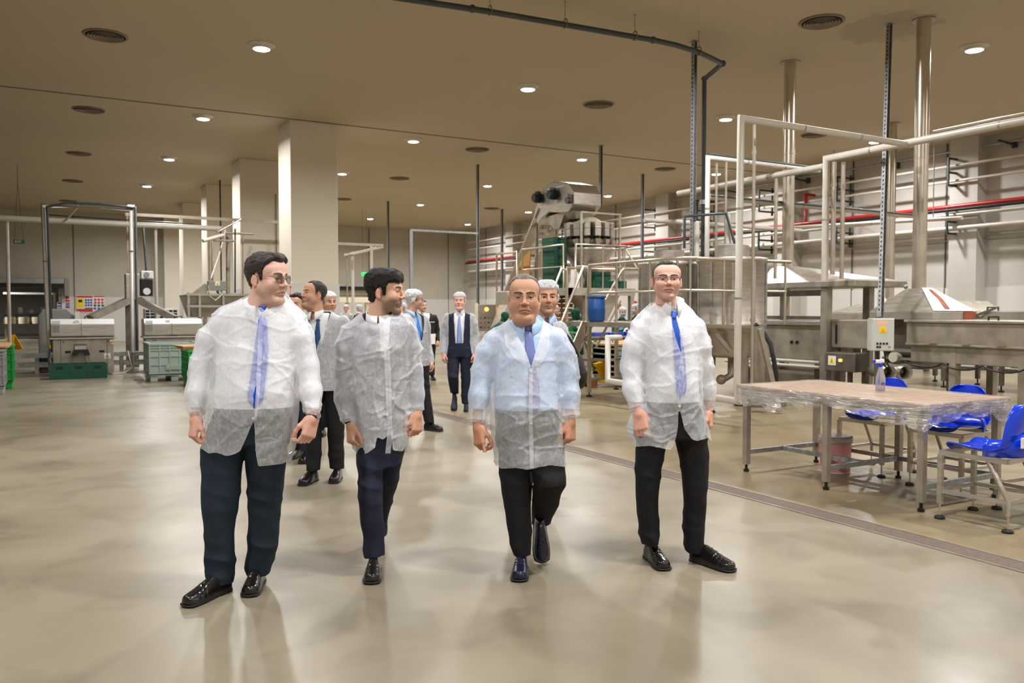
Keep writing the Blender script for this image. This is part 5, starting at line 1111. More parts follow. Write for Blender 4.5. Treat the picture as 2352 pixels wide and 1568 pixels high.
# ================================================================== figures: signed-distance sculpting
f32 = np.float32
def smin(a, b, k):
    if k <= 0: return np.minimum(a, b)
    h = np.maximum(k - np.abs(a - b), 0) / k
    return np.minimum(a, b) - h * h * k * .25
def smax(a, b, k): return -smin(-a, -b, k)
class Field:
    def __init__(s, lo, hi, h):
        s.lo = np.array(lo, float); s.h = h; s.n = np.ceil((np.array(hi) - s.lo) / h).astype(int) + 1
        s.D = np.full(s.n, 1.0, f32); s.ax = [(s.lo[i] + h * np.arange(s.n[i])).astype(f32) for i in range(3)]
    def part(s, lo, hi):
        sl = []; cs = []
        for i in range(3):
            a = max(0, int(math.floor((lo[i] - s.lo[i]) / s.h))); b = min(s.n[i], int(math.ceil((hi[i] - s.lo[i]) / s.h)) + 1)
            if b <= a: return None, None
            sl.append(slice(a, b)); sh = [1, 1, 1]; sh[i] = b - a; cs.append(s.ax[i][a:b].reshape(sh))
        return tuple(sl), cs
    def op(s, f, lo, hi, k=0., mode='add'):
        m = k + 3 * s.h; sl, cs = s.part([v - m for v in lo], [v + m for v in hi])
        if sl is None: return
        d = f(*cs); A = s.D[sl]
        s.D[sl] = smin(A, d, k) if mode == 'add' else smax(A, -d, k)
    def rc(s, a, b, ra, rb, k=.02, mode='add'):
        a = np.array(a, float); b = np.array(b, float); ab = b - a; L2 = float(ab @ ab) + 1e-9
        def f(X, Y, Z):
            t = np.clip(((X - a[0]) * ab[0] + (Y - a[1]) * ab[1] + (Z - a[2]) * ab[2]) / L2, 0, 1)
            return np.sqrt((X - a[0] - t * ab[0]) ** 2 + (Y - a[1] - t * ab[1]) ** 2 + (Z - a[2] - t * ab[2]) ** 2) - (ra + t * (rb - ra))
        r = max(ra, rb); s.op(f, np.minimum(a, b) - r, np.maximum(a, b) + r, k, mode)
    def chain(s, pts, k=.02):
        for (a, ra), (b, rb) in zip(pts[:-1], pts[1:]): s.rc(a, b, ra, rb, k)
    def ell(s, c, r, k=.02, mode='add', R=None):
        c = np.array(c, float); r = np.array(r, float)
        def f(X, Y, Z):
            x, y, z = X - c[0], Y - c[1], Z - c[2]
            if R is not None: x, y, z = (R[0][0] * x + R[1][0] * y + R[2][0] * z, R[0][1] * x + R[1][1] * y + R[2][1] * z, R[0][2] * x + R[1][2] * y + R[2][2] * z)
            k0 = np.sqrt((x / r[0]) ** 2 + (y / r[1]) ** 2 + (z / r[2]) ** 2); k1 = np.sqrt((x / r[0] ** 2) ** 2 + (y / r[1] ** 2) ** 2 + (z / r[2] ** 2) ** 2) + 1e-6
            return k0 * (k0 - 1) / k1
        m = max(r) if R is not None else r
        s.op(f, c - m, c + m, k, mode)
    def loft(s, st, k=.02, grow=0., smooth=.02, mod=None, p=2.0):
        """st: list of (z, cx, cy, a, b)"""
        st = sorted(st); Q = np.array(st); z0, z1 = Q[0, 0] - grow * .5, Q[-1, 0] + grow * .5
        zz = np.arange(z0 - .05, z1 + .05, .004); cols = []
        ker = np.hanning(max(3, int(smooth / .004) | 1) + 2); ker /= ker.sum()
        for i in range(1, 5): cols.append(np.convolve(np.pad(np.interp(zz, Q[:, 0], Q[:, i]), len(ker) // 2, 'edge'), ker, 'valid')[:len(zz)])
        def f(X, Y, Z):
            g = [np.interp(Z.ravel(), zz, c).astype(f32).reshape(Z.shape) for c in cols]
            a = g[2] + grow; b = g[3] + grow
            if mod is not None:
                th = np.arctan2(Y - g[1], X - g[0]); m_ = mod(th, Z); a = a + m_; b = b + m_
            x = np.abs(X - g[0]); y = np.abs(Y - g[1])
            if p == 2:
                k0 = np.sqrt((x / a) ** 2 + (y / b) ** 2); k1 = np.sqrt((x / a ** 2) ** 2 + (y / b ** 2) ** 2) + 1e-6; d = k0 * (k0 - 1) / k1
            else:
                k0 = ((x / a) ** p + (y / b) ** p) ** (1 / p); d = (k0 - 1) * np.minimum(a, b)
            return np.maximum(d, np.maximum(Z - z1, z0 - Z))
        m = .03 if mod is not None else 0
        lo = (min(Q[:, 1] - Q[:, 3]) - grow - m, min(Q[:, 2] - Q[:, 4]) - grow - m, z0); hi = (max(Q[:, 1] + Q[:, 3]) + grow + m, max(Q[:, 2] + Q[:, 4]) + grow + m, z1)
        s.op(f, lo, hi, k)
    def displace(s, fn, band=.05):
        """fn(x,y,z)->offset added to the distance, inside the narrow band only"""
        m = np.abs(s.D) < band; i = np.nonzero(m)
        if len(i[0]) == 0: return
        s.D[i] += fn(s.ax[0][i[0]], s.ax[1][i[1]], s.ax[2][i[2]]).astype(f32)
    def front(s):
        ins = s.D < 0; any_ = ins.any(axis=1); idx = ins.argmax(axis=1); idx = np.clip(idx, 1, s.n[1] - 1)
        I, K = np.indices(idx.shape); d1 = s.D[I, idx, K]; d0 = s.D[I, idx - 1, K]; t = np.clip(d0 / (d0 - d1 + 1e-9), 0, 1)
        y = s.lo[1] + s.h * (idx - 1 + t); y[~any_] = np.nan; s.fy = y; return s
    def fy_at(s, x, z):
        i = (x - s.lo[0]) / s.h; k = (z - s.lo[2]) / s.h; i0, k0 = int(i), int(k)
        if i0 < 0 or k0 < 0 or i0 >= s.n[0] - 1 or k0 >= s.n[2] - 1: return None
        q = s.fy[i0:i0 + 2, k0:k0 + 2]
        if np.isnan(q).any():
            q = s.fy[max(0, i0 - 3):i0 + 5, max(0, k0 - 3):k0 + 5]
            return None if np.isnan(q).all() else float(np.nanmean(q))
        a, b = i - i0, k - k0
        return float(q[0, 0] * (1 - a) * (1 - b) + q[1, 0] * a * (1 - b) + q[0, 1] * (1 - a) * b + q[1, 1] * a * b)
    def mesh(s):
        """naive surface nets -> verts, quads"""
        D = s.D; I = D < 0; nx, ny, nz = D.shape
        c = np.zeros((nx - 1, ny - 1, nz - 1), np.uint8)
        for dx in (0, 1):
            for dy in (0, 1):
                for dz in (0, 1): c += I[dx:nx - 1 + dx, dy:ny - 1 + dy, dz:nz - 1 + dz]
        act = np.nonzero((c > 0) & (c < 8)); n = len(act[0])
        ids = np.full(c.shape, -1, np.int32); ids[act] = np.arange(n)
        acc = np.zeros((n, 3)); cnt = np.zeros(n); ax, ay, az = act
        E = [(0, 0, 0, 0), (0, 0, 1, 0), (0, 0, 0, 1), (0, 0, 1, 1)]
        for axis in range(3):
            o = [i for i in range(3) if i != axis]
            for u in (0, 1):
                for v in (0, 1):
                    p = [0, 0, 0]; p[o[0]] = u; p[o[1]] = v; q = list(p); q[axis] = 1
                    d0 = D[ax + p[0], ay + p[1], az + p[2]]; d1 = D[ax + q[0], ay + q[1], az + q[2]]
                    m = (d0 < 0) != (d1 < 0); t = np.where(m, d0 / np.where(m, d0 - d1, 1), 0)
                    for i in range(3): acc[:, i] += np.where(m, (t if i == axis else p[i]), 0)
                    cnt += m
        V = (np.stack(act, 1) + acc / cnt[:, None]) * s.h + s.lo
        fs = []
        for axis in range(3):
            o = [i for i in range(3) if i != axis]
            sl0 = [slice(1, -1)] * 3; sl1 = [slice(1, -1)] * 3; sl0[axis] = slice(0, -1); sl1[axis] = slice(1, None)
            a = I[tuple(sl0)]; b = I[tuple(sl1)]
            for sgn in (0, 1):
                e = np.nonzero((a & ~b) if sgn == 0 else (~a & b)); P_ = [e[i] + (0 if i == axis else 1) for i in range(3)]
                def cell(u, v):
                    q = [x for x in P_]; q[o[0]] = q[o[0]] - u; q[o[1]] = q[o[1]] - v; return ids[q[0], q[1], q[2]]
                quad = np.stack([cell(1, 1), cell(0, 1), cell(0, 0), cell(1, 0)], 1)
                flip = (sgn == 1) ^ (axis == 1)
                fs.append(quad[:, ::-1] if flip else quad)
        return V, np.concatenate(fs)
_G = RNG.random((32, 32, 32)).astype(f32)
def vnoise(x, y, z):
    i = np.floor(x).astype(int); j = np.floor(y).astype(int); k = np.floor(z).astype(int); u, v, w_ = x - i, y - j, z - k
    u = u * u * (3 - 2 * u); v = v * v * (3 - 2 * v); w_ = w_ * w_ * (3 - 2 * w_); r = 0
    for a in (0, 1):
        for b in (0, 1):
            for c in (0, 1): r = r + _G[(i + a) & 31, (j + b) & 31, (k + c) & 31] * (u if a else 1 - u) * (v if b else 1 - v) * (w_ if c else 1 - w_)
    return r * 2 - 1
def ridge(x, y, z): return 1 - 2 * np.abs(vnoise(x, y, z))
def mesh_obj(name, V, Fc, m, parent, color=None, smooth=True):
    me = bpy.data.meshes.new(name); me.vertices.add(len(V)); me.vertices.foreach_set('co', np.asarray(V, f32).ravel())
    Fc = np.asarray(Fc, np.int32); me.loops.add(Fc.size); me.loops.foreach_set('vertex_index', Fc.ravel()); me.polygons.add(len(Fc))
    me.polygons.foreach_set('loop_start', np.arange(0, Fc.size, Fc.shape[1], dtype=np.int32)); me.polygons.foreach_set('use_smooth', [smooth] * len(Fc)); me.update(calc_edges=True)
    me.materials.append(MATS[m] if isinstance(m, str) else m)
    if color is not None:
        at = me.color_attributes.new('Col', 'FLOAT_COLOR', 'POINT'); at.data.foreach_set('color', np.asarray(color, f32).ravel())
    o = bpy.data.objects.new(name, me); COL.objects.link(o); o.parent = parent; return o
def smooth_rim(V, Fc, it=8):
    E = np.concatenate([Fc[:, [0, 1]], Fc[:, [1, 2]], Fc[:, [2, 3]], Fc[:, [3, 0]]]); Es = np.sort(E, 1); key = Es[:, 0].astype(np.int64) * len(V) + Es[:, 1]
    u, cnt = np.unique(key, return_counts=True); b = u[cnt == 1]; a_, b_ = b // len(V), b % len(V); V = V.copy()
    for _ in range(it):
        acc = np.zeros_like(V); n = np.zeros(len(V)); np.add.at(acc, a_, V[b_]); np.add.at(acc, b_, V[a_]); np.add.at(n, a_, 1); np.add.at(n, b_, 1)
        m = n > 0; V[m] = .4 * V[m] + .6 * acc[m] / n[m][:, None]
    return V
def trim(V, Fc, keep):
    Fc = Fc[keep]; used = np.unique(Fc); mp = np.full(len(V), -1, np.int64); mp[used] = np.arange(len(used)); return V[used], mp[Fc]

# ---- materials for people
def vcol_mat(name, rough, sub=0., bump=0., bs=200, spec=.4):
    m = mat(name, (1, 1, 1, 1), rough, sub=sub, bump=bump, bscale=bs, spec=spec); N = m.node_tree.nodes
    a = N.new('ShaderNodeVertexColor'); a.layer_name = 'Col'; m.node_tree.links.new(a.outputs[0], N['Principled BSDF'].inputs['Base Color']); return m
vcol_mat('skin', .56, .06, .12, 260, .3); vcol_mat('eye_ball', .12); vcol_mat('hair_fibre', .5, 0, .9, 520, .35); [setattr(n_.inputs['Scale'], 'default_value', (1.0, .14, .30)) for n_ in MATS['hair_fibre'].node_tree.nodes if n_.type == 'MAPPING']
def cloth(name, col, rough=.8, bump=.10, bs=300): m = mat(name, col, rough, 0, .05, 10, bump, bs, spec=.25); return m
cloth('trouser_teal', rgb(33, 45, 56)); cloth('trouser_navy', rgb(33, 37, 54)); cloth('trouser_black', rgb(26, 26, 28)); cloth('suit_navy', rgb(34, 38, 54)); cloth('suit_grey', rgb(62, 64, 70))
cloth('shirt_white', rgb(238, 238, 240), .7); cloth('shirt_blue', rgb(176, 202, 232), .7); cloth('tie_blue', rgb(30, 86, 205), .45); cloth('tie_royal', rgb(50, 90, 196), .45); cloth('tie_violet', rgb(108, 120, 176), .5); cloth('tie_pale', rgb(142, 160, 214), .5); cloth('tie_dusk', rgb(42, 74, 118), .5); cloth('tie_bright', rgb(60, 130, 215), .5)
cloth('worker_green', rgb(20, 120, 62)); cloth('worker_dark_green', rgb(16, 68, 50)); cloth('glove_mint', rgb(150, 192, 170)); cloth('mask_blue', rgb(120, 175, 215)); cloth('jacket_black', rgb(34, 32, 32), .55)
mat('shoe_leather', rgb(20, 19, 19), .22, 0, .1, 30, .15, 60, coat=.3); mat('shoe_navy', rgb(22, 26, 46), .26, 0, .1, 30, .2, 60); mat('shoe_suede', rgb(40, 44, 58), .8); mat('sole_rubber', rgb(16, 15, 15), .6)
mat('gold_frame', rgb(150, 130, 110), .25, .9); mat('thin_black_frame', rgb(30, 28, 28), .3); mat('lens_dark', rgb(70, 60, 66), .05, alpha=.62); mat('lens_clear', rgb(225, 230, 240), .03, alpha=.05, spec=.3); mat('watch_silver', rgb(190, 190, 192), .25, 1.)
def gown_material(name, lo, hi, tint=(.93, .94, .96, 1)):
    m = bpy.data.materials.new(name); m.use_nodes = True; N = m.node_tree.nodes; L = m.node_tree.links; N.remove(N['Principled BSDF']); out = N['Material Output']
    tc = N.new('ShaderNodeTexCoord')
    def noise(sc, det, dist=0., st=(1, 1, 1)):
        mp = N.new('ShaderNodeMapping'); mp.inputs['Scale'].default_value = st; L.new(tc.outputs['Object'], mp.inputs[0])
        n = N.new('ShaderNodeTexNoise'); n.inputs['Scale'].default_value = sc; n.inputs['Detail'].default_value = det; n.inputs['Distortion'].default_value = dist; L.new(mp.outputs[0], n.inputs['Vector']); return n.outputs[0]
    def math_(op, a, b=None, c=None):
        q = N.new('ShaderNodeMath'); q.operation = op
        for i, v in enumerate((a, b, c)):
            if v is None: continue
            if hasattr(v, 'default_value') or hasattr(v, 'links'): L.new(v, q.inputs[i])
            else: q.inputs[i].default_value = v
        return q.outputs[0]
    def creases(src, wd):
        r = N.new('ShaderNodeMapRange'); L.new(math_('ABSOLUTE', math_('SUBTRACT', src, .5)), r.inputs[0]); r.inputs[1].default_value = 0; r.inputs[2].default_value = wd; r.inputs[3].default_value = 1; r.inputs[4].default_value = 0; return r.outputs[0]
    fib = noise(120, 2, 1.2, (1, 1, .5)); cloud = noise(26, 5, .8, (1.2, 1.2, .7))
    def vor(sc, st, wd, seed):
        mp = N.new('ShaderNodeMapping'); mp.inputs['Scale'].default_value = st; mp.inputs['Location'].default_value = (seed, seed * .7, 0); wn = N.new('ShaderNodeTexNoise'); wn.inputs['Scale'].default_value = 7; L.new(tc.outputs['Object'], wn.inputs['Vector']); wa = N.new('ShaderNodeVectorMath'); wa.operation = 'MULTIPLY_ADD'; L.new(wn.outputs['Color'], wa.inputs[0]); wa.inputs[1].default_value = (.16, .16, .16); L.new(tc.outputs['Object'], wa.inputs[2]); L.new(wa.outputs[0], mp.inputs[0])
        v = N.new('ShaderNodeTexVoronoi'); v.feature = 'DISTANCE_TO_EDGE'; v.inputs['Scale'].default_value = sc; L.new(mp.outputs[0], v.inputs['Vector'])
        r = N.new('ShaderNodeMapRange'); L.new(v.outputs['Distance'], r.inputs[0]); r.inputs[1].default_value = 0; r.inputs[2].default_value = wd; r.inputs[3].default_value = 1; r.inputs[4].default_value = 0
        g = N.new('ShaderNodeMapRange'); L.new(noise(3.5, 2), g.inputs[0]); g.inputs[1].default_value = .45; g.inputs[2].default_value = .6
        return math_('MULTIPLY', r.outputs[0], g.outputs[0]), v.outputs['Distance']
    c1, v1 = vor(6.5, (1.3, 1.3, .7), .022, 0); c2, v2 = vor(11, (.8, .8, 1.25), .03, 3.3); cr = math_('MAXIMUM', c1, math_('MULTIPLY', c2, .8))
    base = N.new('ShaderNodeMapRange'); L.new(fib, base.inputs[0]); base.inputs[1].default_value = .35; base.inputs[2].default_value = .65; base.inputs[3].default_value = lo; base.inputs[4].default_value = hi
    al = math_('ADD', math_('ADD', base.outputs[0], math_('MULTIPLY', math_('SUBTRACT', cloud, .5), .35)), math_('MULTIPLY', cr, .13)); al = math_('MINIMUM', math_('MAXIMUM', al, 0.02), .97)
    bp = N.new('ShaderNodeBump'); bp.inputs['Strength'].default_value = .6; bp.inputs['Distance'].default_value = .012
    L.new(math_('ADD', math_('MULTIPLY', cr, .12), math_('ADD', math_('MULTIPLY', math_('MINIMUM', math_('MULTIPLY', v1, 2.2), .5), .6), math_('ADD', math_('MULTIPLY', math_('MINIMUM', math_('MULTIPLY', v2, 1.6), .4), .7), math_('MULTIPLY', noise(18, 3, .5), .35)))), bp.inputs['Height'])
    d = N.new('ShaderNodeBsdfDiffuse'); d.inputs[0].default_value = tint; L.new(bp.outputs[0], d.inputs['Normal'])
    tl = N.new('ShaderNodeBsdfTranslucent'); tl.inputs[0].default_value = tint; L.new(bp.outputs[0], tl.inputs['Normal'])
    gl = N.new('ShaderNodeBsdfGlossy'); gl.inputs['Roughness'].default_value = .4; L.new(bp.outputs[0], gl.inputs['Normal'])
    m1 = N.new('ShaderNodeMixShader'); m1.inputs[0].default_value = .3; L.new(d.outputs[0], m1.inputs[1]); L.new(tl.outputs[0], m1.inputs[2])
    m3 = N.new('ShaderNodeMixShader'); m3.inputs[0].default_value = .06; L.new(m1.outputs[0], m3.inputs[1]); L.new(gl.outputs[0], m3.inputs[2])
    tr = N.new('ShaderNodeBsdfTransparent'); m2 = N.new('ShaderNodeMixShader'); L.new(al, m2.inputs[0]); L.new(tr.outputs[0], m2.inputs[1]); L.new(m3.outputs[0], m2.inputs[2]); L.new(m2.outputs[0], out.inputs[0])
    MATS[name] = m; return m
gown_material('gown', .42, .56, (.93, .955, 1.0, 1)); gown_material('gown_light', .56, .70, (.93, .955, 1.0, 1)); gown_material('gown_far', .52, .66, (.93, .955, 1.0, 1)); gown_material('hairnet', .55, .8, (.94, .96, 1.0, 1))

# ---- the head.  canonical frame: x lateral, -y forward (face), z up, origin between the eyes' level and the skull axis
SKIN = {'pale': (226, 184, 168), 'mid': (212, 170, 145), 'tan': (202, 156, 128), 'rosy': (226, 180, 162)}
def rotm(yaw, pitch=0., roll=0.): return Matrix.Rotation(yaw, 3, 'Z') @ Matrix.Rotation(pitch, 3, 'X') @ Matrix.Rotation(roll, 3, 'Y')
def hairline(x, y, z, style):
    """signed: >0 inside the hair"""
    f = -y
    xs = [-.11, -.045, -.03, -.012, .004, .012, .026, .034, .045, .075, .12]
    zs = {'short': [-.058, -.055, -.02, .016, .018, -.018, -.014, .03, .055, .074, .084],
          'full': [-.072, -.068, -.04, .016, .014, -.030, -.024, .024, .040, .048, .054],
          'receding': [-.055, -.052, -.02, .020, .022, -.006, .000, .03, .060, .092, .104],
          'cropped': [-.055, -.052, -.02, .020, .022, -.004, .0, .035, .066, .098, .112],
          'net': [-.06, -.058, -.04, -.012, -.008, .0, .02, .04, .05, .058, .060]}[style]
    zb = np.interp(f, xs, zs)
    if style == 'full': zb = zb - .012 * np.exp(-((np.abs(x) - .03) / .03) ** 2) * (f > .05)
    if style in ('short', 'receding', 'cropped'): zb = zb + (.012 if style != 'short' else .010) * np.exp(-((np.abs(x) - .042) / .02) ** 2) * (f > .028)
    return z - zb
class Head:
    def __init__(s, pos, yaw=0., pitch=0., roll=0., sc=(1, 1, 1), h=.0025, skin='mid', hair='short', hcol=(34, 27, 24), thick=.014, quiff=0., stubble=.0, jowl=0., net=False, brow=(40, 30, 26), mask=None, seed=0, grey=0., lean=0.):
        s.pos = np.array(pos, float); s.R = rotm(yaw, pitch, roll); s.sc = np.array(sc, float); s.h = h; s.p = dict(skin=skin, hair=hair, hcol=hcol, thick=thick, quiff=quiff, stubble=stubble, jowl=jowl, net=net, brow=brow, seed=seed, grey=grey, lean=lean)
    def w(s, p): return s.pos + np.array(s.R @ Vector(np.array(p) * s.sc))
    def sculpt(s):
        h = s.h / float(np.mean(s.sc)); G = Field((-.105, -.135, -.155), (.105, .125, .16), h); j = s.p['jowl']; lean = s.p['lean']
        def m2(f):
            f(-1); f(1)
        G.ell((0, .012, .036), (.0765, .097, .082), .0)
        G.ell((0, -.022, -.030), (.060 - lean * .004, .066, .080), .03); m2(lambda q: G.ell((q * .028, -.034, .042), (.043, .048, .045), .03))
        m2(lambda q: G.rc((q * (.053 + .009 * j), -.004, -.052), (q * (.012 + j * .018), -.071, -.106), .015 + j * .009, .0145 + .0035 * j, .03)); m2(lambda q: G.ell((q * .034, -.032, -.062), (.015 + .019 * j, .030, .032), .03))
        G.ell((0, -.080, -.108), (.019, .014, .014), .02)
        if j > .3: G.ell((0, -.03, -.112 - .01 * j), (.052, .052, .030), .03)
        m2(lambda q: G.ell((q * .037, -.058, -.032), (.028 + .004 * j, .027, .030 + .004 * j), .03))
        m2(lambda q: G.rc((q * .014, -.0885, .020), (q * .046, -.072, .017), .010, .008, .014))
        m2(lambda q: G.ell((q * .0315, -.1005, -.001), (.0190, .0170, .0130), .014, 'sub'))
        # lids over the eyeballs with an opening
        L_ = Field((-.06, -.11, -.03), (.06, -.04, .03), h)
        m2(lambda q: L_.ell((q * .0315, -.0755, -.001), (.0148, .0140, .0135), 0))
        m2(lambda q: L_.ell((q * .0305, -.094, -.0018), (.0138, .016, .0033), .002, 'sub'))
        sl, _ = G.part(L_.lo, L_.lo + L_.h * (L_.n - 1))
        o = [int(round((L_.lo[i] - G.lo[i]) / h)) for i in range(3)]; S_ = tuple(slice(o[i], o[i] + L_.n[i]) for i in range(3)); G.D[S_] = smin(G.D[S_], L_.D[:G.D[S_].shape[0], :G.D[S_].shape[1], :G.D[S_].shape[2]], .003)
        # nose
        G.rc((0, -.0885, .012), (0, -.107, -.027), .0078, .0104, .012); G.ell((0, -.1115, -.031), (.0118, .0105, .0092), .006)
        m2(lambda q: G.ell((q * .0150, -.0985, -.035), (.0078, .0105, .0080), .006)); m2(lambda q: G.ell((q * .0072, -.106, -.0440), (.0034, .0050, .0024), .003, 'sub'))
        # mouth
        G.ell((0, -.083, -.066), (.030, .014, .020), .014)
        m2(lambda q: G.rc((q * .004, -.0960, -.0618), (q * .023, -.0845, -.0675), .0044, .0020, .005)); G.rc((-.012, -.0920, -.0745), (.012, -.0920, -.0745), .0052, .0052, .006)
        m2(lambda q: G.rc((0, -.1010, -.0672), (q * .0265, -.0855, -.0728), .0022, .0019, .004, 'sub'))
        m2(lambda q: G.rc((q * .021, -.0950, -.040), (q * .033, -.083, -.062), .0012, .0010, .006, 'sub')); G.ell((0, -.092, -.0865), (.016, .006, .005), .008, 'sub')
        # ears
        E = Matrix.Rotation(.25, 3, 'Z'); 
        for q in (-1, 1):
            R = [[math.cos(.3 * q), math.sin(.3 * q), 0], [-math.sin(.3 * q), math.cos(.3 * q), 0], [0, 0, 1]]
            G.ell((q * .0820, .010, -.016), (.0066, .0160, .0262), .006, 'add', R); G.ell((q * .0890, .004, -.012), (.0046, .0095, .0150), .004, 'sub', R)
            G.ell((q * .0810, .004, -.038), (.0060, .008, .008), .005); G.rc((q * .0850, .014, .010), (q * .0850, .014, -.010), .0024, .0024, .003)
        # neck stub
        G.rc((0, .022, -.05), (0, .040, -.17), .052 + .008 * j, .060 + .010 * j, .03)
        s.G = G; return s
    def color(s, V):
        base = np.array([S(c) for c in SKIN[s.p['skin']]]); x, y, z = V[:, 0], V[:, 1], V[:, 2]; f = -y; C = np.tile(base, (len(V), 1))
        def blend(m, col): 
            nonlocal C
            m = np.clip(m, 0, 1)[:, None]; C = C * (1 - m) + np.array([S(c) for c in col]) * m
        def mul(m, k):
            nonlocal C
            C = C * (1 - np.clip(m, 0, 1)[:, None] * (1 - np.array(k)))
        ax = np.abs(x)
        mul(np.exp(-(((ax - .042) / .02) ** 2 + ((z + .032) / .018) ** 2)) * (f > .03) * .6, (1.0, .80, .78))
        mul(np.exp(-((x / .014) ** 2 + ((z + .032) / .014) ** 2)) * (f > .09) * .7, (.98, .78, .74)); mul((ax > .077) * (y > .0) * (np.abs(z + .016) < .03) * .7, (1, .80, .75))
        n = vnoise(x * 120, y * 120, z * 120) * .04; C = C * (1 + n[:, None])
        st = s.p['stubble']
        if st:
            m = np.clip((-.026 - z - .25 * np.clip(.07 - f, 0, .05)) / .026, 0, 1) * np.clip((f + .005) / .03, 0, 1) * (1 - np.exp(-((x / .03) ** 2 + ((z + .03) / .012) ** 2)))
            side = np.exp(-(((f - .018) / .016) ** 2)) * np.clip((.004 - z) / .015, 0, 1) * (ax > .045) * .85; m = np.maximum(m, side)
            nn = .85 + .12 * vnoise(x * 300, y * 300, z * 300); blend(m * st * nn, (62, 50, 46))
        lip = np.exp(-((x / .023) ** 2) ** 2) * np.exp(-(((z + .0685 + .0015 * np.cos(x * 150)) / .0075) ** 2) ** 2) * (f > .082)
        blend(lip * .6, (182, 118, 108)); blend(np.exp(-(((z + .0672 + .13 * ax) / .0014) ** 2)) * (ax < .026) * (f > .084) * .9, (92, 50, 46))
        arch = .0175 + .005 * np.cos((ax - .034) / .02) - .10 * np.maximum(0, ax - .042)
        br = np.exp(-(((z - arch) / (.0052 - .06 * np.maximum(0, ax - .036))) ** 2) ** 1.5) * (ax > .010) * (ax < .054) * (f > .05); blend(br * (.95 + .2 * vnoise(x * 400, y * 200, z * 700)) * 1.0, s.p['brow'])
        lid = (((ax - .0315) / .0145) ** 2 + ((z + .0015) / .0062) ** 2); blend(np.clip(1.25 - np.abs(lid - 1) * 2.6, 0, 1) * (f > .07) * .8 * (z > -.005), (58, 38, 33))
        mul(np.exp(-(((ax - .031) / .014) ** 2 + ((z + .014) / .005) ** 2)) * (f > .06) * .5, (.86, .78, .76))
        hl = hairline(x, y, z, s.p['hair']); m = np.clip(hl / .008 + .5, 0, 1) * (ax < .0775 + .002 * (z > .02)); blend(m * (.85 if s.p['thick'] > .004 else .55) * (1 - .25 * s.p['grey']), s.p['hcol'])
        return np.concatenate([C, np.ones((len(C), 1))], 1)
    def to_local(s, V): return (np.asarray((np.array(s.R) @ (V * s.sc).T).T)) + s.pos
    def build(s, par):
        s.sculpt(); G = s.G; V, Fc = G.mesh(); col = s.color(V); c = V[Fc].mean(1); V2, F2 = V, Fc
        s.out = (s.to_local(V2), F2, col)
        for q in (-1, 1):
            b = MB(); rs_ = [.0001, .0012, .0024, .0027, .0040, .0052, .0060, .0064, .0080, .0100, .0115, .01255, .0118, .0001]; ev = []; n_ = 24
            for i_, r_ in enumerate(rs_):
                yy = -math.sqrt(max(0, .0126 ** 2 - r_ ** 2)) * (1 if i_ < 12 else -1)
                for k_ in range(n_): ev.append((r_ * math.cos(2 * math.pi * k_ / n_), yy, r_ * math.sin(2 * math.pi * k_ / n_)))
            b.add(ev, [(i_ * n_ + k_, i_ * n_ + (k_ + 1) % n_, (i_ + 1) * n_ + (k_ + 1) % n_, (i_ + 1) * n_ + k_) for i_ in range(len(rs_) - 1) for k_ in range(n_)], True)
            ev = np.array(ev); me_c = np.tile([.34, .30, .28, 1], (len(ev), 1))
            g = Vector((s.p.get('gaze', 0) if False else 0, -1, 0)); r = np.sqrt(ev[:, 0] ** 2 + ev[:, 2] ** 2); fr = ev[:, 1] < 0
            me_c[(r < .0065) & fr] = [.028, .014, .008, 1]; me_c[(r < .0026) & fr] = [.003, .003, .003, 1]
            P_ = s.to_local(ev + np.array([q * .0315, -.0755, -.0015])); o = mesh_obj('eye', P_, b.f, 'eye_ball', par, me_c)
        p = s.p
        if p['thick'] > .002 or p['net']:
            G2 = Field(G.lo, G.lo + G.h * (G.n - 1), G.h); G2.D = G.D[:G2.n[0], :G2.n[1], :G2.n[2]].copy(); G2.n = np.array(G2.D.shape)
            X, Y, Z = [a.reshape([-1 if k == i else 1 for k in range(3)]) for i, a in enumerate(G.ax)]; X = X[:G2.n[0]]; Y = Y[:, :G2.n[1]]; Z = Z[:, :, :G2.n[2]]
            idx = np.nonzero(np.abs(G2.D) < .05); x, y, z = X.ravel()[idx[0]], Y.ravel()[idx[1]], Z.ravel()[idx[2]]; f = -y
            if p['thick'] > .002:
                hl = hairline(x, y, z, p['hair']); sm = np.clip(hl / .02, 0, 1); sm = sm * sm * (3 - 2 * sm)
                top = np.clip((z - .03) / .06, 0, 1)
                T = p['thick'] * (.62 + .38 * top) * sm + p['quiff'] * np.exp(-(((f - .07) / .035) ** 2)) * top * sm
                strand = vnoise(x * 300 + 9 * vnoise(x * 20, y * 20, z * 20 + p['seed']), y * 70, z * 110) * .0020 + vnoise(x * 90, y * 40 + p['seed'], z * 60) * .0034 + .004 * vnoise(x * 34, y * 30 + p['seed'], z * 26) * top
                T = T + strand * sm * min(1, p['thick'] / .01) - .0035 - .004 * (np.abs(x) > .074) * (z < .02)
                keep = G2.D.copy(); D = np.full_like(G2.D, .05); D[idx] = G2.D[idx] - T.astype(f32); G2.D = D
                V, Fc = G2.mesh(); nz = vnoise(V[:, 0] * 260, V[:, 1] * 60, V[:, 2] * 90)[:, None] * .35
                hc = np.array([S(c_) for c_ in p['hcol']]); C = hc * (1 + nz)
                if p['grey']: g = np.clip(p['grey'] * (.75 + vnoise(V[:, 0] * 300, V[:, 1] * 120, V[:, 2] * 120)), 0, 1)[:, None]; C = C * (1 - g) + np.array([.30, .28, .27]) * g
                mesh_obj('hair', s.to_local(V), Fc, 'hair_fibre', par, np.concatenate([np.clip(C, .003, 1), np.ones((len(C), 1))], 1))
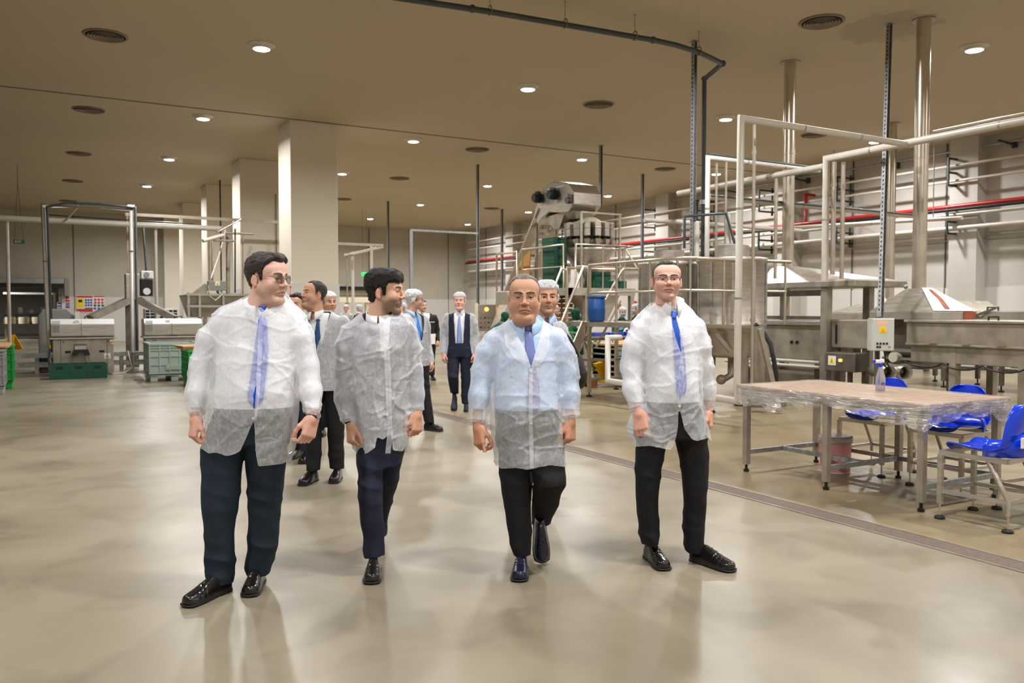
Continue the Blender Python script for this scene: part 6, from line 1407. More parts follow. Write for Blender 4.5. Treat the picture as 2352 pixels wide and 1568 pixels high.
            if p['net']:
                hl = hairline(x, y, z, 'net'); sm = np.clip(hl / .012, 0, 1); T = (.012 + .012 * np.clip((z - .03) / .07, 0, 1) + .008 * np.exp(-((y - .08) / .04) ** 2)) * sm * (1 + .25 * vnoise(x * 60, y * 60, z * 60)) - .004 + .004 * np.exp(-((hl - .006) / .006) ** 2)
                D = np.full_like(G2.D, .05); D[idx] = G.D[:G2.n[0], :G2.n[1], :G2.n[2]][idx] - T.astype(f32); G3 = Field(G.lo, G.lo + G.h * (G2.n - 1), G.h); G3.D = D; V, Fc = G3.mesh(); kp = hairline(V[Fc].mean(1)[:, 0], V[Fc].mean(1)[:, 1], V[Fc].mean(1)[:, 2], 'net') > .001
                V, Fc = trim(V, Fc, kp); mesh_obj('hair_net', s.to_local(V), Fc, 'hairnet', par)
        return s
    def glasses(s, par, frame, lens, full=True, tint=False, rw=.024, rh=.0165, mframe=.0012):
        g = MB(); ly = -.106; pts = {}
        lens_m = MB()
        for q in (-1, 1):
            ring = []
            for k in range(24):
                a = 2 * math.pi * k / 24; ca, sa = math.cos(a), math.sin(a); e = 2.6
                ring.append(((q * .0325 + rw * np.sign(ca) * abs(ca) ** (2 / e)), ly + .010 * (abs(q * .0325 + rw * ca) / .055) ** 2, -.004 + rh * np.sign(sa) * abs(sa) ** (2 / e) - (.002 if sa < 0 and q * ca > .5 else 0)))
            R = [s.w(p_) for p_ in ring]
            seq = list(range(25)) if full else [k for k in range(-1, 14)]
            g.tube([R[k % 24] for k in seq], mframe, 5)
            c = np.mean(R, 0); lens_m.add([Vector(c)] + [Vector(r_) for r_ in R], [(0, k + 1, (k + 1) % 24 + 1) for k in range(24)])
            g.tube([s.w((q * .055, ly + .012, .004)), s.w((q * .070, -.085, .006)), s.w((q * .0775, -.03, .006)), s.w((q * .079, .012, .004))], mframe * 1.1, 5)
        g.tube([s.w((-.010, ly - .001, .002)), s.w((0, ly - .005, .004)), s.w((.010, ly - .001, .002))], mframe, 5)
        if tint: g.tube([s.w((-.016, ly, .009)), s.w((0, ly - .004, .010)), s.w((.016, ly, .009))], mframe, 5)
        o = g.build('glasses', frame, par, world=False); lens_m.build('lens', lens, o, world=False)

# ---- hands
def hand_field(G, wrist, dv, back, th, curl=.8, s=1., point=None, k=.006, spread=.0):
    """dv: direction of the hand, back: normal of the back of the hand, th: +-1 side of the thumb"""
    dv = Vector(dv).normalized(); back = Vector(back); back = (back - dv * back.dot(dv)).normalized(); lat = dv.cross(back).normalized() * th; W = Vector(wrist)
    at = lambda a, b, c: W + (dv * a + lat * b + back * c) * s
    G.rc(at(-.03, 0, 0), at(.015, 0, 0), .024 * s, .026 * s, .01)
    for b in (-.027, -.009, .009, .026): G.rc(at(.01, b * .55, .0), at(.085, b, .002 - abs(b) * .1), .0165 * s, .0125 * s, .012)
    G.rc(at(.02, .022, -.012), at(.05, .028, -.012), .016 * s, .014 * s, .014)
    L = {0: (.036, .020, .018), 1: (.042, .026, .019), 2: (.046, .029, .020), 3: (.041, .025, .019)}
    for i, b in enumerate((-.028, -.010, .009, .027)):
        p = at(.086, b, .0); a = 0; c_ = curl * (1.05, 1.0, .95, .9)[i]
        if point is not None and i == point: c_ = .12
        fd = dv; r = .0088 * s
        for seg, ln in enumerate(L[i]):
            a += c_ * (.75, .95, .6)[seg]; d = (dv * math.cos(a) - back * math.sin(a) + lat * (spread * (i - 1.5))).normalized(); q = p + d * ln * s * 1.02; G.rc(p, q, r, r * .92, k * .6); p = q; r *= .92
    p = at(.022, .026, -.008); t1 = (dv * .80 + lat * .50 - back * .30).normalized(); q = p + t1 * .042 * s; G.rc(p, q, .0135 * s, .0105 * s, k * 1.6)
    t2 = (dv * .93 + lat * .05 - back * .42).normalized(); r_ = q + t2 * .030 * s; G.rc(q, r_, .0102 * s, .0095 * s, k); t3 = (dv * .95 - lat * .12 - back * .30).normalized(); G.rc(r_, r_ + t3 * .022 * s, .0095 * s, .0080 * s, k)
def skin_col(n, skin, V=None, red=1.0):
    c = np.array([S(v) for v in SKIN[skin]]) * np.array([.97, .86 * red, .82 * red]); return np.concatenate([np.tile(c, (n, 1)), np.ones((n, 1))], 1)
# ---- shoes
def shoe(par, heel, fwd, up=(0, 0, 1), L=.29, m='shoe_leather', h=.004, laces=True, name='shoe', wide=1.):
    F_ = Vector(fwd).normalized(); U = Vector(up); U = (U - F_ * U.dot(F_)).normalized(); S_ = F_.cross(U); M = np.array([[*S_], [*F_], [*U]])
    G = Field((-.065, -.02, -.01), (.065, L + .02, .14), h); ys = np.array([-.01, 0, .03, .10, .16, .21, .25, .28, .295, .31]) * L / .295
    wd = np.array([.004, .028, .036, .036, .043, .048, .047, .041, .030, .016]) * wide; ht = np.array([.02, .080, .098, .104, .084, .064, .054, .047, .042, .030])
    def f(X, Y, Z):
        w_ = np.interp(Y.ravel(), ys, wd).reshape(Y.shape).astype(f32); t = np.interp(Y.ravel(), ys, ht).reshape(Y.shape).astype(f32)
        q = ((np.abs(X) / w_) ** 2.4 + (np.maximum(Z - .012, 0) / t) ** 2.2) ** (1 / 2.3); d = (q - 1) * np.minimum(w_, t); return smax(np.maximum(d, .012 - Z), Y - L * 1.005 + 10.0 * X * X, .02)
    G.op(f, (-.06, -.01, 0), (.06, L + .02, .13)); G.rc((0, .045, .09), (0, .035, .14), .030, .030, .01)
    def wr(x, y, z): return .0007 * np.sin(y * 260 + 3 * x * 40) * np.exp(-((y - .19) / .02) ** 2) + .0012 * np.exp(-(((y - .235 + 3 * x * x) / .003) ** 2)) * (z < .07)
    G.displace(wr, .03); V, Fc = G.mesh(); T = lambda V: V @ M + np.array(heel)
    o = mesh_obj(name, T(V), Fc, m, par)
    G = Field((-.065, -.02, -.006), (.065, L + .02, .03), h)
    def f2(X, Y, Z):
        w_ = np.interp(Y.ravel(), ys, wd + .004).reshape(Y.shape).astype(f32); d = np.abs(X) - w_; z1 = np.where(Y < .085, 0., .010 + 0 * Y); return np.maximum(np.maximum(d, Z - .016), np.maximum(0.0 - Z + np.where(Y < .085, 0, .006), np.maximum(-.004 - Y, Y - L * 1.015 + 9 * X * X)))
    G.op(f2, (-.06, -.01, 0), (.06, L + .02, .02)); V, Fc = G.mesh(); mesh_obj('sole', T(V), Fc, 'sole_rubber', o)
    if laces:
        b = MB()
        for k in range(4):
            y = .115 + .017 * k; z = np.interp(y, ys, ht) + .0135
            b.tube([tuple(T(np.array([sx * .014, y + .006 * sx * (-1) ** k, z - .004]))) for sx in (-1, 0, 1)], .0022, 5)
        b.build('laces', m, o, world=False)
    return o

# ---- a figure framed by the photograph's measurements, everything in metres in its own frame
class Fig:
    def __init__(s, label, px, D, name='person', group=None):
        B = P(px, 800, d=D); s.root = thing(name, label, 'person', (B.x, B.y, 0), -PSI, group); s.B = np.array([B.x, B.y]); s.D = D; s.r = np.array([math.cos(PSI), -math.sin(PSI)])
    def L(s, px, py, y=0.):
        p = P(px, py, d=s.D + y); return np.array([(np.array([p.x, p.y]) - s.B) @ s.r, y, p.z])
    def m(s, px): return px * s.D / F
    def px_of(s, V):
        dd = s.D + V[:, 1]; u = V[:, 0] / dd; base = (s.B @ s.r) / s.D
        x0 = s.B @ s.r; u = (V[:, 0] + x0) / dd; t = (V[:, 2] - H) / dd   # horizontal-forward ratio
        # invert the pitched pinhole
        c, sn = math.cos(PIT), math.sin(PIT); yy = (t * c + sn) / (c - t * sn); f = yy * sn + c
        return np.stack([1176 + F * u * f, 784 - F * yy], 1)
    def st(s, rows):
        """rows (py, xl, xr, y, b) -> loft stations"""
        out = []
        for py, xl, xr, y, b in rows:
            a = s.L(xl, py, y); c = s.L(xr, py, y); out.append((a[2], (a[0] + c[0]) / 2, y, (c[0] - a[0]) / 2, b))
        return out
    def ch(s, rows): return [(s.L(px, py, y), s.m(r)) for px, py, y, r in rows]
def in_poly(P_, poly):
    x, y = P_[:, 0], P_[:, 1]; ins = np.zeros(len(x), bool); n = len(poly)
    for i in range(n):
        x0, y0 = poly[i]; x1, y1 = poly[(i + 1) % n]
        if y0 == y1: continue
        c = ((y0 > y) != (y1 > y)) & (x < (x1 - x0) * (y - y0) / (y1 - y0) + x0); ins ^= c
    return ins
def patch(fig, G, name, rowsA, rowsB, m, parent, lift=.004, nu=6, thick=.002, nv=None, bulge=0.):
    """ribbon lying on the front of field G between two measured edges"""
    A = np.array(rowsA, float); B = np.array(rowsB, float); nv = nv or max(8, len(A) * 3); t = np.linspace(0, len(A) - 1, nv); vs = []; last = None
    for v in t:
        i = min(int(v), len(A) - 2); f = v - i; a = A[i] * (1 - f) + A[i + 1] * f; b = B[i] * (1 - f) + B[i + 1] * f
        for u in range(nu + 1):
            q = a * (1 - u / nu) + b * u / nu; y = last if last is not None else -.1
            for _ in range(3):
                p = fig.L(q[0], q[1], y); yy = G.fy_at(p[0], p[2]); y = (yy if yy is not None else y)
            last = y; p = fig.L(q[0], q[1], y - lift - bulge * math.sin(math.pi * u / nu)); vs.append(p)
    fs = [(i * (nu + 1) + j, i * (nu + 1) + j + 1, (i + 1) * (nu + 1) + j + 1, (i + 1) * (nu + 1) + j) for i in range(nv - 1) for j in range(nu)]
    o = MB().add([tuple(v) for v in vs], fs, True).build(name, m, parent, world=False)
    if thick: md = o.modifiers.new('solid', 'SOLIDIFY'); md.thickness = thick; md.offset = 0
    return o
def collar(par, c, ra, rb, m, z0, tilt=.03, hgt=.036, tip=.042, gap=.30, name='shirt_collar', yaw=0., flare=.007):
    """turned-down shirt collar round the neck; front is -y"""
    n = 40; rows = [(.0, .0, -.004), (.002, hgt, .0), (.006, hgt + .003, .004), (flare, hgt - .012, .008), (flare + .008, -.004, .010)]; vs = []
    for k in range(n + 1):
        a = gap + (2 * math.pi - 2 * gap) * k / n; fr = max(0, math.cos(a)) ** 3; ex = np.exp(-((min(k, n - k)) / 4.0) ** 2)
        for dr, dz, _ in rows:
            A_ = a + (gap * .8 * ex * (-1 if k < n / 2 else 1)) * (1 if dz < hgt - .005 and dr > .003 else 0) * 0; zz = dz - (tip * ex if dr > flare else 0) - (.012 * ex if dr == flare else 0)
            R_a, R_b = ra + dr + (.006 * ex if dr > flare else 0), rb + dr + (.012 * ex if dr >= flare else 0)
            x, y = math.sin(A_) * R_a, -math.cos(A_) * R_b; x, y = x * math.cos(yaw) - y * math.sin(yaw), x * math.sin(yaw) + y * math.cos(yaw)
            vs.append((c[0] + x, c[1] + y, z0 + zz - tilt * math.cos(a - 0)))
    q = len(rows); fs = [(k * q + j, (k + 1) * q + j, (k + 1) * q + j + 1, k * q + j + 1) for k in range(n) for j in range(q - 1)]
    o = MB().add(vs, fs, True).build(name, m, par, world=False); md = o.modifiers.new('solid', 'SOLIDIFY'); md.thickness = .002; md.offset = 0; return o
def folds_leg(amp=.006, f=1.):
    def fn(x, y, z): return -amp * (ridge(x * 7 * f, y * 7 * f, z * 11 * f + 3 * x) * .8 + .5 * vnoise(x * 16, y * 16, z * 9)) * (.45 + .9 * np.clip(np.exp(-((z - .18) / .12) ** 2) + .8 * np.exp(-((z - .52) / .10) ** 2) + .7 * np.exp(-((z - .85) / .08) ** 2), 0, 1.4))
    return fn
def folds_gown(amp=.007, seed=0.):
    def fn(x, y, z):
        w_ = vnoise(x * 4 + seed, y * 4, z * 3) * .6
        r1 = np.clip(ridge(x * 8 + w_ * 2, y * 8 + seed, z * 3.6 + w_), 0, 1) ** 5; r2 = np.clip(ridge(x * 4 + seed + z * 3, y * 4, z * 10 + 2 * w_), 0, 1) ** 5; r3 = np.clip(ridge(x * 6 - z * 6 + seed, y * 6, z * 6 + w_), 0, 1) ** 6
        return -amp * (.9 * r1 + .9 * r2 + .8 * r3 + .3 * vnoise(x * 9, y * 9, z * 7 + seed) + .15 * vnoise(x * 30, y * 30, z * 22 + seed))
    return fn
# ================================================================== the four men in front
def main_man(label, px, D, head, arms, coat, cuts, hem, back_hem, legs, waist, trouser, shirt, shoes, hands, skin, jacket=None, neck_c=None, tie=None, gownm='gown', hb=.0055, belly=None, seed=0., chest_shirt=None, jbot=None):
    fg = Fig(label, px, D); R = fg.root
    hd = head(fg); hd.build(R); HV, HF, HC = hd.out
    # body under the clothes plus hands, all one mesh
    allV = [HV]; allF = [HF]; allC = [HC]; off = len(HV)
    tor = fg.st(coat)
    lo = np.array([min(t_[1] - t_[3] for t_ in tor) - .3, -.42, 0]); hi = np.array([max(t_[1] + t_[3] for t_ in tor) + .3, .62, max(t_[0] for t_ in tor) + .12])
    bd = Field(lo, hi, .012); bd.loft([t_ for t_ in tor if t_[0] > .8], .03, -.045)
    for lg in legs: bd.loft(fg.st(lg), .03, -.022)
    for a in arms: c = fg.ch(a); bd.chain([(p, max(.028, r * .55)) for p, r in c], .03)
    nb = hd.w((0, .045, -.19)); bd.rc(nb, hd.w((0, .022, -.07)), .062, .050, .02)
    V, Fc = bd.mesh(); allV.append(V); allF.append(Fc + off); allC.append(skin_col(len(V), skin)); off += len(V)
    for hnd in hands:
        w_ = fg.L(*hnd['w']); G = Field(w_ - .14, w_ + np.array([.14, .14, .08]), .0024); hand_field(G, w_, hnd['d'], hnd['b'], -hnd['t'], hnd.get('curl', .8), hnd.get('s', 1.) * 1.10, hnd.get('point'), spread=hnd.get('spread', 0))
        V, Fc = G.mesh(); V, Fc = trim(V, Fc, (V[Fc].mean(1)[:, 2] < w_[2] + .022)); C = skin_col(len(V), skin); C[:, :3] *= (1 + .06 * vnoise(V[:, 0] * 90, V[:, 1] * 90, V[:, 2] * 90))[:, None]
        allV.append(V); allF.append(Fc + off); allC.append(C); off += len(V)
    mesh_obj('body', np.concatenate(allV), np.concatenate(allF), 'skin', R, np.concatenate(allC))
    # trousers
    T = Field(lo, (hi[0], hi[1], fg.L(0, waist - 25)[2]), .0055)
    for lg in legs: T.loft(fg.st(lg), .018, 0, .03)
    zt, zl = fg.L(0, waist)[2], fg.L(0, waist + 95)[2]; hip = [(z_, *[float(np.interp(z_, [t_[0] for t_ in sorted(tor)], [t_[i] for t_ in sorted(tor)])) for i in range(1, 5)]) for z_ in np.linspace(zl, zt, 6)]
    T.loft(hip, .04, -.026, .03)
    T.displace(folds_leg(.0075)); V, Fc = T.mesh(); c = V[Fc].mean(1); mz = [min(s_[0] for s_ in fg.st(lg)) for lg in legs]
    mesh_obj('trousers', V, Fc, trouser, R)
    # belt
    # shirt or jacket under the gown
    Sf = Field((lo[0], -.32, fg.L(0, jbot or waist + 8)[2]), (hi[0], .34, hi[2]), .006); Sf.loft([t_ for t_ in tor if t_[0] > .75], .03, -.020, .03)
    for a in arms: c = fg.ch(a); Sf.chain([(p, r * .80) for p, r in c[:-1]] + [(c[-1][0] + np.array([0, 0, .006]), c[-1][1] * .72)], .028)
    Sf.displace(folds_gown(.004, seed + 5)); 
    hole_c = hd.w((0, .03, -.13)); V, Fc = Sf.mesh(); Sf.front()
    mesh_obj('jacket' if jacket else 'shirt', V, Fc, jacket or shirt, R)
    if chest_shirt: patch(fg, Sf, 'shirt_front', chest_shirt[0], chest_shirt[1], shirt, R, .004, 10)
    # gown
    C_ = Field((lo[0], -.36, fg.L(0, max(h_[1] for h_ in hem) + 20)[2]), (hi[0], .38, hi[2]), hb)
    def flare(th, Z):
        zc = fg.L(0, back_hem)[2]; return .016 * np.sin(5 * th + 1.3 + seed) * np.clip((zc + .45 - Z) / .45, 0, 1)
    C_.loft(tor, .03, .0, .03, flare)
    for a in arms: c = fg.ch(a); C_.chain(c, .022)
    C_.displace(folds_gown(.0085, seed)); V, Fc = C_.mesh(); C_.front(); c = V[Fc].mean(1); pp = fg.px_of(c); cy = np.interp(c[:, 2], [t_[0] for t_ in sorted(tor)], [t_[2] for t_ in sorted(tor)]); fr = c[:, 1] < cy
    keep = np.ones(len(Fc), bool)
    for poly in cuts: keep &= ~(fr & in_poly(pp, poly))
    nk = hd.w((0, .035, -.15)); keep &= ~((np.hypot(c[:, 0] - nk[0], c[:, 1] - nk[1]) < .088) & (c[:, 2] > nk[2] - .012 + .25 * (c[:, 1] - nk[1])))
    hx = np.array([h_[0] for h_ in hem]); hy = np.array([h_[1] for h_ in hem]); arm_mask = np.zeros(len(Fc), bool)
    for a in arms:
        (p0, r0), (p1, r1) = fg.ch(a)[-2:]; d = (p1 - p0) / np.linalg.norm(p1 - p0); t_ = (c - p1) @ d; near = np.linalg.norm(c - p1 - t_[:, None] * d, axis=1) < r1 * 1.15 + .006; ts_ = sorted(tor); I_ = [np.interp(c[:, 2], [q_[0] for q_ in ts_], [q_[i] for q_ in ts_]) for i in range(1, 5)]; near &= (((c[:, 0] - I_[0]) / I_[2]) ** 2 + ((c[:, 1] - I_[1]) / I_[3]) ** 2) > 1.45
        keep &= ~((t_ > -.002) & (t_ < .08) & near); arm_mask |= near & (t_ > -.25) & (t_ < 0)
    z_h = fg.L(0, back_hem)[2]; keep &= arm_mask | np.where(fr, pp[:, 1] < np.interp(pp[:, 0], hx, hy), c[:, 2] > z_h)
    V, Fc = trim(V, Fc, keep); V = smooth_rim(V, Fc); o = mesh_obj('gown', V, Fc, gownm, R)
    sm = o.modifiers.new('smooth', 'SMOOTH'); sm.factor = .5; sm.iterations = 2
    for a in arms:   # gathered elastic cuffs
        (p0, r0), (p1, r1) = fg.ch(a)[-2:]; d = Vector(p1 - p0).normalized(); x = d.cross(Vector((0, 1, 0))).normalized(); y = d.cross(x); vs = []; n = 36
        for i, (t_, rr) in enumerate(((-.012, 1.0), (-.002, .90), (.004, .84), (.010, .90), (.013, .84))):
            for k in range(n): a_ = 2 * math.pi * k / n; q = rr * r1 * (1 + .05 * math.sin(k * 2.6 + i)); vs.append(Vector(p1) + d * t_ + x * q * math.cos(a_) + y * q * math.sin(a_))
        MB().add(vs, [(i * n + k, i * n + (k + 1) % n, (i + 1) * n + (k + 1) % n, (i + 1) * n + k) for i in range(4) for k in range(n)], True).build('elastic_cuff', gownm, R, world=False)
    fg.hd = hd; fg.C = C_; fg.S = Sf
    if tie: patch(fg, Sf, 'tie', tie[0], tie[1], tie[2], R, .006, 8, .003, bulge=.004)
    for sh in shoes: shoe(R, fg.L(*sh['heel']) if sh.get('abs') else np.array([*fg.L(*sh['heel'])[:2], sh.get('z', 0.0)]), sh['f'], sh.get('u', (0, 0, 1)), sh.get('L', .29), sh.get('m', 'shoe_leather'), laces=sh.get('laces', True))
    return fg

D1 = 4.32
m1 = main_man('man in white gown, royal blue tie and sunglasses, head turned right', 590, D1,
    lambda f: Head(f.L(613, 638, -.02), math.radians(69), math.radians(3), 0, (1.07, 1.07, 1.07), .0023, 'pale', 'short', (66, 54, 50), .017, .010, .32, .5, brow=(52, 40, 36), seed=1),
    [[(512, 750, .02, 30), (483, 780, .02, 31), (466, 840, .02, 29), (455, 900, -.02, 27), (451, 948, -.05, 19)], [(672, 733, .02, 30), (690, 775, .0, 28), (705, 840, .0, 27), (714, 900, -.03, 25), (719, 946, -.06, 18)]],
    [(664, 588, 650, .025, .068), (678, 572, 662, .025, .078), (690, 546, 670, .025, .088), (702, 516, 680, .02, .10), (718, 494, 690, .02, .115), (740, 484, 698, .02, .13), (790, 492, 692, .01, .145), (850, 490, 687, 0, .165), (900, 487, 684, -.01, .178), (945, 482, 681, -.01, .175), (1000, 473, 674, 0, .165), (1040, 468, 667, 0, .16), (1085, 466, 660, 0, .16)],
    [[(560, 640), (668, 640), (662, 690), (625, 706), (606, 714), (594, 692)], [(600, 716), (604, 745), (601, 796), (595, 775), (594, 735)], [(590, 878), (590, 936), (583, 940), (582, 905)]],
    [(440, 1030), (462, 1030), (478, 1041), (500, 1040), (520, 1048), (538, 1043), (552, 1036), (583, 966), (587, 1040), (593, 1072), (612, 1070), (650, 1064), (665, 1060), (690, 1055)], 1046,
    [[(975, 486, 592, 0, .13), (1000, 472, 585, 0, .12), (1035, 463, 566, 0, .11), (1060, 463, 556, -.01, .1), (1100, 466, 552, -.02, .095), (1165, 468, 545, -.04, .085), (1200, 470, 538, -.04, .08), (1260, 471, 537, -.03, .078), (1320, 474, 536, -.02, .078), (1336, 482, 533, -.02, .075)],
     [(975, 575, 668, 0, .13), (1000, 570, 664, 0, .12), (1035, 566, 658, 0, .11), (1060, 566, 655, .02, .1), (1100, 569, 651, .04, .095), (1165, 571, 644, .07, .085), (1200, 572, 640, .08, .08), (1260, 569, 635, .10, .075), (1300, 563, 624, .11, .075), (1316, 568, 620, .11, .07)]],
    925, 'trouser_teal', 'shirt_white',
    [dict(heel=(524, 1320, .01), f=(-.42, -.92, 0), L=.30, laces=False), dict(heel=(597, 1300, .17), f=(.10, -1, 0), L=.29, laces=False)],
    [dict(w=(450, 957, -.06), d=(-.10, -.22, -1), b=(-.75, -.6, .1), t=1, curl=1.25, s=1.02), dict(w=(720, 957, -.08), d=(-.25, -.2, -1), b=(.75, -.6, .1), t=-1, curl=.9, s=1.02)],
    'pale', tie=([(596, 703), (599, 712), (594, 735), (584, 800), (578, 850), (567, 918), (584, 938)], [(611, 706), (607, 714), (612, 735), (616, 800), (612, 850), (605, 920), (585, 939)], 'tie_blue'), seed=.3)
h = m1.hd; h.glasses(m1.root, 'gold_frame', 'lens_dark', True, True, .025, .020, .0012)
D2 = 4.70
m2 = main_man('young man with thick black hair and stubble in gown over navy suit', 870, D2,
    lambda f: Head(f.L(884, 668, -.02), math.radians(80), math.radians(2), 0, (1.02, 1.02, 1.03), .0023, 'mid', 'full', (26, 22, 21), .022, .006, .75, .15, brow=(20, 16, 15), seed=4, lean=1),
    [[(808, 768, .0, 27), (795, 800, 0, 26), (792, 850, 0, 24), (793, 910, -.02, 24), (803, 965, -.06, 19)], [(935, 765, .04, 25), (943, 800, .04, 23), (949, 850, .03, 21), (953, 905, .02, 20), (956, 944, 0, 16)]],
    [(700, 854, 906, .025, .06), (714, 838, 920, .025, .075), (726, 818, 936, .02, .09), (748, 802, 946, .01, .12), (800, 806, 942, 0, .14), (850, 811, 938, 0, .14), (900, 811, 938, 0, .14), (950, 810, 939, 0, .15), (1000, 813, 937, 0, .15), (1060, 818, 930, 0, .15)],
    [[(850, 680), (912, 680), (903, 716), (884, 730), (868, 716)]],
    [(790, 1020), (812, 1032), (824, 1047), (845, 1040), (862, 1028), (866, 1004), (880, 1010), (893, 998), (899, 1000), (902, 1034), (925, 1037), (935, 1020), (960, 1010)], 1040,
    [[(985, 826, 885, .01, .085), (1010, 820, 882, -.01, .085), (1049, 820, 878, -.05, .095), (1097, 825, 876, -.08, .088), (1136, 823, 876, -.10, .084), (1192, 829, 879, -.10, .076), (1220, 833, 881, -.09, .075), (1257, 836, 883, -.08, .075), (1275, 839, 883, -.08, .075)],
     [(985, 875, 935, .02, .12), (1010, 874, 932, .04, .11), (1038, 873, 927, .08, .095), (1097, 873, 915, .18, .08), (1164, 868, 899, .34, .07), (1205, 862, 890, .42, .065), (1228, 862, 888, .46, .06)]],
    975, 'trouser_navy', 'shirt_white',
    [dict(heel=(861, 1280, -.01), f=(.10, -1, 0), L=.29), dict(heel=(872, 1205, .60), f=(0, -.72, -.5), u=(0, -.5, .72), L=.27, abs=True, laces=False)],
    [dict(w=(806, 974, -.07), d=(.05, -.25, -1), b=(-.8, -.55, .1), t=1, curl=1.35, s=.97), dict(w=(957, 950, -.02), d=(.05, -.2, -1), b=(.7, -.6, .1), t=-1, curl=1.3, s=.95)],
    'mid', jacket='suit_navy', chest_shirt=([(866, 722), (872, 760), (876, 820)], [(897, 722), (895, 760), (888, 820)]), seed=1.7, jbot=1032, gownm='gown_light')
D3 = 4.70
m3 = main_man('man in light blue shirt, gown and rimless glasses looking at the camera', 1208, D3,
    lambda f: Head(f.L(1204, 682, -.02), 0, math.radians(1), 0, (1.09, 1.05, 1.10), .0023, 'tan', 'cropped', (84, 78, 76), .0065, 0, .12, .78, brow=(34, 28, 26), seed=7, grey=.5),
    [[(1140, 785, .0, 30), (1122, 812, 0, 29), (1110, 855, 0, 27), (1102, 910, -.03, 26), (1096, 966, -.06, 20)], [(1276, 783, 0, 29), (1291, 812, 0, 28), (1300, 855, 0, 27), (1307, 905, -.02, 25), (1309, 956, -.05, 19)]],
    [(726, 1178, 1238, .03, .06), (738, 1163, 1252, .03, .07), (750, 1143, 1268, .025, .085), (768, 1124, 1284, .015, .11), (790, 1119, 1290, .01, .13), (820, 1124, 1288, 0, .15), (880, 1128, 1287, -.01, .17), (930, 1128, 1292, -.02, .185), (967, 1128, 1293, -.02, .185), (1014, 1133, 1296, -.01, .17), (1050, 1141, 1299, -.015, .18), (1095, 1148, 1301, -.015, .18)],
    [[(1165, 700), (1248, 700), (1247, 745), (1236, 785), (1220, 842), (1206, 800), (1186, 765), (1170, 742)]],
    [(1110, 1060), (1135, 1062), (1150, 1076), (1185, 1075), (1212, 1079), (1222, 1077), (1262, 1068), (1295, 1072), (1320, 1066)], 1070,
    [[(1005, 1140, 1222, 0, .13), (1040, 1143, 1221, 0, .12), (1077, 1148, 1220, 0, .105), (1116, 1152, 1220, -.01, .1), (1150, 1157, 1218, -.02, .09), (1198, 1163, 1219, -.03, .082), (1247, 1172, 1220, -.04, .078), (1272, 1180, 1219, -.04, .075)],
     [(1005, 1216, 1295, 0, .13), (1040, 1218, 1293, -.01, .12), (1072, 1221, 1297, -.04, .11), (1096, 1226, 1299, -.08, .10), (1113, 1228, 1298, -.09, .095), (1130, 1225, 1290, -.04, .085), (1162, 1222, 1282, .06, .075), (1186, 1221, 1270, .14, .07), (1200, 1224, 1264, .18, .065)]],
    928, 'trouser_black', 'shirt_blue',
    [dict(heel=(1198, 1290, .03), f=(-.06, -1, 0), L=.29, m='shoe_navy'), dict(heel=(1238, 1182, .20), f=(.05, -.42, -.9), u=(0, -.9, .42), L=.28, m='shoe_navy', abs=True)],
    [dict(w=(1098, 978, -.07), d=(.10, -.25, -1), b=(-.7, -.65, .1), t=1, curl=1.1, s=1.02, point=3), dict(w=(1310, 966, -.06), d=(.0, -.2, -1), b=(.75, -.6, .1), t=-1, curl=1.5, s=1.04)],
    'tan', tie=([(1203, 743), (1207, 752), (1206, 770), (1207, 810), (1216, 842), (1214, 880), (1208, 935), (1222, 952)], [(1226, 743), (1219, 752), (1223, 770), (1230, 812), (1230, 842), (1238, 880), (1240, 935), (1223, 953)], 'tie_violet'), seed=3.1)
m3.hd.glasses(m3.root, 'gold_frame', 'lens_clear', False, False, .0255, .0125, .0009)
D4 = 4.82
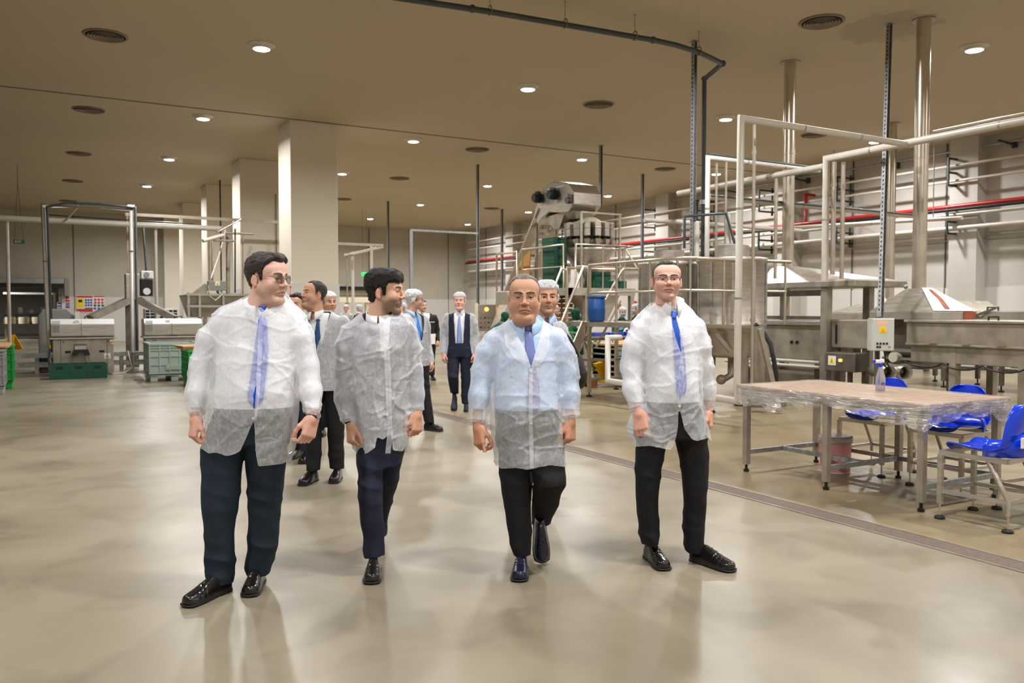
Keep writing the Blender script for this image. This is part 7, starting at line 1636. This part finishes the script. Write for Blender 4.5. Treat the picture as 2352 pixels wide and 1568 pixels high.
m4 = main_man('man in white shirt, bright blue tie and half-rim glasses at the right', 1535, D4,
    lambda f: Head(f.L(1531, 643, -.02), math.radians(-3), math.radians(-3), 0, (1.02, 1.0, .93), .0023, 'rosy', 'receding', (30, 26, 26), .008, .0, .18, .15, brow=(44, 34, 30), seed=9),
    [[(1474, 756, .0, 26), (1459, 795, 0, 27), (1453, 845, 0, 25), (1454, 892, -.03, 23), (1465, 937, -.07, 18)], [(1598, 752, .0, 24), (1611, 795, .0, 22), (1618, 845, .02, 20), (1623, 892, .03, 18), (1627, 934, .03, 15)]],
    [(684, 1508, 1562, .025, .06), (698, 1494, 1576, .025, .075), (712, 1478, 1592, .02, .095), (728, 1464, 1603, .01, .115), (770, 1466, 1608, 0, .14), (836, 1478, 1611, 0, .155), (880, 1479, 1611, -.01, .16), (915, 1474, 1613, -.01, .16), (945, 1460, 1618, 0, .16), (976, 1446, 1628, 0, .165), (1007, 1447, 1633, 0, .17), (1045, 1456, 1632, 0, .17)],
    [[(1490, 660), (1580, 660), (1572, 700), (1560, 728), (1561, 770), (1565, 812), (1552, 775), (1541, 730), (1520, 712)], [(1563, 842), (1571, 875), (1563, 922), (1556, 886)]],
    [(1430, 1000), (1447, 1008), (1457, 1026), (1490, 1024), (1515, 1028), (1540, 1034), (1549, 1020), (1556, 990), (1560, 935), (1572, 985), (1590, 1010), (1602, 1013), (1625, 1006), (1634, 1013), (1650, 1000)], 1012,
    [[(950, 1478, 1556, 0, .12), (990, 1466, 1540, 0, .115), (1033, 1459, 1527, 0, .10), (1076, 1461, 1519, -.01, .09), (1130, 1462, 1511, -.02, .082), (1178, 1463, 1510, -.02, .076), (1227, 1468, 1516, -.02, .076), (1248, 1474, 1512, -.02, .072)],
     [(950, 1543, 1606, 0, .11), (990, 1547, 1616, 0, .11), (1033, 1556, 1626, 0, .105), (1076, 1565, 1627, 0, .09), (1110, 1570, 1625, -.01, .085), (1154, 1571, 1622, -.01, .08), (1202, 1570, 1616, .0, .076), (1251, 1571, 1616, .0, .074), (1263, 1574, 1614, 0, .07)]],
    912, 'trouser_black', 'shirt_white',
    [dict(heel=(1487, 1262, .10), f=(.20, -1, 0), L=.29), dict(heel=(1590, 1290, .03), f=(.62, -.8, 0), L=.30)],
    [dict(w=(1467, 945, -.09), d=(.16, -.25, -1), b=(-.35, -.95, .1), t=1, curl=.62, s=1.03), dict(w=(1629, 942, .02), d=(.05, -.1, -1), b=(.95, -.2, .1), t=-1, curl=1.0, s=.95)],
    'rosy', tie=([(1538, 716), (1544, 727), (1545, 760), (1548, 800), (1550, 850), (1553, 895), (1562, 921)], [(1556, 716), (1552, 727), (1561, 760), (1570, 800), (1575, 850), (1577, 895), (1563, 922)], 'tie_royal'), seed=5.2)
m4.hd.glasses(m4.root, 'thin_black_frame', 'lens_clear', False, True, .026, .0125, .0014)
# collars
for fg, m, sc, yw in ((m1, 'shirt_white', 1.12, .25), (m2, 'shirt_white', .96, .15), (m3, 'shirt_blue', 1.16, 0), (m4, 'shirt_white', 1.02, 0)):
    c = fg.hd.w((0, .034, -.140)); c = np.array([c[0], .028 if fg is not m2 else .03, c[2]])
    cc = fg.hd.w((0, .034, -.140)); cc[0] += {m3: .022, m4: .034}.get(fg, 0); collar(fg.root, (cc[0], cc[1], 0), .064 * sc, .066 * sc, m, cc[2] - .016, .020, .034, .046 if fg is not m2 else .004, .24 if fg is not m2 else .08, yaw=yw)
# gown lapels, plackets and snaps
patch(m3, m3.C, 'lapel', [(1170, 742), (1186, 767), (1206, 802), (1219, 840)], [(1156, 748), (1160, 790), (1180, 822), (1217, 846)], 'gown', m3.root, .008, 6, 0)
patch(m3, m3.C, 'lapel', [(1247, 745), (1237, 787), (1228, 815), (1221, 840)], [(1262, 750), (1262, 800), (1246, 832), (1223, 846)], 'gown', m3.root, .008, 6, 0)
patch(m3, m3.C, 'placket', [(1216, 846), (1215, 900), (1214, 960), (1216, 1020), (1217, 1076)], [(1224, 846), (1223, 900), (1223, 960), (1225, 1020), (1225, 1076)], 'gown', m3.root, .005, 3, 0)
patch(m2, m2.C, 'ribbon_end', [(891, 960), (889, 1000), (885, 1041)], [(900, 955), (902, 1000), (897, 1041)], 'gown', m2.root, .008, 2, 0)
patch(m2, m2.C, 'placket', [(880, 735), (881, 800), (885, 870), (888, 960)], [(892, 732), (895, 800), (898, 870), (900, 958)], 'gown', m2.root, .006, 3, 0)
patch(m1, m1.C, 'placket', [(596, 716), (592, 800), (588, 900), (583, 964)], [(606, 716), (602, 800), (597, 900), (589, 964)], 'gown', m1.root, .005, 3, 0)
patch(m4, m4.C, 'placket', [(1562, 812), (1560, 842), (1556, 900), (1556, 935)], [(1570, 812), (1570, 842), (1572, 890), (1564, 935)], 'gown', m4.root, .005, 3, 0)
def snap(fg, px, py, r=.006, m='sticker_white'):
    p = fg.L(px, py, 0); y = fg.C.fy_at(p[0], p[2]) or -.15; p = fg.L(px, py, y - .008); MB().cyl((p[0], p[1] + .006, p[2]), tuple(p), r, n=14).build('snap_button', m, fg.root, world=False)
for fg, px, py in ((m1, 594, 837), (m1, 581, 960), (m3, 1219, 853), (m3, 1220, 972), (m4, 1566, 827), (m4, 1561, 933), (m2, 889, 952)): snap(fg, px, py)
for fg, A_, B_, m in ((m3, [(1200, 741), (1203, 750), (1208, 759)], [(1229, 741), (1225, 750), (1220, 759)], 'tie_violet'), (m4, [(1539, 715), (1542, 722), (1545, 731)], [(1558, 715), (1555, 722), (1553, 731)], 'tie_royal'), (m1, [(594, 702), (597, 708), (600, 715)], [(612, 704), (610, 710), (608, 716)], 'tie_blue')):
    patch(fg, fg.S, 'tie_knot', A_, B_, m, fg.root, .010, 6, .003, 6, .007)
# belts, watches
patch(m1, m1.S, 'belt_buckle', [(566, 944), (566, 954)], [(582, 944), (582, 954)], 'watch_silver', m1.root, .002, 3, .003, 3)
def watch(fg, w_, r, dv, strap, dial_dir):
    p = fg.L(*w_); d = Vector(dv).normalized(); x = d.cross(Vector((0, 1, 0))).normalized(); y = d.cross(x); b = MB(); n = 24; vs = []
    for t_ in (-.009, .009):
        for k in range(n): a = 2 * math.pi * k / n; vs.append(Vector(p) + d * t_ + x * r * math.cos(a) + y * r * math.sin(a))
    o = b.add(vs, [(k, (k + 1) % n, (k + 1) % n + n, k + n) for k in range(n)], True).build('watch_strap', strap, fg.root, world=False, solid=.003)
    q = Vector(p) + Vector(dial_dir).normalized() * (r + .002); MB().cyl(q, q + Vector(dial_dir).normalized() * .006, .014, n=18).build('dial', 'watch_silver', o, world=False)
watch(m1, (720, 955, -.075), .032, (-.05, -.1, -1), 'black_plastic', (.85, -.5, .1))
watch(m4, (1629, 944, .02), .030, (0, 0, -1), 'black_plastic', (1, -.3, 0))
# ================================================================== people further back
def bg_person(label, px, D, height, yaw=0., hyaw=None, hpitch=0., gown='gown_far', v_to=1.1, open_w=.11, jacket='suit_navy', shirt='shirt_white', tie=None, trouser='trouser_black', hair='short', hcol=(34, 28, 26), net=False, skin='mid', thick=.014, stride=.0, lift=0., hx=0., hy=0., grey=0., stubble=.2, jowl=.2, shoe_m='shoe_leather', mask=False, hood=None, gloves=None, apron=None, wide=1., bend=0., armf=0., hem=.80, group=None, seed=0., mid_v=None, arm_raise=0., jhem=.86, glasses=False, lq=1):
    B = P(px, 800, d=D); s = height / 1.75; h = .008 if D < 8.5 else .011 if D < 13 else .015
    R = thing('person', label, 'person', (B.x, B.y, 0), -PSI + yaw, group); hyaw = yaw if hyaw is None else hyaw
    bz = lambda z: -bend * max(0, z - .95) ** 1.5 * 1.4
    st = [(z * s, (hx * max(0, z - 1.0) / .6) * 0, hy + bz(z), a * s * wide, b * s) for z, a, b in ((1.475, .058, .055), (1.455, .085, .065), (1.43, .135, .08), (1.40, .175, .095), (1.35, .195, .11), (1.22, .195, .13), (1.08, .19, .135), (.95, .198, .14), (.80, .215, .15), (.70, .22, .15))]
    tz = 1.0 - bend * .25
    if bend: st = [(z if z < .95 * s else .95 * s + (z - .95 * s) * tz, x, y, a, b) for z, x, y, a, b in st]
    top = max(t[0] for t in st)
    hp = Vector((hx, hy + bz(1.5) - .02 - bend * .1, top + .145 * s)); 
    hd = Head(hp, hyaw - yaw, hpitch + bend * .5, 0, (s, s, s), .0036 if D < 8.5 else .0048, skin, hair, hcol, thick if not hood else .001, .004, stubble, jowl, net, seed=seed, grey=grey); hd.build(R)
    HV, HF, HC = hd.out; allV, allF, allC, off = [HV], [HF], [HC], len(HV)
    sh = []; arms = []
    for q in (-1, 1):
        y0 = hy + bz(1.38); sz = top - .095 * s
        arms.append([(np.array([q * .17 * s * wide, y0, sz]), .058 * s), (np.array([q * .205 * s * wide, y0, sz - .10 * s]), .056 * s), (np.array([q * .235 * s * wide, y0 + .02 - armf * .12, sz - .29 * s]), .052 * s), (np.array([q * (.235 - .06 * armf) * s, y0 - .06 - armf * .30, sz - (.52 - .22 * armf - arm_raise) * s]), .042 * s)])
    legs = []
    for q in (-1, 1):
        f = -q * stride; lf = lift if q == lq else 0
        legs.append([(.93 * s, q * .095 * s, hy, .105 * s, .12 * s), (.80 * s, q * .095 * s, hy + f * .12, .100 * s, .11 * s), (.50 * s, q * .09 * s, hy + f * .45 - lf * .25, .074 * s, .085 * s), (.30 * s, q * .085 * s, hy + f * .75 + lf * .1, .066 * s, .075 * s), ((.10 + lf * .35) * s, q * .085 * s, hy + f + lf * .35, .060 * s, .070 * s)])
    lo = (-.46, -.75, 0); hi = (.46, .62, top + .12)
    bd = Field(lo, hi, .02); bd.loft([t for t in st if t[0] > .8 * s], .03, -.06)
    for a in arms: bd.chain([(p, r * .5) for p, r in a], .02)
    for lg in legs: bd.loft(lg, .02, -.03)
    bd.rc(hd.w((0, .05, -.2)), hd.w((0, .02, -.08)), .05, .045, .02)
    V, Fc = bd.mesh(); allV.append(V); allF.append(Fc + off); allC.append(skin_col(len(V), skin)); off += len(V)
    for q, a in zip((-1, 1), arms):
        w_ = a[-1][0] + np.array([0, -.008, -.012]); d = (a[-1][0] - a[-2][0]); d = d / np.linalg.norm(d); G = Field(w_ - .16, w_ + .1, .0042 if D < 13 else .006); hand_field(G, w_, Vector(d), (q * .8, -.6, 0), q, .9, 1.0 * s, k=.008)
        V, Fc = G.mesh(); C = skin_col(len(V), skin)
        if gloves: C[:, :3] = np.array(gloves)
        allV.append(V); allF.append(Fc + off); allC.append(C); off += len(V)
    mesh_obj('body', np.concatenate(allV), np.concatenate(allF), 'skin', R, np.concatenate(allC))
    T = Field(lo, (hi[0], hi[1], 1.02 * s), h)
    for lg in legs: T.loft(lg, .015, 0, .04)
    T.loft([(1.0 * s, 0, hy, .185 * s * wide, .125 * s), (.80 * s, 0, hy, .19 * s, .125 * s)], .03); T.displace(folds_leg(.007)); V, Fc = T.mesh(); mesh_obj('trousers', V, Fc, trouser, R)
    def layer(grow, arm_k, z_lo, name, m, cutw=None, cutz=None, amp=.004, sleeves=True, hh=h):
        G = Field(lo, hi, hh); G.loft([t for t in st], .03, grow, .03)
        if sleeves:
            for a in arms: G.chain([(p, r * arm_k) for p, r in a], .025)
        G.displace(folds_gown(amp, seed)); V, Fc = G.mesh(); G.front(); c = V[Fc].mean(1); keep = (c[:, 2] > z_lo) | ((np.abs(c[:, 0]) > .19 * s * wide) & (c[:, 2] > .7))
        if cutw is not None:
            fr = c[:, 1] < np.interp(c[:, 2], [t[0] for t in sorted(st)], [t[2] for t in sorted(st)]); keep &= ~(fr & (np.abs(c[:, 0] - hx * .3) < cutw(c[:, 2])))
        nk = hd.w((0, .035, -.15)); keep &= ~((np.hypot(c[:, 0] - nk[0], c[:, 1] - nk[1]) < .075) & (c[:, 2] > nk[2] - .01))
        V, Fc = trim(V, Fc, keep); V = smooth_rim(V, Fc, 5); return mesh_obj(name, V, Fc, m, R), G
    zt = top
    vcut = lambda zb, w_: (lambda z: np.clip((z - zb) / (zt - .06 - zb), 0, 1) * w_)
    _, G = layer(-.030, .70, (.95 if jacket else .93) * s, 'shirt', shirt, amp=.002, sleeves=jacket is None)
    if tie:
        vs = []; rows = [(zt - .07, .018), (zt - .095, .012), (zt - .11, .014), (zt - .25, .030), (zt - .45, .038), (zt - .50, .004)]
        for z, w_ in rows:
            for u in (-1, 0, 1):
                y = G.fy_at(u * w_ + hx * .3, z); y = -.13 if y is None else y; vs.append((u * w_ + hx * .3, y - .010 - (.004 if u == 0 else 0), z))
        o = MB().add(vs, [(i * 3 + j, i * 3 + j + 1, i * 3 + j + 4, i * 3 + j + 3) for i in range(len(rows) - 1) for j in (0, 1)], True).build('tie', tie, R, world=False, solid=.004)
    if jacket: layer(-.012, .86, jhem * s, 'jacket', jacket, vcut(1.02 * s if mid_v is None else mid_v, .09) if mid_v != 'open' else (lambda z: np.clip(.045 + (z - .8) * .06 + .10 * np.clip((.98 - z) / .2, 0, 1), 0, .085)), .004)
    if gown: layer(.010, 1.06, hem * s, 'gown', gown, vcut(v_to * s, .10) if v_to is not None else (lambda z: np.clip(open_w - .0 * z, 0, 1) + .05 * np.clip((1.0 - z) / .3, 0, 1)), .007)
    if apron:
        G2 = Field(lo, hi, h); G2.loft([t for t in st], .03, .022); V, Fc = G2.mesh(); c = V[Fc].mean(1); V, Fc = trim(V, Fc, (c[:, 1] < hy - .01 + 0 * c[:, 2]) & (np.abs(c[:, 0]) < .17) & (c[:, 2] < top - .17) & (c[:, 2] > .45)); mesh_obj('apron', V, Fc, apron, R)
    if jacket or shirt: collar(R, hd.w((0, .034, -.14)), .058 * s, .060 * s, shirt, 0, .02, .03, .035, .25) .location = (0, 0, float(hd.w((0, .034, -.14))[2]) - .02)
    if hood:
        G3 = Field(hd.G.lo, hd.G.lo + hd.G.h * (np.array(hd.G.D.shape) - 1), hd.G.h); D0 = hd.G.D - .014; X, Y, Z = [a.reshape([-1 if k == i else 1 for k in range(3)]) for i, a in enumerate(hd.G.ax)]; X, Y, Z = X[:D0.shape[0]], Y[:, :D0.shape[1]], Z[:, :, :D0.shape[2]]
        face = np.sqrt((X / .055) ** 2 + ((Y + .09) / .075) ** 2 + ((Z + .02) / .072) ** 2) - 1; G3.D = np.maximum(D0, -face * .05).astype(f32); V, Fc = G3.mesh(); mesh_obj('hood', hd.to_local(V), Fc, hood, R)
    if mask:
        G3 = Field(hd.G.lo, hd.G.lo + hd.G.h * (np.array(hd.G.D.shape) - 1), hd.G.h); D0 = hd.G.D - .009; X, Y, Z = [a.reshape([-1 if k == i else 1 for k in range(3)]) for i, a in enumerate(hd.G.ax)]; X, Y, Z = X[:D0.shape[0]], Y[:, :D0.shape[1]], Z[:, :, :D0.shape[2]]
        box = np.sqrt((X / .058) ** 2 + ((Y + .09) / .07) ** 2 + ((Z + .062) / .046) ** 2) - 1; G3.D = np.maximum(D0, box * .05).astype(f32); V, Fc = G3.mesh(); mesh_obj('face_mask', hd.to_local(V), Fc, 'mask_blue', R)
    if glasses: hd.glasses(R, 'gold_frame', 'lens_clear', True)
    if True:
        for q, lg in zip((-1, 1), legs):
            z, x, y, a, b = lg[-1]; lf = lift if q == lq else 0
            if lf: shoe(R, (x, y + .03, z - .07), (0, -.75, -.65), (0, -.65, .75), .28 * s, shoe_m, .006, False)
            else: shoe(R, (x, y + .07, 0), (q * .12, -1, 0), (0, 0, 1), .28 * s, shoe_m, .006, False)
    return R
rad = math.radians
bg_person('man with dark blue tie looking up, just behind the man with sunglasses', 744, 7.15, 1.745, rad(-6), rad(-50), rad(-10), v_to=1.14, tie='tie_dusk', hair='receding', hcol=(52, 45, 42), thick=.007, hx=-.075, stride=-.06, stubble=.35, jowl=.6, mid_v=.95, seed=11, skin='tan')
bg_person('dark haired man mostly hidden left of the man looking up', 692, 8.2, 1.655, rad(-8), rad(-15), 0, hx=-.03, hair='short', hcol=(22, 19, 18), stride=.10, trouser='trouser_navy', seed=12, tie=None)
bg_person('man with hair net peeking over the shoulder of the man looking up', 756, 9.7, 1.70, rad(10), rad(38), 0, net=True, hair='short', hcol=(60, 55, 52), stride=.08, seed=13, trouser='trouser_navy', skin='tan')
bg_person('grey haired netted man with glasses, in profile behind the young man', 950, 10.2, 1.735, rad(48), rad(100), 0, jacket='suit_grey', shirt='shirt_blue', tie='tie_bright', net=True, hair='short', hcol=(90, 84, 80), grey=.6, stride=.18, seed=14, glasses=True, v_to=1.1)
bg_person('person with hair net half hidden behind the chin of the young man', 922, 13.2, 1.60, rad(-20), rad(-20), 0, net=True, hair='short', seed=15, trouser='trouser_navy')
w3_ = bg_person('man in black jacket over a white coat walking far behind the netted man', 981, 17.6, 1.70, rad(12), rad(40), 0, gown=None, jacket='jacket_black', hair='short', hcol=(40, 34, 32), stride=.12, seed=16, jhem=.98, hx=-.10, net=False)
MB().box((.02, -.135, 1.22), (.15, -.125, 1.235)).build('reflective_stripe', 'sticker_white', w3_, world=False)
MB().lathe([(.19, .76), (.185, .98)], (0, 0, 0), 24).build('coat_tail', 'shirt_white', w3_, world=False)
bg_person('man with hair net, open gown and pale tie striding toward the camera', 1056, 12.15, 1.745, rad(0), rad(-4), 0, v_to=None, open_w=.155, tie='tie_pale', trouser='trouser_navy', net=True, hair='short', hcol=(150, 140, 132), grey=.4, skin='rosy', stride=-.02, lift=.42, shoe_m='shoe_suede', mid_v='open', seed=17, jowl=.4, stubble=.0, hem=.80, lq=-1)
bg_person('man with hair net walking close behind the man in light blue shirt', 1228, 6.0, 1.70, rad(3), rad(6), 0, net=True, shirt='shirt_blue', trouser='trouser_navy', hair='short', hcol=(30, 26, 25), stride=-.04, lift=.55, hx=.085, seed=18, skin='tan', wide=1.08, stubble=.25)
bg_person('bald person far behind beside the cardboard rack', 1272, 17.5, 1.62, rad(70), rad(70), 0, hair='cropped', thick=.001, seed=19, trouser='trouser_navy', stubble=0)
G_ = tuple(S(c) for c in (150, 192, 170)); BL = tuple(S(c) for c in (110, 170, 220))
bg_person('worker in green with dark green hood and blue mask by the stair', 1321, 16.4, 1.52, rad(55), rad(75), 0, gown=None, jacket='worker_green', shirt='shirt_white', trouser='worker_dark_green', hood='worker_dark_green', mask=True, gloves=G_, apron='worker_dark_green', armf=.6, seed=20, stubble=0, shoe_m='shoe_leather', jhem=.8)
bg_person('worker in green bending down left of the light blue shirt', 1122, 19.2, 1.50, rad(100), rad(100), 0, gown=None, jacket='worker_dark_green', shirt='shirt_white', trouser='worker_dark_green', hood='worker_dark_green', bend=.55, armf=.8, seed=21, stubble=0, jhem=.8, wide=1.1)
bg_person('worker with hair net and blue gloves bowed over the packing table', 1424, 18.9, 1.58, rad(10), rad(10), 0, gown=None, jacket='worker_dark_green', shirt='worker_dark_green', trouser='worker_dark_green', net=True, hair='short', mask=True, gloves=BL, armf=1.0, bend=.25, seed=22, stubble=0, jhem=.8, arm_raise=.12)
bg_person('masked worker in profile with grey net at the right end of the packing table', 1462, 18.0, 1.62, rad(-75), rad(-80), 0, gown=None, jacket='worker_dark_green', shirt='worker_dark_green', trouser='worker_dark_green', net=True, hair='short', mask=True, armf=.6, seed=23, stubble=0, jhem=.8)
bg_person('tiny netted person in the far centre beside the cream conveyor', 796, 27, 1.66, rad(5), rad(5), 0, net=True, hair='short', seed=24, skin='rosy', stubble=0)
bg_person('tiny dark capped person in the far centre right of the cream conveyor', 826, 25, 1.64, rad(150), rad(150), 0, gown=None, jacket='suit_grey', hair='full', hcol=(50, 50, 52), net=True, seed=25, stubble=0)
# backpack of the man behind
b0 = P(1332, 845, d=6.05); t = thing('backpack', 'black backpack hanging at the side of the man with hair net', 'bag', b0, -PSI)
G = Field((-.12, -.16, -.16), (.12, .16, .18), .008); G.ell((-.015, 0, -.02), (.048, .11, .135), 0); G.ell((.0, 0, -.06), (.05, .10, .08), .03); G.displace(lambda x, y, z: -.005 * ridge(x * 12, y * 12, z * 16), .04)
V, Fc = G.mesh(); mesh_obj('bag_body', V, Fc, 'jacket_black', t); MB().tube([(-.02, -.05, .10), (-.07, -.08, .2), (-.14, -.06, .30)], .014, 6).build('strap', 'black_plastic', t, world=False)
